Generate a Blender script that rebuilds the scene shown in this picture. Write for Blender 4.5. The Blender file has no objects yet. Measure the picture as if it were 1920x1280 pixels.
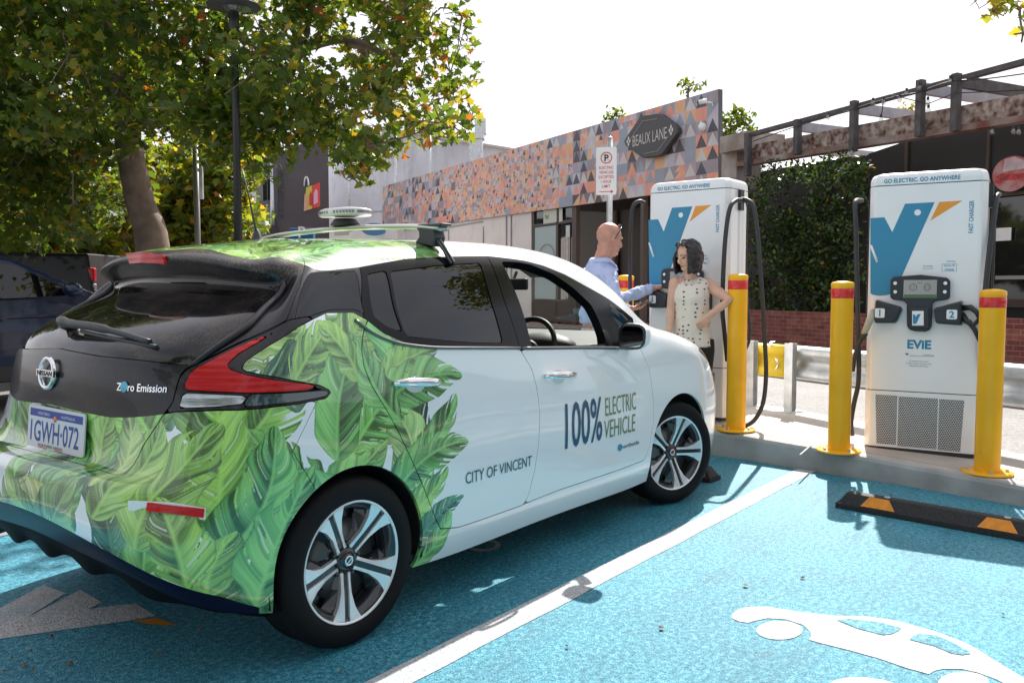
import bpy, bmesh, math, random
import numpy as np
from mathutils import Vector, Matrix
R = math.radians
random.seed(7); np.random.seed(7)
SC = bpy.context.scene; COL = SC.collection
# ---------------------------------------------------------------- camera, sky, sun, exposure
CAMP = (-2.1066, -3.2528, 1.3465); YAW = .65823; PITCH = .06257; FPX = 1590.2
cd = bpy.data.cameras.new('camera'); cam = bpy.data.objects.new('camera', cd); COL.objects.link(cam)
cd.sensor_width = 36.0; cd.lens = 36.0*FPX/1920; cd.clip_start = .05; cd.clip_end = 600
cam.location = CAMP; cam.rotation_euler = (math.pi/2-PITCH, 0, YAW-math.pi/2); SC.camera = cam
SUN_AZ = R(17.5); SUN_EL = R(46)         # azimuth counted from +X
w = bpy.data.worlds.new('World'); SC.world = w; w.use_nodes = True
nt = w.node_tree; sky = nt.nodes.new('ShaderNodeTexSky'); sky.sky_type = 'NISHITA'; sky.sun_disc = False
sky.sun_elevation = SUN_EL; sky.sun_rotation = math.pi/2-SUN_AZ; sky.air_density = 1.0; sky.dust_density = 2.5; sky.ozone_density = 1.0
bg = nt.nodes['Background']; bg.inputs[1].default_value = .08
cn = nt.nodes.new('ShaderNodeTexNoise'); cn.inputs['Scale'].default_value = 1.6; cn.inputs['Detail'].default_value = 7; cn.inputs['Roughness'].default_value = .6   # thin bright cloud veil over the sky
wtc = nt.nodes.new('ShaderNodeTexCoord'); wmp = nt.nodes.new('ShaderNodeMapping'); wmp.inputs['Scale'].default_value = (1, 1, 3); nt.links.new(wtc.outputs['Generated'], wmp.inputs[0]); nt.links.new(wmp.outputs[0], cn.inputs['Vector'])
cr_ = nt.nodes.new('ShaderNodeMapRange'); cr_.inputs[1].default_value = .3; cr_.inputs[2].default_value = .65; cr_.inputs[3].default_value = .35; cr_.inputs[4].default_value = .95; nt.links.new(cn.outputs['Fac'], cr_.inputs[0])
wmx = nt.nodes.new('ShaderNodeMix'); wmx.data_type = 'RGBA'; nt.links.new(cr_.outputs[0], wmx.inputs[0]); nt.links.new(sky.outputs[0], wmx.inputs[6]); 
wn = nt.nodes.new('ShaderNodeVectorMath'); wn.operation = 'DOT_PRODUCT'; nt.links.new(wtc.outputs['Generated'], wn.inputs[0]); wn.inputs[1].default_value = (math.cos(SUN_AZ), math.sin(SUN_AZ), .25)   # the veil is raised behind the viewer as added fill for shaded sides
wr = nt.nodes.new('ShaderNodeMapRange'); wr.inputs[1].default_value = -.5; wr.inputs[2].default_value = .7; wr.inputs[3].default_value = 6.4; wr.inputs[4].default_value = 5.9; nt.links.new(wn.outputs['Value'], wr.inputs[0])
wc = nt.nodes.new('ShaderNodeVectorMath'); wc.operation = 'SCALE'; wc.inputs[0].default_value = (1, .975, 1.0); nt.links.new(wr.outputs[0], wc.inputs['Scale']); nt.links.new(wc.outputs[0], wmx.inputs[7])
nt.links.new(wmx.outputs[2], bg.inputs[0])
sl = bpy.data.lights.new('sun', 'SUN'); sl.energy = 3.7; sl.angle = R(.53); sl.color = (1, .955, .88)
so = bpy.data.objects.new('sun', sl); COL.objects.link(so)
so.rotation_euler = Vector((math.cos(SUN_AZ)*math.cos(SUN_EL), math.sin(SUN_AZ)*math.cos(SUN_EL), math.sin(SUN_EL))).to_track_quat('Z', 'Y').to_euler()
SC.view_settings.view_transform = 'Standard'; SC.view_settings.look = 'None'; SC.view_settings.gamma = 1
SC.view_settings.exposure = 1.25
SC.render.engine = 'CYCLES'
# ---------------------------------------------------------------- helpers
_cf = np.array([math.cos(YAW)*math.cos(PITCH), math.sin(YAW)*math.cos(PITCH), -math.sin(PITCH)])
_cr = np.array([math.sin(YAW), -math.cos(YAW), 0]); _cu = np.cross(_cr, _cf)
def at(px, py, d):
    """world point seen at pixel (1920x1280 frame) at depth d metres"""
    return np.array(CAMP)+d*(_cf+(px-960)/FPX*_cr-(py-640)/FPX*_cu)
def onz(px, py, z=0.):
    v = at(px, py, 1)-np.array(CAMP); return np.array(CAMP)+v*(z-CAMP[2])/v[2]
FN = np.array([math.sin(R(64.8)), -math.cos(R(64.8)), 0]); FD = np.array([math.cos(R(64.8)), math.sin(R(64.8)), 0]); FO = np.array([18.48, 6.02, 0])
def onf(px, py, off=0.):
    """world point on the street facade plane (moved off metres towards the viewer)"""
    v = at(px, py, 1)-np.array(CAMP); t = ((FO-np.array(CAMP))@FN-off)/(v@FN); return np.array(CAMP)+v*t
def tag(o, label=None, cat=None, group=None, kind=None):
    for k, v in (('label', label), ('category', cat), ('group', group), ('kind', kind)):
        if v: o[k] = v
    return o
def empty(name, loc=(0, 0, 0), rz=0, label=None, cat=None, group=None):
    o = bpy.data.objects.new(name, None); COL.objects.link(o); o.location = loc; o.rotation_euler = (0, 0, rz); o.empty_display_size = .1
    return tag(o, label, cat, group)
def mesh_ob(name, V, F, mats, parent=None, smooth=False, mi=None, bevel=0, uv=None, normals=None):
    me = bpy.data.meshes.new(name); me.from_pydata([tuple(map(float, v)) for v in V], [], [list(map(int, f)) for f in F]); 
    for m in (mats if isinstance(mats, (list, tuple)) else [mats]): me.materials.append(m)
    if mi is not None: me.polygons.foreach_set('material_index', np.array(mi, dtype=np.int32))
    if smooth: me.polygons.foreach_set('use_smooth', [True]*len(me.polygons))
    if uv is not None:
        l = me.uv_layers.new(name='uv'); idx = np.zeros(len(me.loops), np.int32); me.loops.foreach_get('vertex_index', idx)
        l.data.foreach_set('uv', np.asarray(uv, np.float32)[idx].ravel())
    me.update()
    if normals is not None:
        me.normals_split_custom_set_from_vertices([tuple(map(float, n)) for n in normals])
    o = bpy.data.objects.new(name, me); COL.objects.link(o)
    if parent: o.parent = parent
    if bevel: 
        b = o.modifiers.new('b', 'BEVEL'); b.width = bevel; b.segments = 2; b.limit_method = 'ANGLE'; b.angle_limit = R(35); b.harden_normals = False
    return o
def frame(d):
    d = Vector(d).normalized(); a = Vector((0, 0, 1)) if abs(d.z) < .95 else Vector((1, 0, 0)); u = d.cross(a).normalized(); return u, d.cross(u).normalized()
class MB:
    def __init__(s): s.V = []; s.F = []; s.M = []; s.S = []
    def add(s, V, F, m=0, sm=False):
        o = len(s.V); s.V += [tuple(v) for v in V]; s.F += [[i+o for i in f] for f in F]; s.M += [m]*len(F); s.S += [sm]*len(F); return s
    def box(s, c, d, m=0, rz=0, rot=None):
        hx, hy, hz = d[0]/2, d[1]/2, d[2]/2; M = rot if rot is not None else Matrix.Rotation(rz, 3, 'Z'); c = Vector(c)
        V = [c+M@Vector((x*hx, y*hy, z*hz)) for x in (-1, 1) for y in (-1, 1) for z in (-1, 1)]
        return s.add(V, [(0, 1, 3, 2), (4, 6, 7, 5), (0, 4, 5, 1), (2, 3, 7, 6), (0, 2, 6, 4), (1, 5, 7, 3)], m)
    def bar(s, a, b, w, h, m=0):
        """box beam from a to b, width w (horizontal) height h"""
        a, b = Vector(a), Vector(b); d = (b-a); L = d.length; d.normalize(); up = Vector((0, 0, 1)) if abs(d.z) < .98 else Vector((1, 0, 0)); sd = d.cross(up).normalized(); up = sd.cross(d)
        return s.box((a+b)/2, (L, w, h), m, rot=Matrix((d, sd, up)).transposed())
    def tube(s, P, r, n=8, m=0, cap=True):
        P = [Vector(p) for p in P]; r = r if hasattr(r, '__len__') else [r]*len(P); V = []; u = None
        for i, p in enumerate(P):
            d = (P[min(i+1, len(P)-1)]-P[max(i-1, 0)]).normalized()
            if u is None: u, v = frame(d)
            else: u = (u-d*u.dot(d)); u = u.normalized() if u.length > 1e-5 else frame(d)[0]
            v = d.cross(u)
            for k in range(n): a = 2*math.pi*k/n; V.append(p+(u*math.cos(a)+v*math.sin(a))*r[i])
        F = [(i*n+k, i*n+(k+1) % n, (i+1)*n+(k+1) % n, (i+1)*n+k) for i in range(len(P)-1) for k in range(n)]
        s.add(V, F, m, True)
        if cap:
            o = len(s.V)-len(V); s.F += [[o+k for k in range(n)][::-1], [o+(len(P)-1)*n+k for k in range(n)]]; s.M += [m, m]; s.S += [False]*2
        return s
    def prism(s, poly, M, h, m=0, sm=False):
        """2D poly extruded by h along local z, placed by 4x4 M"""
        n = len(poly); V = [M@Vector((x, y, 0)) for x, y in poly]+[M@Vector((x, y, h)) for x, y in poly]
        s.add(V, [tuple(range(n))[::-1], tuple(range(n, 2*n))], m)
        o = len(s.V)-2*n; s.F += [[o+i, o+(i+1) % n, o+n+(i+1) % n, o+n+i] for i in range(n)]; s.M += [m]*n; s.S += [sm]*n; return s
    def lathe(s, prof, M=Matrix(), n=32, m=0, sm=True):
        """profile [(r, z)...] turned about local z"""
        V = []; 
        for r_, z in prof:
            for k in range(n): a = 2*math.pi*k/n; V.append(M@Vector((r_*math.cos(a), r_*math.sin(a), z)))
        F = [(i*n+k, i*n+(k+1) % n, (i+1)*n+(k+1) % n, (i+1)*n+k) for i in range(len(prof)-1) for k in range(n)]
        return s.add(V, F, m, sm)
    def ell(s, c, r, M=None, m=0, n=16):
        V = []; F = []; h = n//2; M = M or Matrix.Identity(3); c = Vector(c)
        for i in range(h+1):
            t = math.pi*i/h
            for k in range(n): a = 2*math.pi*k/n; V.append(c+M@Vector((r[0]*math.sin(t)*math.cos(a), r[1]*math.sin(t)*math.sin(a), r[2]*math.cos(t))))
        for i in range(h):
            for k in range(n):
                f = (i*n+k, (i+1)*n+k, (i+1)*n+(k+1) % n, i*n+(k+1) % n); F.append(f)
        return s.add(V, F, m, True)
    def build(s, name, mats, parent=None, bevel=0, smooth=None):
        me = bpy.data.meshes.new(name); me.from_pydata([tuple(map(float, v)) for v in s.V], [], s.F)
        for x in (mats if isinstance(mats, (list, tuple)) else [mats]): me.materials.append(x)
        me.polygons.foreach_set('material_index', np.array(s.M, np.int32)); me.polygons.foreach_set('use_smooth', s.S if smooth is None else [smooth]*len(s.F)); me.update()
        o = bpy.data.objects.new(name, me); COL.objects.link(o)
        if parent: o.parent = parent
        if bevel: b = o.modifiers.new('b', 'BEVEL'); b.width = bevel; b.segments = 2; b.limit_method = 'ANGLE'; b.angle_limit = R(40)
        return o
def T(x, y, z): return Matrix.Translation((x, y, z))
def basis(o, x, y):
    """4x4 with local x, y given"""
    x = Vector(x).normalized(); y = Vector(y); y = (y-x*y.dot(x)).normalized(); z = x.cross(y); M = Matrix((x, y, z)).transposed().to_4x4(); M.translation = Vector(o); return M
def rrect(w, h, r, n=4):
    P = []
    for cx, cy, a0 in ((w/2-r, h/2-r, 0), (-w/2+r, h/2-r, 90), (-w/2+r, -h/2+r, 180), (w/2-r, -h/2+r, 270)):
        for k in range(n+1): a = R(a0+90*k/n); P.append((cx+r*math.cos(a), cy+r*math.sin(a)))
    return P
def smooth_path(P, n=6):
    """Catmull-Rom through points"""
    P = [np.array(p, float) for p in P]; Q = [2*P[0]-P[1]]+P+[2*P[-1]-P[-2]]; out = []
    for i in range(1, len(Q)-2):
        for k in range(n):
            t = k/n; a, b, c, d = Q[i-1], Q[i], Q[i+1], Q[i+2]
            out.append(.5*((2*b)+(-a+c)*t+(2*a-5*b+4*c-d)*t*t+(-a+3*b-3*c+d)*t**3))
    return out+[P[-1]]
_fc = {}
def text_mesh(s, size=1., bold=0., sx=1., extrude=0.):
    """text -> (verts Nx3, faces, width), lower-left at origin"""
    k = (s, bold, extrude)
    if k not in _fc:
        c = bpy.data.curves.new('t', 'FONT'); c.body = s; c.size = 1; c.offset = bold; c.extrude = extrude; c.resolution_u = 3
        o = bpy.data.objects.new('t', c); COL.objects.link(o); dg = bpy.context.evaluated_depsgraph_get(); dg.update()
        me = bpy.data.meshes.new_from_object(o.evaluated_get(dg)); bmt = bmesh.new(); bmt.from_mesh(me)
        for k_ in range(1, 7): bmesh.ops.bisect_plane(bmt, geom=bmt.verts[:]+bmt.edges[:]+bmt.faces[:], plane_co=(0, k_*.115, 0), plane_no=(0, 1, 0))
        bmt.to_mesh(me); bmt.free(); V = np.array([tuple(v.co) for v in me.vertices]).reshape(-1, 3); F = [list(p.vertices) for p in me.polygons]
        bpy.data.objects.remove(o); bpy.data.curves.remove(c); bpy.data.meshes.remove(me)
        V[:, 0] -= V[:, 0].min(); _fc[k] = (V, F)
    V, F = _fc[k]; V = V.copy(); V[:, 0] *= size*sx; V[:, 1] *= size; return V, F, V[:, 0].max()
def put_text(mb, s, M, width=None, height=.1, bold=0.0, m=0, center=False, fn=None):
    """letters of cap height `height` laid in the local xy plane of M (or through fn(x, y)); width squeezes them"""
    V, F, w = text_mesh(s, height/.7, bold); sx = (width/w) if width else 1; V[:, 0] *= sx
    if center: V[:, 0] -= w*sx/2
    VV = [fn(x, y) for x, y, z in V] if fn else [M@Vector((x, y, 0)) for x, y, z in V]
    mb.add(VV, F, m)
# ---------------------------------------------------------------- materials
def new_mat(name):
    m = bpy.data.materials.new(name); m.use_nodes = True; return m, m.node_tree, m.node_tree.nodes['Principled BSDF']
def mat(name, col, rough=.5, metal=0, coat=0, spec=.5, var=0, vscale=5, bump=0, bscale=40, trans=0, emit=None, col2=None, detail=6, rvar=0, alpha=1):
    m, nt, b = new_mat(name); L = nt.links
    b.inputs['Base Color'].default_value = (*col, 1); b.inputs['Roughness'].default_value = rough; b.inputs['Metallic'].default_value = metal
    b.inputs['Coat Weight'].default_value = coat; b.inputs['Coat Roughness'].default_value = .04; b.inputs['Specular IOR Level'].default_value = spec; b.inputs['Transmission Weight'].default_value = trans; b.inputs['Alpha'].default_value = alpha
    if emit: b.inputs['Emission Color'].default_value = (*emit[0], 1); b.inputs['Emission Strength'].default_value = emit[1]
    tc = nt.nodes.new('ShaderNodeTexCoord')
    if var or col2:
        n = nt.nodes.new('ShaderNodeTexNoise'); n.inputs['Scale'].default_value = vscale; n.inputs['Detail'].default_value = detail; L.new(tc.outputs['Object'], n.inputs['Vector'])
        r = nt.nodes.new('ShaderNodeValToRGB'); c2 = col2 or tuple(min(1, c*(1+var)) for c in col); c1 = col if col2 else tuple(c*(1-var) for c in col)
        r.color_ramp.elements[0].position = .35; r.color_ramp.elements[1].position = .65; r.color_ramp.elements[0].color = (*c1, 1); r.color_ramp.elements[1].color = (*c2, 1)
        L.new(n.outputs['Fac'], r.inputs[0]); L.new(r.outputs[0], b.inputs['Base Color'])
    if rvar:
        n3 = nt.nodes.new('ShaderNodeTexNoise'); n3.inputs['Scale'].default_value = vscale*2; n3.inputs['Detail'].default_value = 5; L.new(tc.outputs['Object'], n3.inputs['Vector'])
        mr = nt.nodes.new('ShaderNodeMapRange'); mr.inputs[3].default_value = max(0, rough-rvar); mr.inputs[4].default_value = rough+rvar; L.new(n3.outputs['Fac'], mr.inputs[0]); L.new(mr.outputs[0], b.inputs['Roughness'])
    if bump:
        n2 = nt.nodes.new('ShaderNodeTexNoise'); n2.inputs['Scale'].default_value = bscale; n2.inputs['Detail'].default_value = 4; L.new(tc.outputs['Object'], n2.inputs['Vector'])
        bp = nt.nodes.new('ShaderNodeBump'); bp.inputs['Strength'].default_value = bump; bp.inputs['Distance'].default_value = .01; L.new(n2.outputs['Fac'], bp.inputs['Height']); L.new(bp.outputs[0], b.inputs['Normal'])
    return m
def scuff(m, col=(.12, .10, .08), amt=.5, sc=9, lo=.62, hi=.70, stretch=(1, 1, .35)):
    nt = m.node_tree; b = nt.nodes['Principled BSDF']; N = nt.nodes.new; L = nt.links; tc = N('ShaderNodeTexCoord'); mp = N('ShaderNodeMapping'); mp.inputs['Scale'].default_value = stretch; n = N('ShaderNodeTexNoise'); n.inputs['Scale'].default_value = sc; n.inputs['Detail'].default_value = 9; n.inputs['Roughness'].default_value = .72; L.new(tc.outputs['Object'], mp.inputs[0]); L.new(mp.outputs[0], n.inputs['Vector'])
    r = N('ShaderNodeMapRange'); r.inputs[1].default_value = lo; r.inputs[2].default_value = hi; r.inputs[4].default_value = amt; L.new(n.outputs['Fac'], r.inputs[0]); mx = N('ShaderNodeMix'); mx.data_type = 'RGBA'; L.new(r.outputs[0], mx.inputs[0]); mx.inputs[7].default_value = (*col, 1)
    src = b.inputs['Base Color'].links[0].from_socket if b.inputs['Base Color'].links else None
    if src: L.new(src, mx.inputs[6])
    else: mx.inputs[6].default_value = b.inputs['Base Color'].default_value
    L.new(mx.outputs[2], b.inputs['Base Color']); return m
M_white = mat('white_paint', (.80, .81, .82), .35, coat=.3, var=.02, vscale=2)
M_black = mat('black_rubber', (.018, .018, .019), .55, bump=.1)
M_dark = mat('dark_plastic', (.028, .03, .033), .42, bump=.08, bscale=200)
M_chrome = mat('chrome', (.8, .8, .82), .08, 1)
M_galv = mat('galvanised_steel', (.55, .57, .58), .38, .75, var=.15, vscale=9, rvar=.12)
M_blueprint = mat('teal_print', (.014, .24, .42), .35, coat=.3)
M_orangeprint = mat('orange_print', (.85, .33, .03), .35, coat=.3)
M_ink = mat('dark_ink', (.02, .02, .02), .5)
# ---------------------------------------------------------------- ground
def speckle_mat(name, base, dark, light, scale=160, bump=.5, stain=None, rough=.75, worn=None, marks=0):
    m, nt, b = new_mat(name); L = nt.links; tc = nt.nodes.new('ShaderNodeTexCoord'); N = nt.nodes.new
    b.inputs['Roughness'].default_value = rough
    def noise(sc, det, ro=.6):
        n = N('ShaderNodeTexNoise'); n.inputs['Scale'].default_value = sc; n.inputs['Detail'].default_value = det; n.inputs['Roughness'].default_value = ro; L.new(tc.outputs['Object'], n.inputs['Vector']); return n.outputs['Fac']
    def math_(op, a, c=None):
        n = N('ShaderNodeMath'); n.operation = op
        for i, x in enumerate((a, c)):
            if x is None: continue
            if isinstance(x, (int, float)): n.inputs[i].default_value = x
            else: L.new(x, n.inputs[i])
        return n.outputs[0]
    def mix(f, a, c, mode='MIX'):
        n = N('ShaderNodeMix'); n.data_type = 'RGBA'; n.blend_type = mode
        for i, x in ((0, f), (6, a), (7, c)):
            if isinstance(x, (int, float)): n.inputs[i].default_value = x
            elif isinstance(x, tuple): n.inputs[i].default_value = (*x, 1)
            else: L.new(x, n.inputs[i])
        return n.outputs[2]
    def ramp(f, stops):
        r = N('ShaderNodeValToRGB'); e = r.color_ramp.elements; e[0].position, e[0].color = stops[0][0], (*stops[0][1], 1); e[1].position, e[1].color = stops[-1][0], (*stops[-1][1], 1)
        for p_, c in stops[1:-1]: x = e.new(p_); x.color = (*c, 1)
        L.new(f, r.inputs[0]); return r.outputs[0]
    v = N('ShaderNodeTexVoronoi'); v.inputs['Scale'].default_value = scale; L.new(tc.outputs['Object'], v.inputs['Vector'])
    v2 = N('ShaderNodeTexVoronoi'); v2.inputs['Scale'].default_value = scale*.45; L.new(tc.outputs['Object'], v2.inputs['Vector'])
    g = math_('ADD', math_('MULTIPLY', noise(scale*1.2, 4, .75), .6), math_('MULTIPLY', noise(scale*.33, 4, .7), .4))
    out = ramp(g, [(.43, dark), (.485, base), (.515, base), (.575, light)])
    pit = ramp(v2.outputs['Distance'], [(.0, (.25, .25, .25)), (.20, (1, 1, 1))]); pm = ramp(noise(scale*.2, 2), [(.5, (0, 0, 0)), (.58, (1, 1, 1))])
    out = mix(pm, out, mix(1., out, pit, 'MULTIPLY'))
    out = mix(1., out, ramp(noise(.9, 8, .62), [(.3, (.68, .72, .75)), (.62, (1.06, 1.05, 1.04))]), 'MULTIPLY')
    scf = ramp(noise(5., 9, .75), [(.54, (0, 0, 0)), (.70, (1, 1, 1))]); out = mix(math_('MULTIPLY', scf, .45), out, dark)
    if stain: out = mix(ramp(noise(22, 3), [(.70, (0, 0, 0)), (.76, (1, 1, 1))]), out, stain)
    if marks:   # faint tyre and scrape marks running along the bays
        mp = N('ShaderNodeMapping'); mp.inputs['Scale'].default_value = (.45, 5., 1); mp.inputs['Rotation'].default_value = (0, 0, .09); L.new(tc.outputs['Object'], mp.inputs[0]); n_ = N('ShaderNodeTexNoise'); n_.inputs['Scale'].default_value = 1.1; n_.inputs['Detail'].default_value = 7; n_.inputs['Roughness'].default_value = .65; L.new(mp.outputs[0], n_.inputs['Vector'])
        out = mix(math_('MULTIPLY', ramp(n_.outputs['Fac'], [(.54, (0, 0, 0)), (.66, (1, 1, 1))]), marks), out, dark)
    if worn: out = mix(ramp(math_('ADD', math_('MULTIPLY', noise(scale*1.3, 3, .8), .62), math_('MULTIPLY', noise(3.5, 5, .7), .38)), [(.50, (0, 0, 0)), (.57, (1, 1, 1))]), out, worn)
    L.new(out, b.inputs['Base Color'])
    h = math_('SUBTRACT', math_('ADD', noise(scale*1.5, 3, .8), math_('MULTIPLY', noise(scale*.5, 3), .5)), math_('MULTIPLY', v.outputs['Distance'], .6))
    bp = N('ShaderNodeBump'); bp.inputs['Strength'].default_value = bump; bp.inputs['Distance'].default_value = .004; L.new(h, bp.inputs['Height']); L.new(bp.outputs[0], b.inputs['Normal'])
    return m
M_asph = speckle_mat('asphalt', (.19, .18, .18), (.10, .095, .095), (.32, .30, .29), 110, .5)
M_blue = speckle_mat('blue_bay_coating', (.014, .275, .40), (.004, .08, .13), (.22, .51, .59), 130, 1.0, stain=(.014, .22, .32), rough=.48, marks=.30)
M_line = speckle_mat('white_line_paint', (.62, .59, .60), (.30, .31, .33), (.70, .67, .67), 110, 1.0, worn=(.30, .40, .45))
M_conc = mat('concrete_paving', (.50, .46, .42), .85, var=.12, vscale=3, bump=.25, bscale=120)
M_kerb = mat('kerb_concrete', (.36, .37, .36), .85, var=.18, vscale=4, bump=.3, bscale=90)
def sheet(name, P, z, m, kind='structure'):
    o = mesh_ob(name, [(p[0], p[1], z) for p in P], [list(range(len(P)))], m); return tag(o, kind=kind)
sheet('ground', [(-60, -70), (110, -70), (110, 110), (-60, 110)], -.012, M_asph)
sheet('bay_paint', [(-6, -9), (3.4, -9), (4.1, -1.5), (4.42, .5), (4.6, 1.85), (-6, 1.85)], 0, M_blue)
def gpoly(px): return [onz(x, y, 0)[:2] for x, y in px]
mb = MB()
def flat(pts, z=.0025, m=0): mb.add([(p[0], p[1], z) for p in pts], [list(range(len(pts)))], m)
def strip(x0, y0, x1, y1, w, z=.0025): 
    n = 60; rg = random.Random(3); dx, dy = x1-x0, y1-y0; L = math.hypot(dx, dy); nx, ny = -dy/L*w/2, dx/L*w/2; V = []
    for i in range(n+1):
        t = i/n; e1, e2 = 1+rg.uniform(-.05, .05), 1+rg.uniform(-.05, .05); V += [(x0+dx*t+nx*e1, y0+dy*t+ny*e1, z), (x0+dx*t-nx*e2, y0+dy*t-ny*e2, z)]
    mb.add(V, [(2*i, 2*i+2, 2*i+3, 2*i+1) for i in range(n)])
strip(-6, -1.215, 4.16, -1.175, .135); mb.build('bay_line', M_line)['kind'] = 'structure'
mb = MB(); strip(-6, 1.79, 4.5, 1.79, .13); mb.build('bay_line', M_line)['kind'] = 'structure'
mb = MB(); strip(-6, -4.15, 3.8, -4.15, .135); mb.build('bay_line', M_line)['kind'] = 'structure'
Z6 = lambda x, y: (1300+x/3.097, 1080+y/3.097)
ev = [(220, 240), (226, 222), (250, 200), (285, 185), (330, 178), (430, 178), (600, 205), (830, 232), (1000, 234), (1180, 260), (1290, 290), (1400, 320), (1560, 380), (1650, 425), (1710, 465), (1750, 490), (1850, 550), (1960, 615), (2050, 690), (2080, 760), (1980, 770), (1900, 720), (1850, 650), (1760, 600), (1650, 560), (1560, 540), (1450, 540), (1400, 550), (1370, 570), (1240, 535), (1080, 480), (900, 430), (760, 395), (670, 370), (685, 350), (680, 325), (640, 285), (540, 252), (430, 245), (350, 262), (320, 272), (270, 265), (235, 252)]
mb = MB(); flat(gpoly([Z6(*p) for p in ev]))
flat(gpoly([Z6(500+135*math.cos(a), 315+55*math.sin(a)+.0*a) for a in np.linspace(0, 2*math.pi, 25)[:-1]]))
flat(gpoly([Z6(1570+150*math.cos(a), 625+70*math.sin(a)) for a in np.linspace(0, 2*math.pi, 25)[:-1]]))
flat(gpoly([Z6(*p) for p in [(760, 640), (820, 605), (900, 588), (1000, 588), (1100, 602), (1180, 625), (1240, 680), (1150, 760), (900, 760), (760, 700)]]))
for hole in ([(830, 258), (900, 252), (1000, 262), (1100, 275), (1205, 305), (1195, 318), (1150, 340), (1100, 345), (960, 310)], [(1255, 372), (1280, 350), (1310, 340), (1400, 345), (1480, 375), (1600, 440), (1610, 455), (1560, 462), (1500, 452), (1400, 410)]):
    flat(gpoly([Z6(*p) for p in hole]), .005, 1)
mb.build('painted_car_symbol', [M_line, M_blue])['kind'] = 'structure'
mb = MB(); flat(gpoly([(-60, 1165), (0, 1140), (80.6, 1097), (124, 1112), (49, 1159), (150, 1106), (191, 1129), (165, 1142), (255, 1131), (291, 1155), (240, 1164), (0, 1198), (-60, 1205)]))
flat(gpoly([(249, 1165), (296, 1159), (334, 1174), (277, 1171)]), .0045, 1)
rim = gpoly([(905+34*math.cos(a), 1022+12*math.sin(a)) for a in np.linspace(0, 2*math.pi, 25)[:-1]]); inn = gpoly([(905+24*math.cos(a), 1022+7*math.sin(a)) for a in np.linspace(0, 2*math.pi, 25)[:-1]])
mb.add([(p[0], p[1], .0025) for p in rim]+[(p[0], p[1], .0025) for p in inn], [(i, (i+1) % 24, 24+(i+1) % 24, 24+i) for i in range(24)])
mb.build('painted_plug_symbol', [M_line, mat('orange_marking', (.55, .22, .02), .7, var=.2)])['kind'] = 'structure'
M_dry = mat('dry_leaf', (.16, .08, .035), .8)
rgd = random.Random(8)
for i, (x, y) in enumerate([(8, 1262), (22, 1238), (44, 1250), (58, 1224), (62, 1258), (96, 1195), (132, 1246), (375, 1183), (382, 1160), (1063, 1215), (1880, 1155), (1398, 1100), (640, 1262), (300, 1230), (1670, 930), (1505, 1085), (1240, 1180), (950, 1010)]):
    q_ = onz(x, y, 0); r_ = rgd.uniform(.008, .016); a0 = rgd.uniform(0, 6); n = 7; V = [(q_[0]+r_*(.6+.5*rgd.random())*math.cos(a0+k*.9), q_[1]+r_*.8*math.sin(a0+k*.9), .006+rgd.uniform(0, .008)) for k in range(n)]
    tag(mesh_ob('dry_leaf', [(q_[0], q_[1], .016)]+V, [(0, k+1, (k+1) % n+1) for k in range(n)], M_dry), 'small dry brown leaf scrap lying on the painted bay', 'leaf', 'leaf scraps on the blue bays')
# road beyond the island with its far footpath
M_pave = mat('footpath_paving', (.33, .27, .25), .85, col2=(.42, .36, .33), vscale=2, bump=.3)
KF = [(3.35, -9.2), (3.62, -5.2), (3.92, -2.6), (4.10, -1.75), (4.19, -1.18), (4.27, -.4), (4.36, .3), (4.50, 1.2), (4.8, 3), (5.3, 6), (6, 10)]   # kerb foot line
KB = [(3.9, -9.3), (4.35, -5.2), (5.03, -2.55), (5.42, -1.75), (5.66, -1.18), (5.93, -.4), (6.12, .3), (6.35, 1.2), (6.8, 3), (7.5, 6), (8.4, 10)]
def iz(y): return .13+max(0, min(.07, .035*(y+2.4)))
mb = MB(); V = []
for (x, y), (u, v) in zip(KF, KB):
    z = iz(y); V += [(x-.01, y, -.02), (x, y, z-.03), (x+.012, y, z-.008), (x+.04, y, z), (x+.16, y, z+.001), (u-.14, v, z+.001), (u-.02, v, z), (u, v, -.02)]
F = [(i*8+k, i*8+k+1, i*8+9+k, i*8+8+k) for i in range(len(KF)-1) for k in range(7)]
mb.add(V, F); mb.M = [0 if k in (0, 1, 2, 6) else (1 if k != 4 else 1) for i in range(len(KF)-1) for k in range(7)]
for i in range(len(KF)-1):   # thin grooves between slabs
    pass
is_ = mb.build('kerb_island', [M_kerb, M_conc]); is_['kind'] = 'structure'
mb = MB()
for (a, b) in ((onz(1500, 858, .15), onz(1560, 806, .15)), (onz(1440, 771, .18), onz(1352, 800, .18))):
    a, b = Vector(a), Vector(b); a.z = iz(a.y)+.0022; b.z = iz(b.y)+.0022; mb.bar(a, b, .012, .003)
for k in (.15, ):
    for i in range(len(KF)-1):
        a = Vector((KF[i][0]+k, KF[i][1], iz(KF[i][1])+.002)); b = Vector((KF[i+1][0]+k, KF[i+1][1], iz(KF[i+1][1])+.002)); mb.bar(a, b, .006, .003)
mb.build('slab_joint', M_kerb)['kind'] = 'structure'
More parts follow.
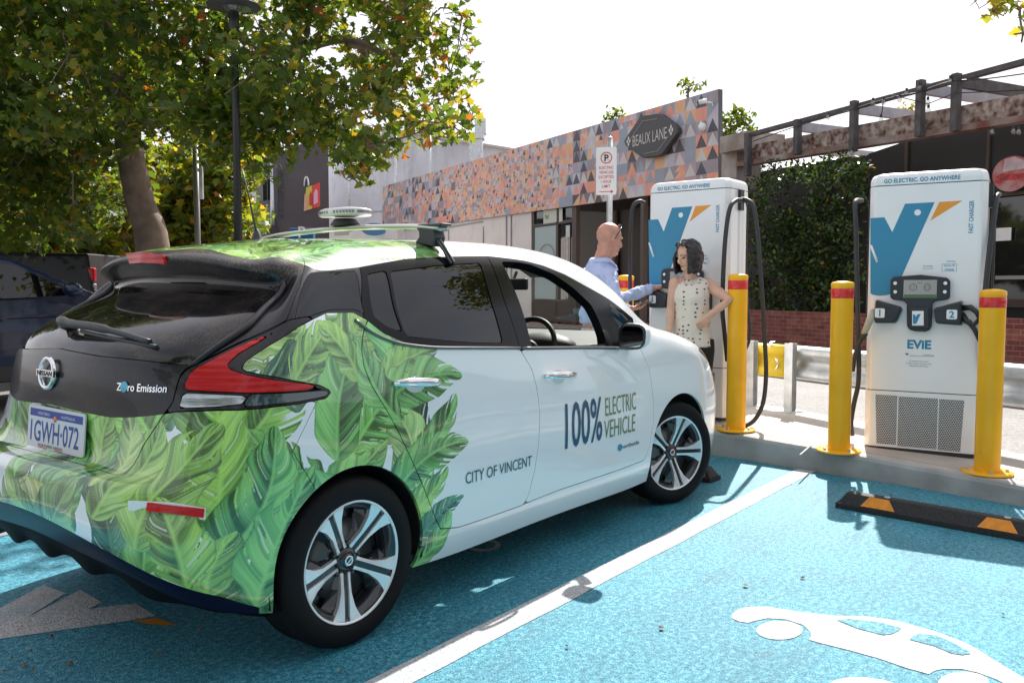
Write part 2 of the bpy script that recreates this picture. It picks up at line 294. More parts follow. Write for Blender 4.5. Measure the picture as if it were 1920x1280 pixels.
def brick_mat(name, c1, c2, mortar, sc, bw=.5, bh=.25, white=0):
    m, nt, b = new_mat(name); L = nt.links; tc = nt.nodes.new('ShaderNodeTexCoord'); br = nt.nodes.new('ShaderNodeTexBrick'); L.new(tc.outputs['UV'], br.inputs['Vector'])
    br.inputs['Scale'].default_value = sc; br.inputs['Color1'].default_value = (*c1, 1); br.inputs['Color2'].default_value = (*c2, 1); br.inputs['Mortar'].default_value = (*mortar, 1); br.inputs['Mortar Size'].default_value = .02; br.inputs['Brick Width'].default_value = bw; br.inputs['Row Height'].default_value = bh
    n = nt.nodes.new('ShaderNodeTexNoise'); n.inputs['Scale'].default_value = 6; n.inputs['Detail'].default_value = 6; L.new(tc.outputs['UV'], n.inputs['Vector'])
    mx = nt.nodes.new('ShaderNodeMix'); mx.data_type = 'RGBA'; mx.blend_type = 'OVERLAY'; mx.inputs[0].default_value = .7; L.new(br.outputs[0], mx.inputs[6]); L.new(n.outputs['Fac'], mx.inputs[7]); out = mx.outputs[2]
    L.new(out, b.inputs['Base Color']); b.inputs['Roughness'].default_value = .85
    bp = nt.nodes.new('ShaderNodeBump'); bp.inputs['Distance'].default_value = .01; L.new(br.outputs['Fac'], bp.inputs['Height']); bp.invert = True; L.new(bp.outputs[0], b.inputs['Normal'])
    return m
def wall_uv(name, P, Q, z0, z1, m, th=.2, parent=None):
    """upright wall slab from P to Q, thickness away from the viewer, uv in metres"""
    P, Q = np.array(P[:2], float), np.array(Q[:2], float); d = (Q-P); L = np.linalg.norm(d); d /= L; n = np.array([-d[1], d[0]]); 
    if n@(P-np.array(CAMP[:2])) < 0: n = -n
    V = []; uv = []; F = []
    for a in (P, Q):
        pass
    c = [P, Q, Q+n*th, P+n*th]
    def quad(p, u):
        o = len(V); V.extend(p); uv.extend(u); F.append([o, o+1, o+2, o+3])
    for i in range(4):
        a, b = c[i], c[(i+1) % 4]; l = np.linalg.norm(b-a); quad([(*a, z0), (*b, z0), (*b, z1), (*a, z1)], [(0, z0), (l, z0), (l, z1), (0, z1)])
    quad([(*c[0], z1), (*c[1], z1), (*c[2], z1), (*c[3], z1)], [(0, 0), (L, 0), (L, th), (0, th)])
    return mesh_ob(name, V, F, m, parent, uv=uv)
fp = [FO-FD*30-FN*5.2, FO+FD*70-FN*5.2, FO+FD*70+FN*60, FO-FD*30+FN*60]
M_paver = brick_mat('brick_paving', (.40, .25, .20), (.48, .33, .27), (.3, .27, .25), 4.2)
o = mesh_ob('footpath', [(*p[:2], z) for z in (.12, -.02) for p in fp], [(0, 1, 2, 3), (0, 4, 5, 1), (3, 7, 4, 0)], M_paver, uv=[(p@FD, p@FN) for _ in (0, 1) for p in fp]); o['kind'] = 'structure'
# ---------------------------------------------------------------- car body control net
# control net: columns (rear centre -> right side -> front centre), rows 0..12 bottom -> crown ; (x,y,z)
def col(a): return [tuple(p) for p in a]
NET=[[(-0.77,0,0.47),(-0.81,0,0.56),(-0.82,0,0.635),(-0.8,0,0.73),(-0.7,0,0.745),(-0.675,0,0.83),(-0.69,0,0.94),(-0.665,0,1.1),(-0.45,0,1.255),(-0.22,0,1.395),(-0.285,0,1.455),(0,0,1.535),(0.26,0,1.572)],
 [(-0.76,-0.36,0.45),(-0.8,-0.37,0.535),(-0.805,-0.37,0.615),(-0.78,-0.37,0.725),(-0.69,-0.37,0.74),(-0.66,-0.36,0.83),(-0.655,-0.36,0.94),(-0.63,-0.36,1.1),(-0.42,-0.36,1.25),(-0.19,-0.35,1.385),(-0.27,-0.34,1.445),(0,-0.25,1.53),(0.29,0,1.573)],
 [(-0.71,-0.62,0.4),(-0.755,-0.645,0.475),(-0.76,-0.65,0.57),(-0.715,-0.635,0.705),(-0.655,-0.62,0.73),(-0.6,-0.62,0.83),(-0.575,-0.62,0.94),(-0.535,-0.61,1.09),(-0.34,-0.6,1.245),(-0.14,-0.59,1.365),(-0.185,-0.585,1.41),(0.07,-0.38,1.515),(0.33,0,1.574)],
 [(-0.585,-0.78,0.31),(-0.615,-0.805,0.375),(-0.63,-0.815,0.49),(-0.585,-0.81,0.66),(-0.55,-0.8,0.74),(-0.52,-0.785,0.83),(-0.48,-0.77,0.95),(-0.43,-0.74,1.09),(-0.25,-0.69,1.25),(-0.1,-0.65,1.37),(-0.08,-0.62,1.44),(0.15,-0.4,1.525),(0.37,0,1.574)],
 [(-0.39,-0.845,0.24),(-0.4,-0.865,0.295),(-0.4,-0.87,0.45),(-0.4,-0.872,0.62),(-0.4,-0.868,0.72),(-0.4,-0.86,0.82),(-0.38,-0.845,0.95),(-0.34,-0.815,1.09),(-0.22,-0.765,1.25),(-0.1,-0.7,1.38),(0.02,-0.63,1.46),(0.2,-0.4,1.535),(0.42,0,1.575)],
 [(-0.05,-0.86,0.22),(-0.05,-0.88,0.3),(-0.05,-0.888,0.45),(-0.05,-0.89,0.62),(-0.05,-0.887,0.72),(-0.05,-0.878,0.82),(-0.05,-0.86,0.94),(-0.03,-0.83,1.08),(0,-0.775,1.25),(0.1,-0.71,1.384),(0.18,-0.63,1.482),(0.3,-0.4,1.552),(0.5,0,1.578)],
 [(0.45,-0.84,0.2),(0.45,-0.878,0.3),(0.45,-0.888,0.45),(0.45,-0.887,0.62),(0.45,-0.882,0.72),(0.45,-0.875,0.82),(0.45,-0.86,0.93),(0.45,-0.835,1.08),(0.47,-0.78,1.25),(0.52,-0.715,1.386),(0.56,-0.635,1.497),(0.6,-0.41,1.566),(0.68,0,1.587)],
 [(1.1,-0.835,0.2),(1.1,-0.87,0.3),(1.1,-0.88,0.45),(1.1,-0.885,0.62),(1.1,-0.883,0.72),(1.1,-0.878,0.82),(1.1,-0.862,0.93),(1.1,-0.832,1.07),(1.1,-0.785,1.24),(1.1,-0.72,1.389),(1.1,-0.635,1.513),(1.1,-0.42,1.58),(1.1,0,1.598)],
 [(1.7,-0.835,0.2),(1.7,-0.87,0.3),(1.7,-0.88,0.45),(1.7,-0.885,0.62),(1.7,-0.883,0.72),(1.7,-0.877,0.82),(1.7,-0.86,0.93),(1.7,-0.828,1.06),(1.7,-0.785,1.22),(1.68,-0.715,1.379),(1.62,-0.63,1.498),(1.55,-0.42,1.573),(1.45,0,1.595)],
 [(2.25,-0.835,0.2),(2.25,-0.87,0.3),(2.25,-0.88,0.45),(2.25,-0.884,0.62),(2.25,-0.882,0.72),(2.25,-0.875,0.82),(2.25,-0.855,0.93),(2.25,-0.815,1.05),(2.22,-0.77,1.19),(2.13,-0.7,1.335),(2,-0.62,1.445),(1.85,-0.42,1.545),(1.65,0,1.587)],
 [(2.7,-0.85,0.22),(2.7,-0.87,0.3),(2.7,-0.883,0.45),(2.7,-0.888,0.62),(2.7,-0.885,0.72),(2.7,-0.875,0.82),(2.7,-0.85,0.95),(2.68,-0.79,1.06),(2.56,-0.7,1.12),(2.35,-0.64,1.274),(2.15,-0.56,1.409),(1.95,-0.38,1.525),(1.72,0,1.575)],
 [(3.21,-0.82,0.2),(3.23,-0.84,0.3),(3.23,-0.85,0.45),(3.23,-0.855,0.6),(3.22,-0.85,0.7),(3.2,-0.835,0.81),(3.14,-0.79,0.94),(2.992,-0.68,1.03),(2.72,-0.56,1.09),(2.45,-0.5,1.25),(2.2,-0.46,1.41),(2,-0.32,1.525),(1.76,0,1.578)],
 [(3.48,-0.62,0.2),(3.52,-0.65,0.3),(3.54,-0.66,0.45),(3.53,-0.66,0.6),(3.5,-0.65,0.7),(3.44,-0.62,0.81),(3.31,-0.56,0.93),(3.062,-0.48,1.03),(2.78,-0.4,1.085),(2.5,-0.36,1.25),(2.24,-0.33,1.41),(2.03,-0.22,1.525),(1.79,0,1.577)],
 [(3.54,-0.33,0.2),(3.58,-0.34,0.3),(3.6,-0.34,0.45),(3.6,-0.34,0.6),(3.58,-0.34,0.7),(3.5,-0.33,0.81),(3.35,-0.3,0.93),(3.082,-0.26,1.03),(2.81,-0.2,1.08),(2.53,-0.18,1.25),(2.26,-0.17,1.41),(2.05,-0.12,1.525),(1.8,0,1.576)],
 [(3.56,0,0.2),(3.6,0,0.3),(3.62,0,0.45),(3.62,0,0.6),(3.6,0,0.7),(3.52,0,0.81),(3.36,0,0.93),(3.092,0,1.03),(2.82,0,1.08),(2.53,0,1.25),(2.26,0,1.41),(2.05,0,1.525),(1.8,0,1.576)]]
def spline(K,P,T):
    """natural cubic spline through P (n,...) at knots K, evaluated at T"""
    n=len(K); h=np.diff(K); A=np.zeros((n,n)); B=np.zeros(P.shape)
    A[0,0]=A[-1,-1]=1
    for i in range(1,n-1):
        A[i,i-1]=h[i-1];A[i,i]=2*(h[i-1]+h[i]);A[i,i+1]=h[i]
        B[i]=6*((P[i+1]-P[i])/h[i]-(P[i]-P[i-1])/h[i-1])
    M=np.linalg.solve(A,B.reshape(n,-1)).reshape(P.shape)
    i=np.clip(np.searchsorted(K,T,side='right')-1,0,n-2); sh=(-1,)+(1,)*(P.ndim-1)
    a=((K[i+1]-T)/h[i]).reshape(sh); b=((T-K[i])/h[i]).reshape(sh); hh=(h[i]**2).reshape(sh)/6
    return a*P[i]+b*P[i+1]+((a**3-a)*M[i]+(b**3-b)*M[i+1])*hh
def surface(ns=20,nt=9):
    N=np.array(NET,float)             # (15,13,3)
    nc,nr=N.shape[:2]
    # mirror first/last columns so the plane of symmetry is smooth
    mir=np.array([1,-1,1.])
    E=np.concatenate([N[1:3][::-1]*mir,N,N[-3:-1][::-1]*mir],0)
    d=np.linalg.norm(np.diff(E[:,:10],axis=0),axis=2).mean(1); K=np.concatenate([[0],np.cumsum(d)])
    ts=[]; sv=[]
    for c in range(nc-1):
        m=max(4,int(round(d[c+2]/(.45/ns))))
        for k in range(m): ts.append(K[c+2]+(K[c+3]-K[c+2])*k/m); sv.append(c+k/m)
    ts.append(K[nc+1]); sv.append(nc-1); ts=np.array(ts)
    R=spline(K,E,ts)                  # (S,nr,3)
    S=R.shape[0]; tt=np.array([i/nt for i in range((nr-1)*nt+1)])
    out=np.zeros((S,len(tt),3))
    for s in range(S):
        P=R[s]; P2=np.concatenate([P,(P[-2:-1]*mir)],0)
        k=np.concatenate([[0],np.cumsum(np.linalg.norm(np.diff(P2,axis=0),axis=1)**.75+1e-6)])
        i=np.clip(np.floor(tt).astype(int),0,nr-2); f=tt-i
        out[s]=spline(k,P2,k[i]+f*(k[i+1]-k[i]))
    out[0,:,1]=0; out[-1,:,1]=0; out[:,-1,1]=0
    return out,np.array(sv),tt
FE = {
'lamp_red': [(3.641, 7.54), (3.092, 7.333), (2.688, 7.117), (2.323, 6.874), (2.246, 6.647), (2.217, 6.427), (2.856, 6.364), (3.604, 6.306), (4.372, 6.299), (4.808, 6.303), (4.593, 6.467), (4.185, 6.596), (3.613, 6.725), (3.089, 6.861), (2.987, 6.978), (3.158, 7.173), (4.024, 7.66)],
'lamp_clear': [(2.212, 6.381), (3.666, 6.243), (3.527, 6.065), (2.971, 6.022), (2.177, 6.031)],
'lamp_tip': [(3.663, 6.292), (4.379, 6.273), (4.808, 6.276), (4.886, 6.235), (4.82, 6.11), (4.491, 6.049), (3.562, 5.991), (3.554, 6.065), (3.695, 6.243)],
'lamp_black': [(2.244, 6.936), (2.622, 7.136), (3.044, 7.386), (3.668, 7.631), (4.155, 7.894), (4.363, 7.938), (4.764, 7.994), (4.397, 7.748), (3.985, 7.359), (3.467, 7.066), (3.376, 6.92), (3.521, 6.815), (4.203, 6.659), (4.753, 6.406), (4.908, 6.232), (4.833, 6.067), (4.49, 5.997), (3.487, 5.926), (2.123, 5.95), (1.918, 5.873), (2.038, 6.164), (2.113, 6.753)],
'hatch_side': [(1.544, 3.702), (1.684, 4.884), (1.918, 5.873), (2.038, 6.164), (2.108, 6.776), (2.189, 6.91), (2.611, 7.155), (3.024, 7.406), (3.63, 7.665), (4.121, 7.894), (4.141, 8.341), (4.175, 8.796), (3.816, 9.66), (3.597, 10.068), (3.361, 10.244), (2.931, 10.39)],
'black': [(2.108, 6.776), (2.123, 5.95), (1.918, 5.873), (3.487, 5.926), (3.402, 7.018), (3.992, 7.348), (4.312, 7.681), (4.644, 7.89), (4.879, 8.026), (5.226, 8.016), (5.38, 7.813), (5.53, 7.507), (5.753, 7.262), (6.215, 7.078), (6.959, 6.917), (8.587, 6.686), (8.791, 6.713), (9.096, 7.89), (8.639, 8.529), (8.29, 8.918), (7.997, 9.319), (7.73, 9.603), (7.481, 9.751), (6.958, 9.887), (6.379, 9.849), (5.894, 9.758), (5.207, 9.421), (4.681, 9.289), (4.509, 9.29), (4.199, 9.434), (3.796, 9.693), (3.284, 10.006), (2.447, 10.33), (0.948, 10.55), (0.327, 10.429), (-0.833, 10.392)],
'front_hole': [(7.084, 9.665), (7.318, 9.673), (7.522, 9.599), (7.801, 9.271), (8.001, 8.812), (8.203, 8.248), (8.274, 7.627), (8.313, 7.232), (8.299, 6.906), (7.691, 6.894), (7.131, 6.975)],
'tri_glass': [(8.598, 8.381), (8.953, 7.828), (8.661, 7.48), (8.566, 7.776)],
'rear_win': [(5.624, 9.264), (6.209, 9.476), (6.784, 9.582), (6.758, 8.23), (6.786, 7.125), (6.477, 7.174), (6.184, 7.264), (5.781, 7.417)],
'quarter_win': [(5.318, 9.166), (5.568, 9.303), (5.748, 7.519), (5.597, 7.645), (5.466, 7.894)],
'rear_quarter_glass': [(4.254, 9.197), (5.162, 9.281), (5.356, 7.98), (5.242, 8.098), (4.949, 8.114), (4.645, 8), (4.304, 7.821), (4.259, 8.404)],
'front_door': [(6.972, 6.914), (7.074, 6.262), (7.109, 5.504), (7.127, 4.133), (7.109, 2.909), (7.069, 2.169), (6.984, 1.415), (6.937, 1.192), (7.408, 1.27), (8.51, 1.299), (8.951, 1.36), (9.073, 1.859), (9.157, 2.663), (9.149, 3.546), (9.09, 5.494), (8.981, 6.6)],
'rear_door': [(5.38, 7.813), (5.3, 7.476), (5.26, 7.195), (5.257, 6.824), (5.305, 6.393), (5.43, 5.639), (5.543, 4.718), (5.689, 3.437), (5.835, 2.486), (5.98, 1.599), (6.027, 1.318), (6.206, 1.194), (6.931, 1.18), (6.984, 1.415), (7.069, 2.169), (7.109, 2.909), (7.127, 4.133), (7.109, 5.504), (7.074, 6.262), (6.972, 6.914)]}
# ---------------------------------------------------------------- leaf wrap artwork, painted in numpy
ULO, UHI, VHI, RES = -1.3, 2.7, 2.0, 512          # metres of wrap sheet and pixels per metre
def leaf_art():
    W_, H_ = int((UHI-ULO)*RES), int(VHI*RES); img = np.zeros((H_, W_, 3)); img[:] = (.80, .82, .85)
    rg = np.random.RandomState(5)
    def noise(n=64):
        a = rg.rand(n); return lambda x: np.interp(np.mod(x*n, n), np.arange(n+1), np.append(a, a[0]))
    def leaf(bx, by, tx, ty, wd, tone, bend=.1, cuts=0, clip=None):
        L = math.hypot(tx-bx, ty-by); dx, dy = (tx-bx)/L, (ty-by)/L
        m = wd+abs(bend)*L+.02; x0, x1 = min(bx, tx)-m, max(bx, tx)+m; y0, y1 = min(by, ty)-m, max(by, ty)+m
        i0, i1 = max(0, int((x0-ULO)*RES)), min(W_, int((x1-ULO)*RES)); j0, j1 = max(0, int(y0*RES)), min(H_, int(y1*RES))
        if i1 <= i0 or j1 <= j0: return
        X, Y = np.meshgrid((np.arange(i0, i1)+.5)/RES+ULO, (np.arange(j0, j1)+.5)/RES)
        a = ((X-bx)*dx+(Y-by)*dy)/L; c = (-(X-bx)*dy+(Y-by)*dx)-bend*L*4*a*(1-a)
        n1, n2, n3 = noise(48), noise(80), noise(30)
        aa = np.clip(a, 0, 1); half = wd*np.power(np.clip(np.sin(math.pi*aa**.8), 0, 1), .62)*(1+.10*np.sin(aa*17+n1(aa*.1)*6))
        ins = (a > 0) & (a < 1) & (np.abs(c) < half)
        r = np.abs(c)/(half+1e-4); sg = np.sign(c)
        ph = aa*1.0-r**1.3*.62*wd/L*1.6                        # vein coordinate sweeps towards the tip
        v = n1(ph*.30+.13*sg+.3)*.46+n2(ph*.62+.31*sg)*.22+n2(ph*1.25+.7*sg)*.17+n2(ph*2.3+.5*sg)*.15
        v = v+.06*np.sin(ph*52+sg*1.3)
        if cuts:
            cut = (n3(ph*.9+.4*sg) > .80-.05*cuts) & (r > .38+.25*n1(ph*3)); ins &= ~cut
        base = np.array(tone); dark = base*np.array([.20, .26, .26]); light = base*np.array([1.75, 1.5, 1.5])+np.array([.05, .06, .02])
        sh = np.clip((v-.24)*2.25, 0, 1); sh = sh*(.45+.55*np.clip(r*1.6, 0, 1)) if rg.rand() < .6 else sh*(1-.5*r**2)
        sh = np.clip(sh+.18*sg*(1 if bend > 0 else -1), 0, 1)
        col = np.where(sh[..., None] < .45, dark+(base-dark)*(sh[..., None]/.45), base+(light-base)*((sh[..., None]-.45)/.55))
        thin = np.clip(1-np.abs(np.mod(ph*30+n1(ph)*2.5, 1)-.5)*7, 0, 1)*np.clip(n1(ph*.8+.2*sg)*1.2, 0, 1)*.75; lin = np.clip(1-np.abs(np.mod(ph*23+n1(ph+.3)*3, 1)-.5)*8, 0, 1)*np.clip(n1(ph*.6+.6)*1.3-.35, 0, 1)*np.clip(1.3-r, 0, 1)*.8; col = col*(1-lin[..., None])+np.array([.60, .74, .42])*lin[..., None]; col = col*(1-thin[..., None]*.6)+dark*thin[..., None]*.6
        hl = ((n1(ph*1.7+.17*sg) > .88) & (r > .15) & (r < .85))*.65; col = col*(1-hl[..., None])+np.array([.70, .78, .60])*hl[..., None]
        rib = np.clip(1-np.abs(c)/(.006+.008*(1-aa)), 0, 1)*.85; col = col*(1-rib[..., None])+light*rib[..., None]
        edge = np.clip((r-.93)/.07, 0, 1)*.6; col = col*(1-edge[..., None])+dark*edge[..., None]
        sub = img[j0:j1, i0:i1]; sub[ins] = col[ins]
        return
    G1, G2, G3, GD = (.21, .42, .09), (.14, .40, .12), (.30, .47, .17), (.035, .15, .075)
    def edge(v):   # forward limit of the artwork along u for a height
        return np.interp(v, [.2, .25, .36, .45, .54, .63, .67, .73, .85, .98, 1.01, 1.12, 1.3], EDGE_U)
    # background scatter of leaves inside the printed area
    k = 0; spots = []
    while k < 150:
        u = rg.uniform(-1.4, 2.5); v = rg.uniform(-.05, 1.35); k += 1
        if u > edge(max(.2, v))-.20: continue
        ang = rg.uniform(15, 155); L = rg.uniform(.38, .60); spots.append((v, u, ang, L))
    for v, u, ang, L in spots:
        tx, ty = u+L*math.cos(R(ang)), v+L*math.sin(R(ang))
        e = edge(max(.2, ty)); 
        if tx > e-.05: tx = e-.05-rg.uniform(0, .1)
        tone = [G1, G2, G3, G1, GD][rg.randint(5)]; tone = tuple(c*rg.uniform(.8, 1.2) for c in tone)
        leaf(u, v, tx, ty, rg.uniform(.08, .13), tone, rg.uniform(-.18, .18), cuts=rg.randint(0, 3))
    # bigger leaves that give the front edge its outline (u, v base -> tip)
    for b in HERO: leaf(*b[:4], b[4], (G1, G2, G3, GD)[b[5]], b[6], b[7])
    # roof strip: leaves up to about 0.75 m forward of the rear axle
    j = int(1.3*RES); img[j:] = (.80, .82, .85)
    for k in range(60):
        u = rg.uniform(-.5, .5); v = 1.34+rg.uniform(-.02, .62); ang = rg.uniform(-40, 40); L = rg.uniform(.25, .42)
        leaf(u, v, u+L*math.cos(R(ang)), v+L*math.sin(R(ang))*.6, rg.uniform(.06, .1), [G1, G3, G2][rg.randint(3)], rg.uniform(-.1, .1), 1)
    img[j:j+int(.02*RES)] = img[j+int(.03*RES)]
    im = bpy.data.images.new('wrap', W_, H_, float_buffer=False); px = np.ones((H_, W_, 4), np.float32)
    px[..., :3] = np.where(img <= .0031308, img*12.92, 1.055*np.power(np.clip(img, 0, 1), 1/2.4)-.055)
    im.pixels.foreach_set(px.ravel()); im.pack(); return im
# ---------------------------------------------------------------- body surface
GR, SV, TV = surface(24, 10)
nS, nT = GR.shape[:2]
def grid_normals(G):
    ds = np.gradient(G, axis=0); dt = np.gradient(G, axis=1); n = np.cross(ds, dt); n /= np.linalg.norm(n, axis=2, keepdims=True)+1e-12
    n[:, -1] = (0, 0, 1); n[0, :, 1] = 0; n[-1, :, 1] = 0; return n/(np.linalg.norm(n, axis=2, keepdims=True)+1e-12)
GN = grid_normals(GR)
if GN[nS//2, 30, 1] > 0: GN = -GN; GN[:, -1] = (0, 0, 1)
_us = np.concatenate([[0], np.cumsum(np.linalg.norm(np.diff(GR[:, 30:60:6], axis=0), axis=2).mean(1))])
_vt = np.concatenate([[0], np.cumsum(np.linalg.norm(np.diff(GR[nS//3:nS*2//3:4], axis=1), axis=2).mean(0))])
def US(s): return np.sign(s)*np.interp(np.minimum(np.abs(s), 28-np.abs(s)), SV, _us)+np.where(np.abs(s) > 14, np.sign(s)*2*(_us[-1]-np.interp(28-np.abs(s), SV, _us)), 0)
def VT(t): return np.interp(t, TV, _vt)+np.where(t < 0, t*.05, 0)
class Cut:
    def __init__(s):
        s.P = GR.reshape(-1, 3).tolist(); s.ST = [(a, b) for a in SV for b in TV]; s.N = GN.reshape(-1, 3).tolist()
        s.F = [[i*nT+j, (i+1)*nT+j, (i+1)*nT+j+1, i*nT+j+1] for i in range(nS-1) for j in range(nT-1)]; s.L = ['body']*len(s.F)
    def poly(s, pts):
        A = np.array([(US(np.float64(a)), VT(np.float64(b))) for a, b in pts], float); B = np.roll(A, -1, 0)
        def f(ST, P):
            q = np.stack([US(ST[:, 0]), VT(ST[:, 1])], 1); d = np.full(len(q), 1e9); ins = np.zeros(len(q), bool)
            for a, b in zip(A, B):
                e = b-a; w_ = q-a; t = np.clip((w_@e)/(e@e+1e-12), 0, 1); d = np.minimum(d, np.hypot(*(w_-t[:, None]*e).T))
                c = ((a[1] > q[:, 1]) != (b[1] > q[:, 1])); 
                with np.errstate(divide='ignore', invalid='ignore'): xx = (b[0]-a[0])*(q[:, 1]-a[1])/(b[1]-a[1])+a[0]
                ins ^= c & (q[:, 0] < xx)
            return np.where(ins, -d, d)
        return f
    def level(s, parent, vals, c, lab):
        edge = {}; nf = []; nl = []; v = list(vals)
        def ev(a, b):
            k = (min(a, b), max(a, b))
            if k not in edge:
                t = (c-v[a])/(v[b]-v[a]); mixv = lambda X: [X[a][i]+(X[b][i]-X[a][i])*t for i in range(len(X[a]))]
                s.P.append(mixv(s.P)); s.ST.append(mixv(s.ST)); s.N.append(mixv(s.N)); v.append(c); edge[k] = len(s.P)-1
            return edge[k]
        for f, l in zip(s.F, s.L):
            if l != parent: nf.append(f); nl.append(l); continue
            sg = [v[i] < c for i in f]
            if all(sg): nf.append(f); nl.append(lab); continue
            if not any(sg): nf.append(f); nl.append(l); continue
            A, B = [], []
            for k, i in enumerate(f):
                j = f[(k+1) % len(f)]; (A if sg[k] else B).append(i)
                if sg[k] != sg[(k+1) % len(f)]: e = ev(i, j); A.append(e); B.append(e)
            if len(A) > 2: nf.append(A); nl.append(lab)
            if len(B) > 2: nf.append(B); nl.append(l)
        s.F, s.L = nf, nl; return np.array(v)
    def cut(s, parent, f, lab, gap=0):
        if not callable(f): f = s.poly(f)
        vals = f(np.array(s.ST), np.array(s.P)); vals = s.level(parent, vals, -gap/2, lab)
        if gap: s.level(parent, np.asarray(f(np.array(s.ST), np.array(s.P))), gap/2, 'GAP')
C_ = Cut()
def arch(xc, zc, r, s0, s1):
    return lambda ST, P: np.where((ST[:, 0] > s0) & (ST[:, 0] < s1) & (ST[:, 1] < 6), np.hypot(P[:, 0]-xc, P[:, 2]-zc)-r, .3)
C_.cut('body', arch(.0, .325, .362, 3.6, 6.4), 'HOLE'); C_.cut('body', arch(2.675, .325, .372, 8.6, 11.3), 'HOLE')
FE['rear_glass'] = [(-1, 9.1), (2.35, 9.1), (2.45, 8.7), (2.559, 8.23), (2.766, 7.734), (2.544, 7.263), (2.23, 6.986), (1.536, 7.03), (.791, 7.04), (.013, 7.127), (-1, 7.13)]
# order matters: small pieces first, then the panels they sit in
C_.cut('body', FE['front_hole'], 'front_pane')
C_.cut('body', FE['lamp_red'], 'lens_red', .003); C_.cut('body', FE['lamp_clear'], 'lens_clear', .003); C_.cut('body', FE['lamp_tip'], 'lens_tip', .003)
C_.cut('body', FE['rear_glass'], 'rear_glass', .004)
C_.cut('body', FE['lamp_black'], 'lamp_housing', .004)
for n_ in ('rear_win', 'quarter_win', 'rear_quarter_glass', 'tri_glass'): C_.cut('body', FE[n_], n_, .003)
C_.cut('body', [(10.35, 7.75), (10.05, 8.25), (9.78, 9.2), (9.5, 10.2), (9.3, 10.9), (9.6, 11.35), (15, 11.35), (15, 7.75)], 'windshield', .004)
hs = FE['hatch_side']; hatch = [(-1, 3.75), (0, 3.75), (.9, 3.72)]+hs+[(2.4, 10.52), (1.2, 10.75), (0, 10.85), (-1, 10.8)]
C_.cut('body', hatch, 'hatch', .005)
C_.cut('hatch', [(-1, 10.42), (.327, 10.43), (.948, 10.5), (2.447, 10.3), (3.28, 10.0), (3.8, 9.66), (4.3, 9.4), (4.5, 11.5), (-1, 11.5)], 'hatch_roof')
C_.cut('hatch', [(-1, 6.27), (-.5, 5.99), (0, 5.82), (.495, 5.73), (1.046, 5.645), (1.406, 5.714), (1.918, 5.873), (2.3, 5.9), (2.3, 2), (-1, 2)], 'hatch_green')
C_.cut('hatch', [(-1, 9.35), (2.6, 9.35), (4.5, 9.1), (4.5, 11.5), (-1, 11.5)], 'spoiler')
C_.cut('body', FE['black'][:1]+FE['black'][3:], 'black')
fd = FE['front_door']; fd = [p for p in fd]; C_.cut('body', fd, 'front_door', .005)
C_.cut('body', FE['rear_door'], 'rear_door', .005)
C_.cut('black', [(5.36, 7.7), (5.22, 9.42), (5.6, 9.9), (6.95, 10.1), (6.93, 9.7), (6.916, 8.217), (6.98, 6.85), (6.2, 6.8), (5.36, 7.3)], 'rear_door_frame', .004)
C_.cut('black', [(6.93, 10.1), (6.935, 9.7), (6.92, 8.217), (6.985, 6.6), (9.3, 6.4), (9.3, 10.1)], 'front_door_frame', .003)
C_.cut('body', [(10.62, 5.95), (10.9, 6.25), (11.3, 6.3), (12.3, 5.8), (12.5, 5.0), (11.6, 4.9), (10.9, 5.35)], 'headlight', .004)
C_.cut('body', [(9.95, 7.55), (10.0, 7.1), (10.6, 6.7), (11.4, 6.35), (15, 6.2), (15, 7.65), (10.3, 7.65)], 'bonnet', .004)
C_.cut('body', [(-1, -1), (3.95, -1), (3.95, .5), (3.4, 1.0), (-1, 1.0)], 'rear_trim', .002)
C_.cut('body', [(-1, -1), (4.6, -1), (4.6, 3.2), (4.37, 4.71), (4.72, 6.03), (4.4, 6.2), (2.0, 6.2), (1.4, 4.2), (1, 3.9), (-1, 3.9)], 'rear_bumper', .003)
C_.cut('body', [(11.0, -1), (15, -1), (15, 6.1), (12.2, 5.2), (11.0, 4.9)], 'front_bumper', .004)
C_.cut('body', lambda ST, P: np.maximum(np.maximum(9.72-ST[:, 1], 3.0-ST[:, 0]), -9)*.06, 'roof') if 0 else None
PA, NA, SA = np.array(C_.P), np.array(C_.N), np.array(C_.ST); NA /= np.linalg.norm(NA, axis=1, keepdims=True)+1e-12
def side_u(ST, P): return US(ST[:, 0])
EDGE_U = [float(US(np.float64(s))) for s in (5.83, 6.03, 6.05, 6.24, 5.99, 6.15, 6.3, 6.3, 6.21, 6.3, 6.1, 6.05, 5.9)]
uS = lambda s: float(US(np.float64(s)))
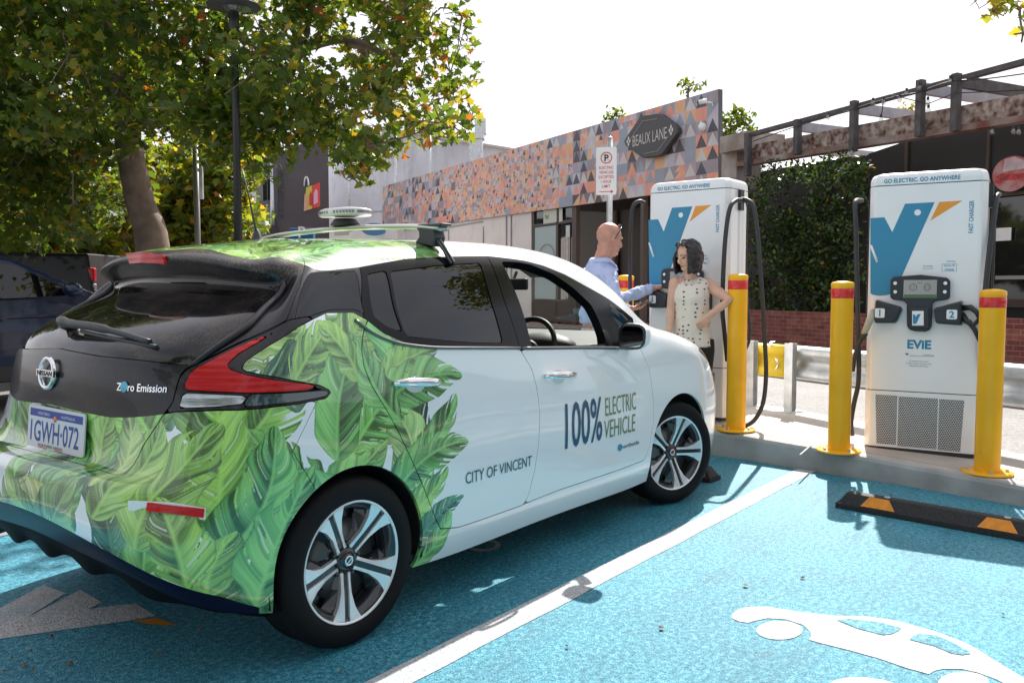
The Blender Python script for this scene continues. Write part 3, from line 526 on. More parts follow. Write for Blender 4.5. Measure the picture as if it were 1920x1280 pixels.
HERO = [ # u, v base -> u, v tip, half width, tone, bend, cuts
 (uS(5.35), .98, uS(6.10), 1.10, .075, 0, .05, 2), (uS(5.3), .86, uS(6.30), .975, .10, 1, .10, 2), (uS(5.45), .60, uS(6.22), .90, .09, 1, -.12, 2), (uS(5.45), .52, uS(6.31), .69, .10, 1, .12, 2),
 (uS(5.3), .40, uS(6.1), .60, .085, 0, -.1, 1), (uS(5.65), .26, uS(6.25), .46, .055, 3, .1, 1), (uS(5.75), .20, uS(6.12), .42, .06, 1, -.1, 0),
 (uS(4.9), .72, uS(5.2), 1.18, .12, 1, .06, 1), (uS(4.4), 1.0, uS(5.0), 1.22, .09, 0, .08, 1), (uS(5.2), 1.0, uS(4.75), 1.22, .07, 0, -.1, 0), (uS(5.6), .82, uS(5.25), 1.16, .08, 1, .1, 1),
 (uS(3.3), .45, uS(4.2), .88, .12, 1, -.1, 1), (uS(3.9), .55, uS(4.25), .26, .07, 3, .1, 1), (uS(2.2), .52, uS(3.1), .90, .13, 0, .1, 1), (uS(1.5), .60, uS(1.9), .90, .09, 0, -.08, 0), (uS(.9), .72, uS(1.1), .93, .07, 0, .1, 0), (uS(1.4), .70, uS(1.35), .93, .06, 2, -.1, 0),
 (uS(-.6), .72, uS(-.8), .98, .08, 0, -.1, 0), (uS(.4), .52, uS(-.2), .70, .07, 0, .1, 0), (uS(3.2), .25, uS(3.6), .55, .08, 0, .1, 0), (uS(3.9), .27, uS(4.6), .72, .10, 1, .08, 1), (uS(2.9), .36, uS(2.4), .68, .08, 0, -.1, 1)]
im_wrap = leaf_art()
def paint(name, img=None, col=(.8, .81, .82), rough=.28, dust_reflect=0, coat=1.0):
    m, nt, b = new_mat(name); L = nt.links; b.inputs['Roughness'].default_value = rough; b.inputs['Coat Weight'].default_value = coat; b.inputs['Coat Roughness'].default_value = .035; b.inputs['Base Color'].default_value = (*col, 1)
    out = None
    if img:
        t = nt.nodes.new('ShaderNodeTexImage'); t.image = img; t.extension = 'EXTEND'; uv = nt.nodes.new('ShaderNodeUVMap'); uv.uv_map = 'uv'; L.new(uv.outputs[0], t.inputs[0]); out = t.outputs[0]
    if dust_reflect:
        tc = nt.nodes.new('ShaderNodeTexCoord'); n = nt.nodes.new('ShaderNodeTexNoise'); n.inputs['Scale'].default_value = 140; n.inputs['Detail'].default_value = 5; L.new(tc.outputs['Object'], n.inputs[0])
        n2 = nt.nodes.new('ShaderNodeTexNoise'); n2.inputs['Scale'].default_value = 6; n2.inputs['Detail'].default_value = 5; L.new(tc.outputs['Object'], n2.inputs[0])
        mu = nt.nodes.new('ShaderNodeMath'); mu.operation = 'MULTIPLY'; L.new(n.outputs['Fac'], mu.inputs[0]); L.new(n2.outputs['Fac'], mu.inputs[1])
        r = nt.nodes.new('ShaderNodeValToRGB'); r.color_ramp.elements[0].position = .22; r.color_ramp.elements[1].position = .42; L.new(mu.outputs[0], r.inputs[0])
        sc = nt.nodes.new('ShaderNodeMath'); sc.operation = 'MULTIPLY'; sc.inputs[1].default_value = dust_reflect; L.new(r.outputs[0], sc.inputs[0])
        mx = nt.nodes.new('ShaderNodeMix'); mx.data_type = 'RGBA'; L.new(sc.outputs[0], mx.inputs[0]); mx.inputs[6].default_value = (*col, 1); mx.inputs[7].default_value = (.16, .12, .09, 1)  # dusty brown, with tree reflections on spoiler and rear glass put into it
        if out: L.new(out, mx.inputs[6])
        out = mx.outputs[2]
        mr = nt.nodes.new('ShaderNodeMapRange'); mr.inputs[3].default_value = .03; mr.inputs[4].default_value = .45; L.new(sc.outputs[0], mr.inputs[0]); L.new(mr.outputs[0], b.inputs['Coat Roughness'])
    if not img: b.inputs['Specular IOR Level'].default_value = .3
    if out: L.new(out, b.inputs['Base Color'])
    return m
M_wrap = paint('printed_wrap_paint', im_wrap)
M_pblack = paint('gloss_black_paint', col=(.006, .006, .010), dust_reflect=.16, rough=.3, coat=.45)
M_trim = mat('black_window_trim', (.008, .007, .008), .15, spec=.22)
M_navy = mat('dark_blue_trim_paint', (.004, .004, .022), .35, spec=.18)
M_tint = mat('dark_tinted_glass', (.003, .003, .004), .01, spec=.62)
M_tintd = paint('dust_reflection_rear_glass', col=(.008, .008, .010), dust_reflect=.4, rough=.05, coat=.4)
M_red = mat('red_lens', (.50, .004, .008), .25, coat=.35, spec=.3)
M_clear = mat('clear_lens', (.40, .42, .45), .12, metal=.7, coat=1)
def lens_bump(m, sc, st):
    nt = m.node_tree; b = nt.nodes['Principled BSDF']; tc = nt.nodes.new('ShaderNodeTexCoord'); w_ = nt.nodes.new('ShaderNodeTexWave'); w_.bands_direction = 'Z'; w_.inputs['Scale'].default_value = sc; w_.inputs['Distortion'].default_value = .4; nt.links.new(tc.outputs['Object'], w_.inputs[0]); bp = nt.nodes.new('ShaderNodeBump'); bp.inputs['Strength'].default_value = st; bp.inputs['Distance'].default_value = .004; nt.links.new(w_.outputs['Fac'], bp.inputs['Height']); nt.links.new(bp.outputs[0], b.inputs['Normal'])
lens_bump(M_red, 14, .35); lens_bump(M_clear, 9, .4)
M_teal = mat('smoked_lens', (.02, .05, .06), .08, coat=1)
def glass(name, col=(.9, .95, .93), a=.12, rough=0.):
    m = bpy.data.materials.new(name); m.use_nodes = True; nt = m.node_tree; nt.nodes.clear(); N = nt.nodes.new; o = N('ShaderNodeOutputMaterial')
    tr = N('ShaderNodeBsdfTransparent'); tr.inputs[0].default_value = (*col, 1); g = N('ShaderNodeBsdfGlossy'); g.inputs['Roughness'].default_value = rough; lw = N('ShaderNodeLayerWeight'); pw = N('ShaderNodeMath'); pw.operation = 'POWER'; pw.inputs[1].default_value = 4; nt.links.new(lw.outputs['Facing'], pw.inputs[0])
    ad = N('ShaderNodeMath'); ad.operation = 'MULTIPLY_ADD'; ad.inputs[1].default_value = .6; ad.inputs[2].default_value = .03+a*.3; nt.links.new(pw.outputs[0], ad.inputs[0]); mx = N('ShaderNodeMixShader'); nt.links.new(ad.outputs[0], mx.inputs[0]); nt.links.new(tr.outputs[0], mx.inputs[1]); nt.links.new(g.outputs[0], mx.inputs[2]); nt.links.new(mx.outputs[0], o.inputs[0]); return m
M_glass = glass('window_glass')
car = empty('electric_hatchback', (0, 0, 0), 0, 'white electric hatchback wrapped in green leaf print at the back, parked on the blue bay', 'car')
def part(name, labs, m, parent=car, sides='both', depth=.014, off=0., rim=True, shrink=0):
    """one mesh out of the labelled faces; sides: both (one mesh), r or l"""
    labs = labs if isinstance(labs, (list, tuple, set)) else [labs]
    V, N, UV, F, FU = [], [], [], [], []
    faces = [f for f, l in zip(C_.F, C_.L) if l in labs]
    for sd in ((1, -1) if sides == 'both' else ((1,) if sides == 'r' else (-1,))):
        mp = {}; ec = {}
        for f in faces:
            roof = np.mean([SA[i][1] for i in f]) > 9.72
            g = []
            for i in f:
                if i not in mp: mp[i] = len(V); V.append(PA[i]*(1, sd, 1)+NA[i]*(1, sd, 1)*off); N.append(NA[i]*(1, sd, 1))
                g.append(mp[i])
            u = []
            for i in f:
                p = PA[i]
                if roof: u.append(((p[0]-ULO-.06)/(UHI-ULO), (1.33+abs(p[1])*.9)/VHI))
                else: u.append(((side_u(SA[i:i+1], None)[0]*sd-ULO)/(UHI-ULO), p[2]/VHI))
            if sd < 0: g = g[::-1]; u = u[::-1]
            F.append(g); FU.append(u)
            for k in range(len(f)): e = (f[k], f[(k+1) % len(f)]); ec[(min(e), max(e))] = ec.get((min(e), max(e)), [])+[e]
        if rim:
            for k, es in ec.items():
                if len(es) == 1:
                    a, b = es[0]
                    if abs(PA[a][1]) < .004 and abs(PA[b][1]) < .004: continue
                    m1, m2 = np.array([1, sd, 1]), 1
                    q = [PA[a]+NA[a]*off, PA[b]+NA[b]*off, PA[b]-NA[b]*depth, PA[a]-NA[a]*depth]; e = PA[b]-PA[a]; nn = np.cross(e, NA[a]); nn /= np.linalg.norm(nn)+1e-9
                    o = len(V); V += [x*m1 for x in q]; N += [(nn)*m1]*4; g = [o+3, o+2, o+1, o]
                    if sd < 0: g = g[::-1]
                    F.append(g); ua = ((side_u(SA[a:a+1], None)[0]*sd-ULO)/(UHI-ULO), PA[a][2]/VHI); FU.append([ua]*4)
    me = bpy.data.meshes.new(name); me.from_pydata([tuple(v) for v in V], [], F); me.materials.append(m)
    me.polygons.foreach_set('use_smooth', [True]*len(F)); l = me.uv_layers.new(name='uv'); l.data.foreach_set('uv', np.array([c for u in FU for c in u], np.float32).ravel())
    me.normals_split_custom_set_from_vertices([tuple(n) for n in N]); me.update()
    o = bpy.data.objects.new(name, me); COL.objects.link(o); o.parent = parent; return o
def gsurf(mode, a, b, off=.0015):
    """point on the right side for (x, z) or on the tail for (y, z), lifted by off"""
    key = (0, 2) if mode == 'side' else (1, 2)
    if mode == 'side': c = CS
    else: c = CR
    P_, N_ = c; d = (P_[:, key[0]]-a)**2+(P_[:, key[1]]-b)**2; i = np.argpartition(d, 14)[:14]; w_ = np.exp(-d[i]/(2*.018**2))+1e-12; w_ /= w_.sum(); k = 1 if mode == 'side' else 0
    n = (N_[i]*w_[:, None]).sum(0); n /= np.linalg.norm(n); r = 0
    for j, wj in zip(i, w_): r += wj*(P_[j, k]-(N_[j, key[0]]*(a-P_[j, key[0]])+N_[j, key[1]]*(b-P_[j, key[1]]))/N_[j, k])
    p = np.zeros(3); p[key[0]], p[key[1]], p[k] = a, b, r; return p+n*off, n
gp, gn = GR.reshape(-1, 3), GN.reshape(-1, 3); st_ = np.array([(a, b) for a in SV for b in TV])
ms = (gn[:, 1] < -.5) & (st_[:, 0] > 3.5) & (st_[:, 0] < 10.5); CS = (gp[ms], gn[ms])
mr_ = (gn[:, 0] < -.3) & (st_[:, 0] < 3.6); CR = (np.concatenate([gp[mr_], gp[mr_]*(1, -1, 1)]), np.concatenate([gn[mr_], gn[mr_]*(1, -1, 1)]))
body = part('body', ['body'], M_wrap)
body['label'] = 'white side panels, roof and green leaf quarter panels'
for sd in 'rl':
    fdr = part('front_door', 'front_door', M_wrap, sides=sd); part('window_frame', 'front_door_frame', M_trim, fdr, sides=sd, depth=.05); part('corner_glass', 'tri_glass', M_tint, fdr, sides=sd)
    rdr = part('rear_door', 'rear_door', M_wrap, sides=sd); part('window_frame', 'rear_door_frame', M_trim, rdr, sides=sd); part('window_pane', 'rear_win', M_tint, rdr, sides=sd, off=-.004); part('quarter_pane', 'quarter_win', M_tint, rdr, sides=sd, off=-.004)
    part('rear_quarter_window', 'rear_quarter_glass', M_tint, sides=sd)
    tl = part('tail_lamp', 'lamp_housing', M_pblack, sides=sd); part('red_lens', 'lens_red', M_red, tl, sides=sd, off=.003); part('clear_lens', 'lens_clear', M_clear, tl, sides=sd, off=.001); part('smoked_lens', 'lens_tip', M_teal, tl, sides=sd, off=.001)
    part('headlight', 'headlight', M_clear, sides=sd)
    if sd == 'r': FDR, RDR = fdr, rdr
    else: part('window_pane', 'front_pane', M_glass, fdr, sides=sd, rim=False)
[part('pillar_trim', 'black', M_pblack, sides=sd) for sd in 'rl']
tg = part('tailgate', 'hatch_green', M_wrap); tg['label'] = 'green leaf printed lower panel of the tailgate'
tu = part('upper_panel', 'hatch', M_pblack, tg); part('roof_strip', 'hatch_roof', M_wrap, tg); SPO = part('spoiler', 'spoiler', paint('dust_reflection_black_paint', col=(.008, .007, .009), dust_reflect=.8, rough=.4, coat=.5), tg); RG = part('rear_window', 'rear_glass', M_tintd, tg, off=-.006)
part('windscreen', 'windshield', M_glass, rim=False); part('bonnet', 'bonnet', M_wrap); part('rear_bumper', 'rear_bumper', M_wrap); part('front_bumper', 'front_bumper', M_wrap)
RTR = part('bumper_trim', 'rear_trim', M_navy)
def inner():
    V, F = [], []; mp = {}
    bad = {'HOLE', 'front_pane', 'windshield', 'rear_win', 'quarter_win', 'rear_quarter_glass', 'rear_glass', 'tri_glass'}
    for f, l in zip(C_.F, C_.L):
        if l in bad or l == 'rear_trim': continue
        t = np.mean([SA[i][1] for i in f]); x = PA[f[0]][0]
        for i in f:
            if i not in mp: mp[i] = len(V); V.append(PA[i]-NA[i]*.022); V.append((PA[i]-NA[i]*.022)*(1, -1, 1))
        F.append([mp[i] for i in f][::-1]); F.append([mp[i]+1 for i in f])
    return mesh_ob('interior_trim', V, F, mat('interior_trim_plastic', (.022, .022, .024), .8), car, smooth=True)
inner()
mb = MB(); mb.box((1.35, 0, .24), (3.1, 1.5, .08)); mb.box((1.3, 0, .2), (1.5, 1.3, .06)); mb.box((-.30, 0, .40), (.55, 1.2, .12))
for sx in (0, 2.69):
    for sd in (-1, 1):
        n = 24; V = []
        for k in range(n+1): a = R(-12+204*k/n); V += [(sx+.378*math.cos(a), sd*.872, .325+.378*math.sin(a)), (sx+.378*math.cos(a), sd*.58, .325+.378*math.sin(a))]
        mb.add(V, [(2*k, 2*k+2, 2*k+3, 2*k+1) for k in range(n)]); mb.add([(sx, sd*.58, .3)]+[(sx+.378*math.cos(R(-12+204*k/n)), sd*.58, .325+.378*math.sin(R(-12+204*k/n))) for k in range(n+1)], [(0, k+1, k+2) for k in range(n)])
mb.build('underbody', M_black, car)
# wavy dark diffuser under the rear bumper
row0 = [(GR[i, 0], SV[i]) for i in range(nS) if SV[i] <= 3.9]; row0 = [(p*(1, -1, 1), -s) for p, s in row0[::-1]][:-1]+row0
V = []; F = []
for i, (p, s) in enumerate(row0):
    y = p[1]; wv = .034*(.5+.5*math.cos(y*math.pi*2/.30)) if abs(y) < .75 else 0; c = max(0, 1-abs(y)/.8)**.5
    V += [p+(.012, 0, .012), p+(.03, 0, -.03*c), p+(.06, 0, -.03-.10*c*(.55)-wv), p+(.16, 0, -.02-.10*c*.5-wv), p+(.3, 0, .0)]
n = 5; F = [(i*n+k, (i+1)*n+k, (i+1)*n+k+1, i*n+k+1) for i in range(len(row0)-1) for k in range(n-1)]
dif = mesh_ob('diffuser', V, F, mat('diffuser_plastic', (.006, .006, .008), .7, spec=.12), car, smooth=True)
# raised black fins down both sides of the rear glass
def st_point(s_, t_, off):
    i = int(np.argmin(np.abs(SV-abs(s_)))); j = int(np.argmin(np.abs(TV-t_))); p = GR[i, j]+GN[i, j]*off; return p
for sd in (1, -1):
    b = MB(); pts = [(2.50, 9.2), (2.62, 8.95), (2.70, 8.6), (2.80, 8.2), (2.86, 7.75), (2.62, 7.3), (2.33, 7.02)]; P = [np.array(st_point(a, t, .004))*(1, sd*1, 1) for a, t in pts]
    b.tube(smooth_path(P, 5), np.interp(np.arange(36), [0, 6, 20, 35], [.006, .016, .014, .005]).tolist(), 10); b.build('window_fin', M_pblack, tg)
# ---------------------------------------------------------------- wheels
M_tyre = mat('tyre_rubber', (.008, .008, .009), .62, spec=.15, bump=.15, bscale=120, rvar=.08); M_alloy = mat('machined_alloy', (.80, .82, .84), .30, .6); M_alloyd = mat('dark_alloy', (.03, .032, .038), .2, .5, coat=.6)
def make_wheel():
    o = empty('wheel'); o.parent = car
    Rt = .323
    def W(m): return m      # local axes: z outwards
    b = MB(); prof = [(.225, -.098), (.245, -.106), (.285, -.108), (.306, -.100), (.318, -.082), (Rt, -.06)]
    for g in (-.045, -.015, .015, .045): prof += [(Rt, g-.005), (Rt-.006, g-.004), (Rt-.006, g+.004), (Rt, g+.005)]
    prof += [(Rt, .06), (.318, .082), (.306, .100), (.285, .108), (.262, .1095), (.248, .106), (.236, .100), (.231, .096)]
    b.lathe(prof, n=72); ty = b.build('tyre', M_tyre, o)
    b = MB(); b.lathe([(.233, -.095), (.231, -.08), (.20, -.07), (.19, .04), (.205, .085), (.222, .094)], n=48, m=0); b.lathe([(.19, .01), (.05, .02), (.0, .02)], n=32, m=0)
    b.lathe([(.155, .018), (.155, .03), (.06, .034), (.0, .034)], n=40, m=1)   # brake disc
    rb = b.build('rim', [M_alloyd, mat('brake_disc_steel', (.12, .12, .12), .4, .8)], o)
    b = MB(); b.lathe([(.2205, .088), (.2225, .097), (.2305, .101), (.2325, .098), (.231, .09)], n=72)
    def pol(a, r, t): a = R(a); return (r*math.cos(a)-t*math.sin(a), r*math.sin(a)+t*math.cos(a))
    for k in range(5):
        a = 46+72*k
        for sg in (1, -1):
            pr = [(.040, .011, .060), (.07, .012, .066), (.12, .012, .078), (.17, .012, .088), (.205, .012, .094), (.2215, .014, .0975)]; ou = [(.048, .026), (.07, .024), (.12, .026), (.17, .041), (.205, .064), (.2165, .080)]
            V = []; 
            for (r1, t1, z), (r2, t2) in zip(pr, ou):
                p = pol(a, r1, sg*t1); q_ = pol(a, r2, sg*t2); V += [(p[0], p[1], z), (q_[0], q_[1], z-.002), (q_[0], q_[1], z-.022), (p[0], p[1], z-.022)]
            F = [(4*i+j, 4*i+(j+1) % 4, 4*i+4+(j+1) % 4, 4*i+4+j) for i in range(5) for j in range(4)]+[(0, 1, 2, 3), (20, 21, 22, 23)]
            b.add(V, F)
    b.build('spoke_face', M_alloy, o, bevel=.0015)
    b = MB()
    for k in range(5):
        a = 46+72*k; V = []
        for r_, t1, z in ((.035, .012, .052), (.1, .0125, .066), (.17, .0125, .078), (.215, .0135, .086)):
            for sg in (1, -1): p = pol(a, r_, sg*t1); V.append((p[0], p[1], z))
        b.add(V, [(2*i, 2*i+2, 2*i+3, 2*i+1) for i in range(3)])
        for sg in (1, -1):    # dark blades set behind the machined faces, one each side of every window
            V = []
            for r_, t0, t1, z0, z1 in ((.05, .02, .034, .045, .035), (.11, .02, .047, .055, .02), (.17, .03, .075, .062, .03), (.212, .058, .108, .068, .05)):
                p, q_ = pol(a, r_, sg*t0), pol(a, r_, sg*t1); V += [(*p, z0), (*q_, z1)]
            b.add(V, [(2*i, 2*i+2, 2*i+3, 2*i+1) for i in range(3)])
    b.lathe([(.052, .03), (.05, .06), (.042, .068), (.030, .070)], n=32)
    for k in range(5): b.lathe([(.0, .062), (.007, .062), (.0095, .05), (.0095, .03)], T(*pol(10+72*k, .062, 0), 0), n=10)
    b.build('dark_spoke_insert', M_alloyd, o)  # slots and blades of dark alloy
    b = MB(); b.lathe([(.0, .073), (.022, .0725), (.0295, .069), (.030, .06)], n=32, m=0); b.lathe([(.013, .0735), (.0145, .0755), (.0185, .0755), (.020, .0735)], n=32, m=1)
    b.box((0, 0, .0748), (.042, .005, .002), 1, rz=R(38)); b.build('hub_cap', [M_alloyd, M_chrome], o)
    b = MB(); V, F, w0 = text_mesh('100Y 96', .028, .01); 
    for i, s_ in enumerate(('RADIAL', '215/50R17')):
        V, F, w0 = text_mesh(s_, .022, .01); vv = []
        for x, y, z in V: a = R(95+180*i)-(x-w0/2)/.272; r_ = .266+y; vv.append((r_*math.cos(a), r_*math.sin(a), .1088+(.0012 if r_ < .275 else .0008)))
    wr = None
    return o
wh = make_wheel()
def copy_tree(o, parent=None, loc=None, rot=None):
    c = o.copy(); COL.objects.link(c); c.parent = parent
    for ch in list(o.children): copy_tree(ch, c)
    if loc is not None: c.location = loc
    if rot is not None: c.rotation_euler = rot
    return c
wh.location = (0, -.775, .323); wh.rotation_euler = (math.pi/2, 0, 0)
copy_tree(wh, car, (0, .775, .323), (-math.pi/2, R(30), 0))
ST = -.34
w2 = copy_tree(wh, car, (2.69, -.765, .323), None)
w2.rotation_euler = (Matrix.Rotation(ST, 3, 'Z')@Matrix.Rotation(math.pi/2, 3, 'X')@Matrix.Rotation(R(24), 3, 'Z')).to_euler()
w3 = copy_tree(wh, car, (2.69, .765, .323), None); w3.rotation_euler = (Matrix.Rotation(ST, 3, 'Z')@Matrix.Rotation(-math.pi/2, 3, 'X')).to_euler()
# ---------------------------------------------------------------- small car parts
def side_M(x, z, off=.0015):
    p, n = gsurf('side', x, z, off); p2, _ = gsurf('side', x+.05, z, off); return basis(p, Vector(p2-p), Vector((0, 0, 1)))
for door, (x0, z0), (x1, z1) in ((RDR, (.231, .972), (.49, .955)), (FDR, (1.237, .918), (1.491, .903))):
    cx, cz = (x0+x1)/2, (z0+z1)/2; p, n = gsurf('side', cx, cz, 0); n = Vector(n); a = Vector((x0, 0, z0)); d = Vector((x1-x0, 0, z1-z0)).normalized()
    b = MB(); P = []
    for k in range(13): t = k/12; e = (4*t*(1-t))**.35 if 0 < t < 1 else 0; q_, nn = gsurf('side', x0+(x1-x0)*t, z0+(z1-z0)*t, .006+.032*e); P.append(q_)
    Vv = []; nr = 10
    for k, q_ in enumerate(P):
        t = k/12; wz = .010+.009*(4*t*(1-t))**.5; wy = .009
        for j in range(nr): a_ = 2*math.pi*j/nr; Vv.append((q_[0], q_[1]+math.cos(a_)*wy, q_[2]+math.sin(a_)*wz))
    b.add(Vv, [(i*nr+j, i*nr+(j+1) % nr, (i+1)*nr+(j+1) % nr, (i+1)*nr+j) for i in range(12) for j in range(nr)]+[list(range(nr))[::-1], [12*nr+j for j in range(nr)]], 0, True)
    if door == FDR: b.lathe([(.0, .004), (.008, .003), (.009, 0)], basis(gsurf('side', x1+.022, cz-.002, .002)[0], (1, 0, 0), (0, 0, 1)), n=12)
    b.build('door_handle', M_chrome, door)
    b = MB(); Vv = [gsurf('side', cx-.005, cz-.004, .0012)[0]]
    for j in range(28): a_ = 2*math.pi*j/28; Vv.append(gsurf('side', cx-.005+.055*math.cos(a_), cz-.004+.034*math.sin(a_), .0012)[0])
    b.add(Vv, [(0, j+1, (j+1) % 28+1) for j in range(28)], 0, True); b.build('handle_recess', M_wrap if 0 else mat('recess_shade_paint', (.55, .6, .62), .25, coat=1), door)  # flat disc, the shade of the recess is put into its colour
# belt-line strip below the windows
b = MB(); P = [gsurf('side', x, z, .004)[0] for x, z in [(.10, 1.225), (.17, 1.175), (.25, 1.14), (.34, 1.118), (.5, 1.098), (.75, 1.083), (1.08, 1.064)]]; b.tube(smooth_path(P, 4), .007, 6); b.build('belt_moulding', mat('satin_trim', (.16, .15, .15), .3, .6), RDR)
b = MB(); P = [gsurf('side', x, z, .004)[0] for x, z in [(1.09, 1.063), (1.4, 1.048), (1.75, 1.03), (2.0, 1.014)]]; b.tube(smooth_path(P, 4), .007, 6); b.build('belt_moulding', bpy.data.materials['satin_trim'], FDR)
def surf_text(door, s, x0, z0, width, h, m, bold=0., name='lettering', mode='side', slant=0):
    b = MB()
    if mode == 'side': fn = lambda x, y: gsurf('side', x0+x+slant*y, z0+y, .0028)[0]
    else: fn = lambda x, y: gsurf('rear', x0-x-slant*y, z0+y, .0035)[0]
    V, F, w0 = text_mesh(s, h/.7, bold)
    k = width/w0; mb_ = MB(); put = [(x*k, y) for x, y, z in V]; b.add([fn(x, y) for x, y in put], F); return b.build(name, m, door)
M_navyink = mat('navy_ink', (.01, .09, .17), .3); M_green = mat('green_ink', (.14, .22, .10), .3); M_tealink = mat('teal_ink', (.01, .10, .13), .3)
surf_text(FDR, '100%', 1.392, .545, .35, .225, M_navyink, .012, 'lettering'); surf_text(FDR, 'ELECTRIC', 1.775, .662, .33, .10, M_green, -.004, 'lettering'); surf_text(FDR, 'VEHICLE', 1.762, .54, .335, .10, M_green, -.004, 'lettering')
surf_text(RDR, 'CITY OF VINCENT', .625, .505, .485, .05, M_tealink, .0, 'lettering'); surf_text(FDR, 'northside', 1.95, .458, .2, .022, M_tealink, .01, 'lettering')
b = MB(); Vv = [gsurf('side', 1.935, .468, .003)[0]]+[gsurf('side', 1.935+.024*math.cos(k*.52), .468+.02*math.sin(k*.52), .003)[0] for k in range(12)]; b.add(Vv, [(0, k+1, (k+1) % 12+1) for k in range(12)]); b.build('logo_dot', M_blueprint, FDR)
surf_text(tu, 'Z   ro Emission', -.405, .997, .195, .026, M_chrome, .012, 'lettering', 'rear')
b = MB(); Vv = [gsurf('rear', -.437, 1.01, .005)[0]]+[gsurf('rear', -.437+.0165*math.cos(k*.3927), 1.01+.0185*math.sin(k*.3927), .004)[0] for k in range(16)]; b.add(Vv, [(0, k+1, (k+1) % 16+1) for k in range(16)]); b.build('badge_dot', mat('badge_blue', (.03, .38, .55), .2, coat=1), tu)
# round chrome badge
pc = np.array(gsurf('rear', 0., 1.035, .0)[0]); Mb = basis(pc+(-.006, 0, .0), (0, -1, 0), (.10, 0, 1))
b = MB(); 
for k in range(40):
    pass
ring = [(.046, 0), (.048, .009), (.054, .012), (.060, .009), (.062, 0)]; b.lathe(ring, Mb, 48); bb = [Mb@Vector(v) for v in ((-.068, -.012, 0), (.068, -.012, 0), (.068, .012, 0), (-.068, .012, 0))]
b.prism([(-.068, -.0125), (.068, -.0125), (.068, .0125), (-.068, .0125)], Mb@T(0, 0, .004), .009); bo = b.build('maker_badge', M_chrome, tu, bevel=.001)
b = MB(); put_text(b, 'NISSAN', Mb@T(0, -.0085, .0138), .118, .017, .03, center=True); b.build('badge_lettering', M_ink, bo)
# number plate
Mp = basis(np.array(gsurf('rear', -.06, .832, .02)[0]), (.06, -1, 0), (.08, 0, 1)); Mp = Mp@Matrix.Rotation(R(-1), 4, 'Z')
b = MB(); b.prism(rrect(.392, .155, .012), Mp, .006); PL = b.build('number_plate', mat('plate_white', (.62, .62, .66), .4), tg, bevel=.001)
b = MB(); b.prism([(-.182, .038), (.182, .038), (.182, .066), (-.182, .066)], Mp@T(0, 0, .0055), .001); M_pblue = mat('plate_blue', (.02, .05, .28), .4); put_text(b, '1GWH·072', Mp@T(-.006, -.052, .0066), .335, .076, .012, center=True); b.build('plate_printing', M_pblue, PL)
b = MB(); put_text(b, 'WESTERN', Mp@T(-.085, .046, .0070), .085, .010, .01, center=True); put_text(b, 'AUSTRALIA', Mp@T(.085, .046, .0070), .095, .010, .01, center=True); b.build('plate_caption', mat('plate_caption_white', (.6, .62, .7), .4), PL)
b = MB(); put_text(b, 'NORTHSIDE NISSAN', Mp@T(-.03, -.0705, .0064), .17, .010, .02, center=True, m=0); b.prism([(-.115, -.0755), (-.05, -.0755), (-.05, -.0725), (-.115, -.0725)], Mp@T(0, 0, .0058), .001, 1); b.prism([(.0, -.0755), (.06, -.0755), (.06, -.0725), (.0, -.0725)], Mp@T(0, 0, .0058), .001, 1)
b.lathe([(.0, .002), (.011, .002), (.011, 0)], Mp@T(-.003, .038, .0055), n=16, m=2); b.build('plate_frame_print', [M_ink, mat('plate_red', (.5, .02, .03), .4), mat('plate_orange', (.75, .2, .08), .4)], PL)
# reflector, brake light, wiper, aerial
def quadstrip(name, pts, mode, m, parent, off, th=0):
    b = MB(); n = len(pts)//2; top = pts[:n]; bot = pts[n:]; V = []
    for k in range(13):
        t = k/12*(n-1); i = min(int(t), n-2); f = t-i
        a = [top[i][j]*(1-f)+top[i+1][j]*f for j in (0, 1, 2)]; c = [bot[i][j]*(1-f)+bot[i+1][j]*f for j in (0, 1, 2)]; V += [a, c]
    V = [np.array(v) for v in V]; d = []
    for v in V:
        j = np.argmin(((gp-v)**2).sum(1)); d.append(gn[j])
    O = [v+x*off for v, x in zip(V, d)]; I = [v-x*.004 for v, x in zip(V, d)]; b.add(O, [(2*k, 2*k+1, 2*k+3, 2*k+2) for k in range(12)], 0, True); 
    b.add(O+I, [(2*k, 2*k+2, 26+2*k+2, 26+2*k) for k in range(12)]+[(2*k+1, 26+2*k+1, 26+2*k+3, 2*k+3) for k in range(12)]+[(0, 26, 27, 1), (24, 25, 51, 50)]); return b.build(name, m, parent)
rw = quadstrip('reflector_surround', [(-.745, -.655, .672), (-.66, -.76, .665), (-.578, -.822, .64), (-.745, -.655, .640), (-.66, -.762, .622), (-.582, -.824, .603)], 'x', M_white, car, .004)
quadstrip('reflector', [(-.706, -.703, .664), (-.66, -.762, .655), (-.581, -.819, .638), (-.715, -.709, .640), (-.665, -.764, .630), (-.587, -.821, .610)], 'x', M_red, rw, .008)
quadstrip('brake_light', [(-.285, .175, 1.482), (-.297, .02, 1.484), (-.290, -.120, 1.476), (-.285, .140, 1.452), (-.302, .02, 1.454), (-.290, -.130, 1.446)], 'x', M_red, SPO, .012)
b = MB(); P = [(-.585, .10, 1.212), (-.60, .085, 1.222), (-.607, .02, 1.215), (-.60, -.15, 1.208), (-.578, -.33, 1.186), (-.556, -.47, 1.160)]
b.tube(smooth_path(P, 5), [.018]*4+[.020]*6+[.016]*8+[.011]*8, 10); b.tube([(-.555, .09, 1.20), (-.60, .09, 1.215)], [.026, .020], 12); b.tube(smooth_path([(-.593, -.06, 1.187), (-.588, -.25, 1.17), (-.552, -.505, 1.145)], 6), .008, 8); b.build('rear_wiper', M_dark, tg)
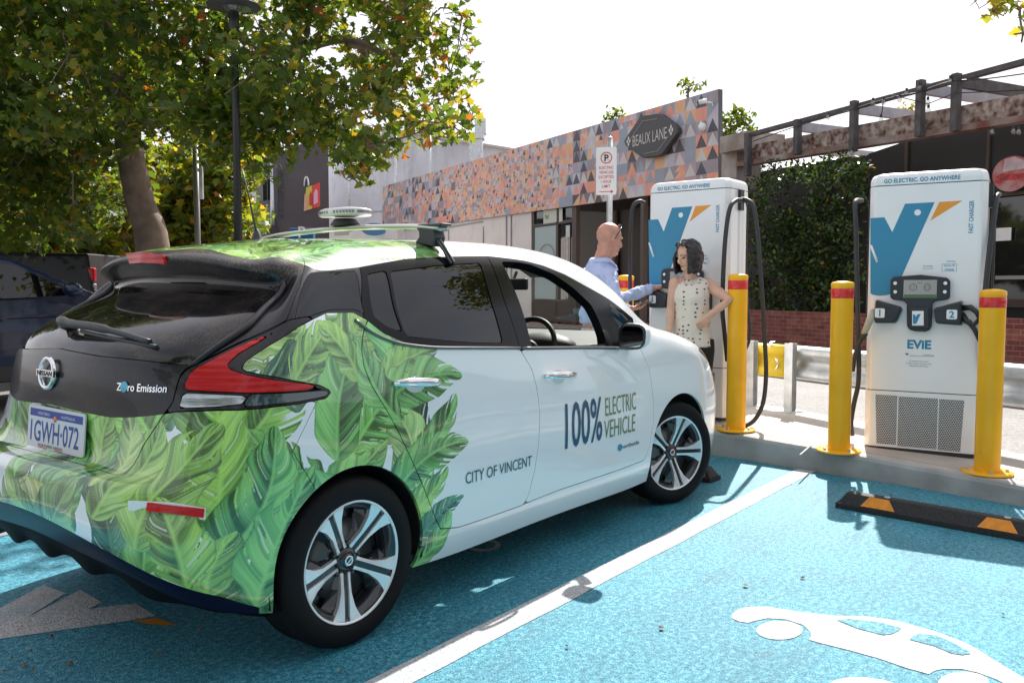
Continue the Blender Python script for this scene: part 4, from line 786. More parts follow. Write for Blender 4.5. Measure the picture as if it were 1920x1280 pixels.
b = MB(); b.lathe([(.001, .062), (.012, .05), (.022, .025), (.030, .008), (.036, 0)], T(.225, 0, 1.553), n=16); b.tube([(.222, 0, 1.60), (.19, 0, 1.74), (.155, 0, 1.87)], [.006, .004, .0025], 8); b.build('aerial', M_dark, car)
# chrome-free door mirrors
for sd in (-1, 1):
    mc = np.array([2.0, sd*.94, 1.083]); b = MB(); V = []; nr = 20; S_ = [(-.055, .80, .96), (-.05, .97, 1.0), (-.02, 1.0, 1.0), (.01, .93, .93), (.035, .72, .72), (.05, .38, .38), (.056, .02, .02)]
    for dx, ky, kz in S_:
        for j in range(nr):
            a = 2*math.pi*j/nr; ca, sa = math.cos(a), math.sin(a); pw = lambda v: math.copysign(abs(v)**.62, v); V.append((mc[0]+dx+.012*sa, mc[1]+sd*(.088*ky*pw(ca)+.004), mc[2]+.072*kz*pw(sa)*(1-.10*ca)))
    F = [(i*nr+j, i*nr+(j+1) % nr, (i+1)*nr+(j+1) % nr, (i+1)*nr+j) for i in range(len(S_)-1) for j in range(nr)]; F = [f[::-1] for f in F] if sd < 0 else F
    door = [o for o in car.children if o.name.startswith('front_door')][0 if sd < 0 else 1]
    b.add(V[:2*nr], F[:nr], 1, True); b.add(V[nr:], [tuple(i-nr for i in f) for f in F[nr:]], 0, True)
    b.tube([(2.10, sd*.80, 1.03), (2.09, sd*.85, 1.032), (2.06, sd*.90, 1.05)], [.035, .028, .03], 10, 1); mo = b.build('door_mirror', [M_white, M_dark], door)
    b = MB(); V = [(mc[0]-.048+.012*s_[1], mc[1]+s_[0], mc[2]+.0+s_[1]*1) for s_ in [(.88*x, .90*y) for x, y in rrect(.162, .128, .045)]]; b.add(V, [list(range(len(V)))]); b.build('mirror_glass', mat('mirror_glass', (.7, .72, .72), .02, 1) if sd < 0 else bpy.data.materials['mirror_glass'], mo)
# roof rack with beacon
XR = .745
b = MB(); P = smooth_path([(XR, -.655, 1.614), (XR, -.45, 1.632), (XR, 0, 1.644), (XR, .45, 1.632), (XR, .66, 1.614)], 8); V = []; nr = 14
for p in P:
    for j in range(nr): a = 2*math.pi*j/nr; V.append((p[0]+.040*math.cos(a), p[1], p[2]+.0125*math.sin(a)))
b.add(V, [(i*nr+j, i*nr+(j+1) % nr, (i+1)*nr+(j+1) % nr, (i+1)*nr+j) for i in range(len(P)-1) for j in range(nr)]+[list(range(nr))[::-1], [(len(P)-1)*nr+j for j in range(nr)]], 0, True); RK = b.build('roof_rack', mat('silver_bar', (.58, .57, .55), .35, .6), car)
for sd in (-1, 1):
    b = MB(); M_ = basis((XR-.035, sd*.565, 1.52), (0, sd, 0), (0, 0, 1)); b.prism([(-.055, .035), (.06, .012), (.075, .055), (.062, .095), (.11, .105), (.115, .117), (-.04, .117), (-.045, .1), (-.03, .085), (-.028, .06)], M_ if sd > 0 else M_@T(0, 0, -.07), .07); b.bar((XR+.0, sd*.63, 1.57), (XR+.035, sd*.69, 1.46), .03, .014); b.bar((XR-.02, sd*.635, 1.565), (XR+.01, sd*.695, 1.455), .016, .012); b.build('rack_foot', M_dark, RK, bevel=.006)
b = MB(); MB_ = T(XR, .0, 1.660)
b.lathe([(.0, -.004), (.07, -.004), (.075, .0), (.055, .026), (.052, .03)], MB_, 32, 1)
pr = []
def sup(r, z, n=64): return [(XR+r*.62*math.copysign(abs(math.cos(a))**.85, math.cos(a)), r*math.copysign(abs(math.sin(a))**.85, math.sin(a)), 1.668+z) for a in np.linspace(0, 2*math.pi, n+1)[:-1]]
V = []; 
for r_, z in ((.0, .028), (.07, .028), (.135, .030), (.150, .034), (.153, .040), (.153, .060), (.148, .066), (.125, .0725), (.0, .074)): V += sup(r_, z)
b.add(V, [(i*64+j, i*64+(j+1) % 64, (i+1)*64+(j+1) % 64, (i+1)*64+j) for i in range(8) for j in range(64)], 0, True); BE = b.build('beacon', [mat('beacon_dome', (.62, .62, .66), .15, coat=1), M_dark], RK)
b = MB()
for k in range(48):
    a = 2*math.pi*k/48
    if k % 8 in (0, ): continue
    x, y = XR+.1535*.62*math.copysign(abs(math.cos(a))**.85, math.cos(a)), .1535*math.copysign(abs(math.sin(a))**.85, math.sin(a)); b.box((x, y, 1.718), (.004, .012, .013), rz=a*1.0)
b.build('led_cells', mat('led_cells', (.20, .18, .20), .25, coat=1), BE)
# cabin
M_int = mat('cabin_plastic', (.03, .03, .032), .55, bump=.1, bscale=200); M_intg = mat('dash_grey', (.16, .16, .16), .5)
b = MB(); P = [(2.62, 1.06), (2.50, 1.075), (2.2, 1.045), (1.98, 1.02), (1.88, .96), (1.90, .78), (2.0, .6), (2.6, .6)]
M_ = basis((0, .70, 0), (1, 0, 0), (0, 0, 1)); b.prism(P, M_, 1.42); V = []
b.build('dashboard', [M_int], car, bevel=.02)
b = MB(); b.ell((1.93, -.37, 1.0), (.13, .22, .09)); b.build('instrument_hood', M_int, car)
for y in (-.70, .60): b = MB(); b.ell((1.91, y, .985), (.09, .055, .05)); b.build('air_vent', M_intg, car)
Ms = basis((1.76, -.37, 1.0), (0, 1, 0), (.42, 0, 1)); b = MB(); n = 40; V = []
b.tube([Ms@Vector((.185*math.cos(2*math.pi*k/n), .185*math.sin(2*math.pi*k/n), 0)) for k in range(n+1)], .0155, 10); 
for a in (5, 175, 270): b.bar(Ms@Vector((.05*math.cos(R(a)), .05*math.sin(R(a)), .012)), Ms@Vector((.178*math.cos(R(a)), .178*math.sin(R(a)), .002)), .03, .02)
b.ell(Ms@Vector((0, 0, .01)), (.035, .075, .06)); b.bar(Ms@Vector((0, 0, 0)), (1.95, -.37, .88), .07, .07); b.build('steering_wheel', M_int, car)
b = MB(); b.box((2.10, 0, 1.372), (.03, .24, .072)); b.bar((2.11, 0, 1.39), (2.15, 0, 1.455), .02, .02); b.build('rear_view_mirror', M_black, car, bevel=.012)
for sd in (-1, 1):
    b = MB(); b.box((1.95, sd*.36, 1.445), (.16, .32, .012), rot=Matrix.Rotation(R(22), 3, 'Y')); b.build('sun_visor', M_intg, car, bevel=.01)
for x, ys in ((1.05, (-.37, .37)), (.2, (-.37, .37))):
    for y in ys:
        b = MB(); b.box((x+.25, y, .50), (.5, .5, .16)); b.box((x-.04, y, .80), (.14, .46, .56), rot=Matrix.Rotation(R(-14), 3, 'Y')); b.box((x-.12, y, 1.17), (.09, .24, .16), rot=Matrix.Rotation(R(-8), 3, 'Y')); b.build('seat', M_int, car, bevel=.04)
# ---------------------------------------------------------------- chargers
CW, CD, CH = .765, .40, 2.04
M_cwhite = mat('charger_white', (.86, .87, .88), .24, coat=.5, rvar=.06, vscale=3, var=.02)
scuff(M_cwhite, (.45, .42, .38), .12, 5, .58, .76)
M_cconsole = mat('console_plastic', (.022, .026, .034), .38); M_cable = mat('cable_rubber', (.030, .032, .036), .5)
def ring_prism(b, poly, levels, m=0, sm=False):
    n = len(poly); V = []; c = (sum(p[0] for p in poly)/n, sum(p[1] for p in poly)/n)
    for z, ins in levels:
        for x, y in poly:
            dx, dy = x-c[0], y-c[1]; V.append((x-math.copysign(min(ins, abs(dx)), dx), y-math.copysign(min(ins, abs(dy)), dy), z))
    k = len(levels); b.add(V, [(i*n+j, i*n+(j+1) % n, (i+1)*n+(j+1) % n, (i+1)*n+j) for i in range(k-1) for j in range(n)]+[list(range(n))[::-1], [(k-1)*n+j for j in range(n)]], m, sm)
# front plane of the right hand charger, found from its foot line
cA, cB = np.array([4.494, -1.481]), np.array([4.585, -2.238]); cdir = (cB-cA)/np.linalg.norm(cB-cA); cz = .145
crz = math.atan2(cdir[1], cdir[0])+math.pi/2
c0 = (cA+cB)/2
def chp(px, py):
    v = at(px, py, 1)-np.array(CAMP); n = np.array([-cdir[1], cdir[0], 0]); P = np.array([*cA, 0]); t = ((P-np.array(CAMP))@n)/(v@n); p = np.array(CAMP)+v*t
    return float((p[:2]-c0)@cdir), float(p[2]-cz)
LZ = lambda x, y: chp(1340+x/3.048, 140+y/3.048)
L5 = lambda x, y: chp(1500+x/2, 290+y/2)
charger = empty('vehicle_charger', (c0[0], c0[1], cz), crz, 'white two-cable fast charger between the two rightmost yellow bollards, fully visible', 'charger', 'chargers on the kerb island')
FM = basis((0, 0, 0), (0, -1, 0), (0, 0, 1))        # local: u to the viewer's right, v up, w towards the viewer
FM = Matrix(((0, 0, -1, 0), (-1, 0, 0, 0), (0, 1, 0, 0), (0, 0, 0, 1)))
sec = [(0, -.335), (.004, -.35), (.05, -.3825), (.07, -.3825), (CD, -.3825), (CD, .3825), (.07, .3825), (.05, .3825), (.004, .35), (0, .335)]
b = MB(); ring_prism(b, sec, [(.452, 0), (1.944, 0)]); b.build('cabinet', M_cwhite, charger, bevel=.003)
b = MB(); ring_prism(b, sec, [(.03, 0), (.446, 0)]); b.build('base_cabinet', M_cwhite, charger, bevel=.003)
b = MB(); ring_prism(b, [(x+.01*(1 if x < .2 else -1), y*.97) for x, y in sec], [(.0, 0), (CH-.1, 0)]); b.build('inner_frame', M_dark, charger)
b = MB(); ring_prism(b, sec, [(1.950, 0), (1.985, .001), (2.01, .008), (2.028, .022), (2.038, .045), (2.041, .07)]); b.add([FM@Vector(v) for v in []], []); b.build('top_cap', M_cwhite, charger, bevel=.004)
b = MB(); ring_prism(b, [(x+.02, y*.985) for x, y in sec], [(-.03, 0), (.028, 0)]); b.build('plinth', M_conc, charger)
b = MB(); b.prism(rrect(.17, .10, .02), T(.28, -.27, 2.035), .018); b.build('lifting_cover', M_dark, charger)
def fpoly(name, pts, m, w0=.0, h=.0015, bevel=0): b = MB(); b.prism(pts, FM@T(0, 0, w0), h); return b.build(name, m, charger, bevel=bevel)
bird = [LZ(*p) for p in [(890, 820), (970, 815), (1015, 900), (1088, 738), (1257, 729), (1165, 935), (1075, 1140), (1035, 1225), (1010, 1252), (980, 1260), (940, 1263), (905, 1258), (890, 1250)]]
BD = fpoly('bird_emblem', bird, M_blueprint)
fpoly('beak_emblem', [LZ(*p) for p in [(1283, 728), (1417, 720), (1232, 835)]], M_orangeprint)
e = LZ(1160, 788); fpoly('eye_emblem', [(e[0]+.0215*math.cos(a), e[1]+.0215*math.sin(a)) for a in np.linspace(0, 2*math.pi, 25)[:-1]], M_cwhite, .0016)
a_, b_ = LZ(893, 975), LZ(930, 1072); b = MB(); b.tube([FM@Vector((*a_, .0)), FM@Vector((*b_, .0))], .009, 10); o = b.build('wing_emblem', M_cwhite, charger)
b = MB(); t0, t1 = LZ(968, 618), LZ(1405, 590); put_text(b, 'GO ELECTRIC. GO ANYWHERE', FM@T(t0[0], (t0[1]+t1[1])/2-.006, .0015), t1[0]-t0[0], .030, .018); b.build('lettering', M_blueprint, charger)
b = MB(); t0, t1 = LZ(1476, 905), LZ(1476, 718); put_text(b, 'FAST CHARGER', FM@T(t0[0], t0[1], .0015)@Matrix.Rotation(math.pi/2, 4, 'Z'), t1[1]-t0[1], .028, .018); b.build('lettering', M_blueprint, charger)
b = MB(); t0, t1 = L5(402, 725), L5(492, 725); put_text(b, 'EViE', FM@T(t0[0], t0[1]-.0, .0015), t1[0]-t0[0], .060, .04); b.build('lettering', M_blueprint, charger)
b = MB(); t0 = L5(460, 756); put_text(b, 'ARENA', FM@T(*t0, .0015), .075, .015, .02); b.build('lettering', mat('pale_teal_ink', (.2, .4, .45), .4), charger)
b = MB(); t0 = L5(411, 757); put_text(b, 'Australian Government', FM@T(t0[0], t0[1]+.004, .0015), .085, .008, .01)
for i, (s_, w_) in enumerate((('This charging network received', .13), ('funding support as part of the', .17), ('Advancing Renewables Program', .13))): t0 = L5(445, 776+9*i); put_text(b, s_, FM@T(*t0, .0015), w_, .008, .01, center=True)
c_ = L5(401, 747); b.prism([(c_[0]+.011*math.cos(a), c_[1]+.008*math.sin(a)) for a in np.linspace(0, 6.2, 12)], FM, .0015)
b.build('small_print', mat('grey_ink', (.18, .22, .26), .5), charger)
b = MB(); p0, p1 = L5(532, 437), L5(588, 409); w_, h_ = p1[0]-p0[0], p1[1]-p0[1]; cx, cy = (p0[0]+p1[0])/2, (p0[1]+p1[1])/2
for q_ in ((cx, p0[1], w_, .002), (cx, p1[1], w_, .002), (p0[0], cy, .002, h_), (p1[0], cy, .002, h_)): b.prism([(q_[0]+sx*q_[2]/2, q_[1]+sy*q_[3]/2) for sx, sy in ((-1, -1), (1, -1), (1, 1), (-1, 1))], FM, .0012)
put_text(b, 'Station ID', FM@T(cx, cy+.008, .0015), w_*.75, .014, .01, center=True); put_text(b, 'WR0008', FM@T(cx, cy-.022, .0015), w_*.62, .014, .01, center=True); put_text(b, 'Need Help?', FM@T(cx+.01, p1[1]+.014, .0015), w_*.6, .010, .01, center=True)
t0 = L5(462, 420); put_text(b, 'Start charging', FM@T(t0[0], t0[1]+.0, .0015), .062, .010, .01); put_text(b, 'Scan the app', FM@T(t0[0], t0[1]-.016, .0015), .062, .008, .01); b.build('station_sticker', M_blueprint, charger)
# console
con = [L5(*p) for p in [(342, 468), (341, 533), (350, 543), (392, 549), (402, 560), (403, 640), (412, 655), (430, 661), (472, 663), (488, 656), (495, 643), (498, 560), (508, 549), (555, 543), (563, 534), (565, 474), (552, 461), (455, 450), (355, 458)]]
b = MB(); b.prism(con, FM@T(0, 0, .0), .045); CO = b.build('console', M_cconsole, charger, bevel=.008)
def quad_px(p, q_, f=L5): (x0, y0), (x1, y1) = f(*p), f(*q_); return [(x0, y1), (x1, y1), (x1, y0), (x0, y0)]
def cpart(name, pts, m, w0, h, bevel=0): b = MB(); b.prism(pts, FM@T(0, 0, w0), h); return b.build(name, m, CO, bevel=bevel)
SCN = cpart('screen', quad_px((392, 470), (514, 536)), mat('lcd_screen', (.16, .17, .17), .15, coat=.6, emit=((.35, .36, .36), .12)), .045, .002)
b = MB(); q_ = quad_px((393, 524), (513, 535)); b.prism(q_, FM@T(0, 0, .047), .001, 1)
for cx_, k in ((427, 0), (480, 1)):
    c_ = L5(cx_, 497); b.tube([FM@Vector((c_[0]+(.024-.004*k)*math.cos(a), c_[1]+.024*math.sin(a), .0475)) for a in np.linspace(0, 2*math.pi, 21)], .0016, 5)
    for a in range(3): b.tube([FM@Vector((c_[0]+.010*math.cos(2.1*a+.5+u), c_[1]+.010*math.sin(2.1*a+.5+u), .0475)) for u in (0, .5, 1)], .0016, 5)
put_text(b, 'Ready', FM@T(*L5(452, 482), .0478), .03, .008, .0, center=True); b.build('screen_print', [M_ink, mat('lcd_green', (.07, .16, .05), .3)], CO)
for p in ((360, 482), (360, 514), (547, 482), (545, 514)):
    c_ = L5(*p); b = MB(); b.prism([(c_[0]+.0125*math.cos(a), c_[1]+.0125*math.sin(a)) for a in np.linspace(0, 2*math.pi, 21)[:-1]], FM@T(0, 0, .045), .006); b.build('button', M_cwhite, CO, bevel=.002)
pts = [L5(*p) for p in [(415, 572), (487, 572), (487, 650), (415, 650)]]; cpart('reader_frame', pts, M_dark, .045, .014, .006)
cd_ = cpart('card_reader', [L5(*p) for p in [(424, 585), (467, 585), (467, 639), (424, 639)]], M_cwhite, .059, .004, .001)
b = MB(); b.prism([L5(*p) for p in [(427, 598), (434, 598), (438, 606), (444, 597), (456, 596), (440, 632), (430, 634), (427, 630)]], FM@T(0, 0, .063), .001); b.build('reader_print', M_blueprint, cd_)
for k, (pts, lab, lp) in enumerate(([[(285, 541), (384, 570), (386, 580), (366, 628), (358, 632), (281, 632)], '1', ((285, 573), (326, 612))], [[(502, 580), (504, 574), (612, 545), (610, 641), (515, 634), (510, 628)], '2', ((550, 578), (595, 618))])):
    b = MB(); P2 = [L5(*p) for p in pts]; n = len(P2); ct = (sum(p[0] for p in P2)/n, sum(p[1] for p in P2)/n)
    V = [FM@Vector((*p, 0)) for p in P2]+[FM@Vector((ct[0]+(p[0]-ct[0])*.93, ct[1]+(p[1]-ct[1])*.9, .085)) for p in P2]
    b.add(V, [tuple(range(n))[::-1], tuple(range(n, 2*n))]+[(i, (i+1) % n, n+(i+1) % n, n+i) for i in range(n)]); H_ = b.build('connector_holster', M_cconsole, charger, bevel=.012)
    (x0, y0), (x1, y1) = L5(*lp[0]), L5(*lp[1]); cx, cy = (x0+x1)/2, (y0+y1)/2
    b = MB(); b.prism(rrect(abs(x1-x0)*.86, abs(y1-y0)*.9, .01), FM@T(cx, cy, .084), .004); S_ = b.build('number_label', M_cwhite, H_, bevel=.001)
    b = MB(); put_text(b, lab, FM@T(cx, cy-.022, .0884), None, .045, .03, center=True); b.build('label_digit', M_blueprint, S_)
# perforated vents
def perf_mat():
    m, nt, b = new_mat('perforated_sheet'); L = nt.links; N = nt.nodes.new; uv = N('ShaderNodeUVMap'); uv.uv_map = 'uv'; sp = N('ShaderNodeSeparateXYZ'); L.new(uv.outputs[0], sp.inputs[0])
    def M(op, a, b=None):
        n = N('ShaderNodeMath'); n.operation = op
        for i, x in enumerate((a, b)):
            if x is None: continue
            if isinstance(x, (int, float)): n.inputs[i].default_value = x
            else: L.new(x, n.inputs[i])
        return n.outputs[0]
    p = .0148; v = M('DIVIDE', sp.outputs[1], p*.866); row = M('FLOOR', v); u = M('ADD', M('DIVIDE', sp.outputs[0], p), M('MULTIPLY', M('MODULO', row, 2.), .5))
    du = M('SUBTRACT', M('FRACT', u), .5); dv = M('MULTIPLY', M('SUBTRACT', M('FRACT', v), .5), .866); r = M('SQRT', M('ADD', M('MULTIPLY', du, du), M('MULTIPLY', dv, dv)))
    mr = N('ShaderNodeMapRange'); mr.inputs[1].default_value = .37; mr.inputs[2].default_value = .42; L.new(r, mr.inputs[0])
    mx = N('ShaderNodeMix'); mx.data_type = 'RGBA'; L.new(mr.outputs[0], mx.inputs[0]); mx.inputs[6].default_value = (.015, .014, .014, 1); mx.inputs[7].default_value = (.66, .68, .70, 1); L.new(mx.outputs[2], b.inputs['Base Color']); b.inputs['Roughness'].default_value = .35; return m
M_perf = perf_mat()
for a, c in (((283, 898), (360, 1088)), ((370, 905), (512, 1104)), ((522, 916), (610, 1114))):
    (x0, y0), (x1, y1) = L5(*a), L5(*c); dx = .016 if a[0] != 370 else 0; l0 = dx if a[0] == 283 else 0; r0 = dx if a[0] == 522 else 0
    P2 = [(x0+l0, y1), (x1-r0, y1), (x1, y0), (x0, y0)]; mesh_ob('vent_grille', [FM@Vector((*p, .0012)) for p in P2], [(0, 1, 2, 3)], M_perf, charger, uv=P2)
# maker mark on the side strip
b = MB(); Ms = Matrix(((-1, 0, 0, 0), (0, 0, -1, -.3835), (0, 1, 0, 0), (0, 0, 0, 1))); Ms = basis((.10, -.3835, .50), (0, 0, 1), (-1, 0, 0)); Ms = Matrix.Translation((.105, -.3838, .56))@Matrix(((0, -1, 0, 0), (0, 0, -1, 0), (1, 0, 0, 0), (0, 0, 0, 1)))
put_text(b, 'TRITIUM', Ms, .20, .020, .015); 
for k in range(3): a = R(120*k+90); b.tube([Ms@Vector((-.05, .012, .001)), Ms@Vector((-.05+.026*math.cos(a), .012+.026*math.sin(a), .001)), Ms@Vector((-.05+.026*math.cos(a+.9), .012+.026*math.sin(a+.9), .001))], .003, 5)
b.build('lettering', M_ink, charger)
# cable gantry: upright rod, clamp and two hoses on each side
def gantry(root, sd):
    y = sd*.40; b = MB(); b.box((.22, sd*.395, 1.86), (.07, .03, .17)); b.tube([(.30, sd*.42, .85), (.30, sd*.42, 1.80), (.28, sd*.42, 1.84), (.2, sd*.42, 1.86)], .009, 8); b.build('cable_arm', M_dark, root)
gantry(charger, -1); gantry(charger, 1)
INV = charger.matrix_basis.inverted() if False else (Matrix.Translation((c0[0], c0[1], cz))@Matrix.Rotation(crz, 4, 'Z')).inverted()
# second charger = copy, further along the island
ch2_depth = 7.12; cR = at(1365, 500, ch2_depth)[:2]; cL = cR+np.array([.0, .765]); c2c = (cR+cL)/2
charger2 = copy_tree(charger, None, (c2c[0], c2c[1], .215)); charger2.rotation_euler = (0, 0, R(0)); charger2['label'] = 'white fast charger behind the man and the woman, left of the other charger'
charger2.scale = (1, 1, 1.012)
def hose(root, pts, r=.017, name='charging_cable', m=None):
    b = MB(); b.tube(smooth_path(pts, 7), r, 10); return b.build(name, m or M_cable, root)
P1 = lambda x, y, d: INV@Vector(at(1500+x/2, 290+y/2, d))
hose(charger, [P1(735, 160, 6.12), P1(746, 150, 6.05), P1(738, 165, 5.98), P1(724, 260, 5.92), P1(703, 430, 5.88), P1(688, 600, 5.86), P1(680, 700, 5.88), P1(684, 800, 5.95), P1(700, 900, 6.1)], .0185)
hose(charger, [P1(232, 172, 6.62), P1(214, 172, 6.5), P1(207, 190, 6.42), P1(210, 300, 6.38), P1(214, 500, 6.36), P1(219, 700, 6.36), P1(221, 770, 6.38), P1(218, 860, 6.4), P1(203, 930, 6.42), P1(192, 1000, 6.45), P1(196, 1050, 6.5)], .0175)
hose(charger, [P1(238, 680, 6.28), P1(218, 715, 6.30), P1(205, 760, 6.33), P1(198, 810, 6.38)], .016)
b = MB(); b.tube([P1(280, 588, 6.25), P1(262, 620, 6.22), P1(240, 672, 6.25)], [.030, .026, .022], 10); b.tube([P1(243, 668, 6.25), P1(234, 690, 6.26)], [.026, .020], 10, 1); b.build('connector', [mat('pale_connector', (.42, .45, .40), .45), M_dark], charger)
b = MB(); b.tube([P1(606, 575, 5.98), P1(640, 572, 5.93), P1(662, 590, 5.90), P1(676, 612, 5.90)], [.022, .020, .017, .018], 10); b.tube([P1(606, 600, 5.98), P1(625, 625, 5.94), P1(650, 640, 5.92), P1(672, 618, 5.9)], [.026, .020, .016, .016], 10); b.tube([P1(630, 622, 5.94), P1(655, 655, 5.92), P1(676, 700, 5.9)], [.018, .017, .016], 10); b.build('connector', M_dark, charger)
INV2 = (Matrix.Translation((c2c[0], c2c[1], .215))@Matrix.Scale(1.012, 4, (0, 0, 1))).inverted()
P2_ = lambda x, y, d: INV2@Vector(at(1180+x/2.286, 300+y/2.286, d))
hose(charger2, [P2_(482, 172, 7.12), P2_(455, 175, 7.05), P2_(430, 210, 6.98), P2_(413, 320, 6.95), P2_(403, 480, 6.93), P2_(399, 640, 6.93), P2_(404, 700, 6.95), P2_(412, 780, 7.0), P2_(420, 860, 7.05)], .0185)
hose(charger2, [P2_(478, 168, 7.14), P2_(505, 172, 7.1), P2_(532, 200, 7.05), P2_(548, 300, 7.0), P2_(560, 450, 6.98), P2_(573, 640, 6.98), P2_(582, 800, 6.98), P2_(586, 920, 6.97), P2_(573, 1040, 6.95), P2_(535, 1115, 6.93), P2_(480, 1143, 6.92), P2_(440, 1145, 6.92)], .0185)
hose(charger2, [P2_(500, 520, 7.3), P2_(508, 640, 7.3), P2_(518, 740, 7.28), P2_(505, 798, 7.26), P2_(488, 812, 7.25)], .013)
hose(charger2, [P2_(66, 185, 7.75), P2_(40, 178, 7.72), P2_(14, 205, 7.7), P2_(5, 300, 7.7), P2_(3, 520, 7.7), P2_(8, 700, 7.7), P2_(12, 900, 7.7)], .0185)
# ---------------------------------------------------------------- bollards
M_yel = mat('yellow_bollard_paint', (.92, .46, .008), .36, coat=.15, spec=.35, var=.06, vscale=3, rvar=.08); M_redref = mat('red_reflective_tape', (.72, .02, .02), .3, coat=.4)
scuff(M_yel, (.16, .09, .03), .75, 11, .655, .69); scuff(M_redref, (.25, .02, .02), .6, 16, .60, .66)
bol = empty('bollard'); b = MB()
b.lathe([(.0775, .012), (.0775, 1.205)], n=40); b.lathe([(.0795, 1.195), (.0795, 1.222), (.070, 1.230), (.035, 1.238), (0, 1.240)], n=40); b.build('post', M_yel, bol)
b = MB(); b.lathe([(.0782, 1.115), (.0790, 1.116), (.0790, 1.184), (.0782, 1.185)], n=40); b.build('reflective_band', M_redref, bol)
b = MB(); b.lathe([(.155, .0), (.155, .010), (.150, .013), (.07, .013)], n=40); b.build('base_plate', M_yel, bol)
for k in range(4): a = R(45+90*k+8); b = MB(); b.lathe([(.016, .013), (.016, .017), (.0115, .017), (.0115, .032), (0, .033)], T(.118*math.cos(a), .118*math.sin(a), 0), n=6, sm=False); b.build('anchor_bolt', M_galv, bol)
def base_at(px, d): p = at(px, 700, d); return (p[0], p[1])
for i, (px, d, H, z, lab) in enumerate(((1576, 6.17, 1.0, .16, 'yellow bollard with red band just left of the rightmost charger'), (1381, 6.86, 1.02, .20, 'yellow bollard with red band behind the woman\'s elbow'), (1857, 5.53, .97, .14, 'yellow bollard with red band in front of the right side of the rightmost charger'), (1172, 8.3, 1.03, .20, 'yellow bollard seen between the man and the left charger'))):
    o = bol if i == 0 else copy_tree(bol); x, y = base_at(px, d); o.location = (x, y, z); o.scale = (1, 1, H); o.rotation_euler = (0, 0, .5*i); tag(o, lab, 'bollard', 'yellow bollards round the chargers')
# ---------------------------------------------------------------- wheel stops
M_rub = mat('recycled_rubber', (.022, .021, .022), .7, var=.3, vscale=60, bump=.3, bscale=150); M_oref = mat('orange_reflector', (.80, .27, .015), .5, var=.1, vscale=30)
stop = empty('wheel_stop'); L_ = 1.83; b = MB(); pr = [(-.075, 0), (-.075, .03), (-.035, .095), (-.022, .10), (.022, .10), (.035, .095), (.075, .03), (.075, 0)]; V = []
for y, k in ((0, .35), (-.05, 1), (-L_+.05, 1), (-L_, .35)): V += [(x, y, z*k if z > .03 else z) for x, z in pr]
b.add(V, [(i*8+j, i*8+(j+1) % 8, (i+1)*8+(j+1) % 8, (i+1)*8+j) for i in range(3) for j in range(8)]+[list(range(8)), [24+j for j in range(8)][::-1]]); b.build('rubber_body', M_rub, stop, bevel=.004)
sn = Vector((-.065, 0, .04)).normalized(); 
for k in range(3):
    y = -.16-k*.64
    for sd in (-1, 1):
        q_ = [(sd*.0715, y+.01, .037), (sd*.0715, y-.19, .037), (sd*.0375, y-.145, .0925), (sd*.0375, y-.03, .0925)]; q_ = [(x+sd*.003, yy, z+.002) for x, yy, z in q_]; b = MB(); b.add(q_, [(0, 1, 2, 3) if sd < 0 else (3, 2, 1, 0)]); b.build('reflector_patch', M_oref, stop)
for k in range(3): b = MB(); b.lathe([(.018, .0995), (.018, .103), (.010, .103), (.008, .098), (0, .098)], T(0, -.28-k*.64, 0), n=12); b.build('fixing_cap', M_galv, stop)
stop.location = (3.255, -1.69, 0); stop.rotation_euler = (0, 0, R(-6.5)); tag(stop, 'black rubber wheel stop with orange patches in the empty bay on the right', 'wheel stop', 'wheel stops')
s2 = copy_tree(stop, None, (3.52, 1.03, 0), (0, 0, R(-4)))
for sd in (-1, 1): b = MB(); q_ = [(sd*.0745, -1.60, .039), (sd*.0745, -1.79, .039), (sd*.0405, -1.775, .0845), (sd*.0405, -1.64, .0945)]; b.add(q_, [(0, 1, 2, 3) if sd < 0 else (3, 2, 1, 0)]); b.build('reflector_patch', M_oref, s2); s2['label'] = 'black and orange wheel stop peeping out past the hatchback\'s front wheel'
# ---------------------------------------------------------------- guard rail
gr_path = [(6.5, 1.9), (6.22, .9), (5.945, -.03), (5.825, -.47), (5.45, -1.45), (5.06, -2.45), (4.72, -3.6), (4.35, -5.4)]
gr = empty('guard_rail', (0, 0, 0), 0, 'galvanised W-beam guard rail behind the chargers with one yellow stretch', 'guard rail')
wpf = [(-.02, .0), (.03, .01), (.055, .03), (.055, .07), (.02, .10), (-.01, .135), (-.01, .175), (.02, .21), (.055, .24), (.055, .28), (.03, .30), (-.02, .31)]
def rail(pts, name, m, off=0):
    b = MB(); V = []; n = len(wpf)
    for i, p in enumerate(pts):
        a = np.array(pts[max(i-1, 0)]); c = np.array(pts[min(i+1, len(pts)-1)]); d = (c-a)/np.linalg.norm(c-a); nn = np.array([-d[1], d[0]]); nn = nn if nn[0] < 0 else -nn
        for x, z in wpf: V.append((p[0]+nn[0]*(x+off), p[1]+nn[1]*(x+off), .47+.03*max(0, min(1, (p[1]+3)/3))+z))
    b.add(V, [(i*n+j, i*n+j+1, (i+1)*n+j+1, (i+1)*n+j) for i in range(len(pts)-1) for j in range(n-1)], 0, True); o = b.build(name, m, gr); sm_ = o.modifiers.new('s', 'SOLIDIFY'); sm_.thickness = .004; return o
rail([gr_path[0], gr_path[1], (5.98, .08)], 'rail_beam', M_galv); rail([(5.845, -.40), gr_path[3], gr_path[4], gr_path[5], gr_path[6], gr_path[7]], 'rail_beam', M_galv, -.006)
rail([(5.99, .12), (5.945, -.03), (5.83, -.46)], 'yellow_beam', mat('chipped_yellow_paint', (.72, .50, .02), .5, col2=(.78, .56, .03), vscale=6), .004)
b = MB(); pts = []; pr_ = []
for (x, z) in wpf: pr_.append(z)
V = []
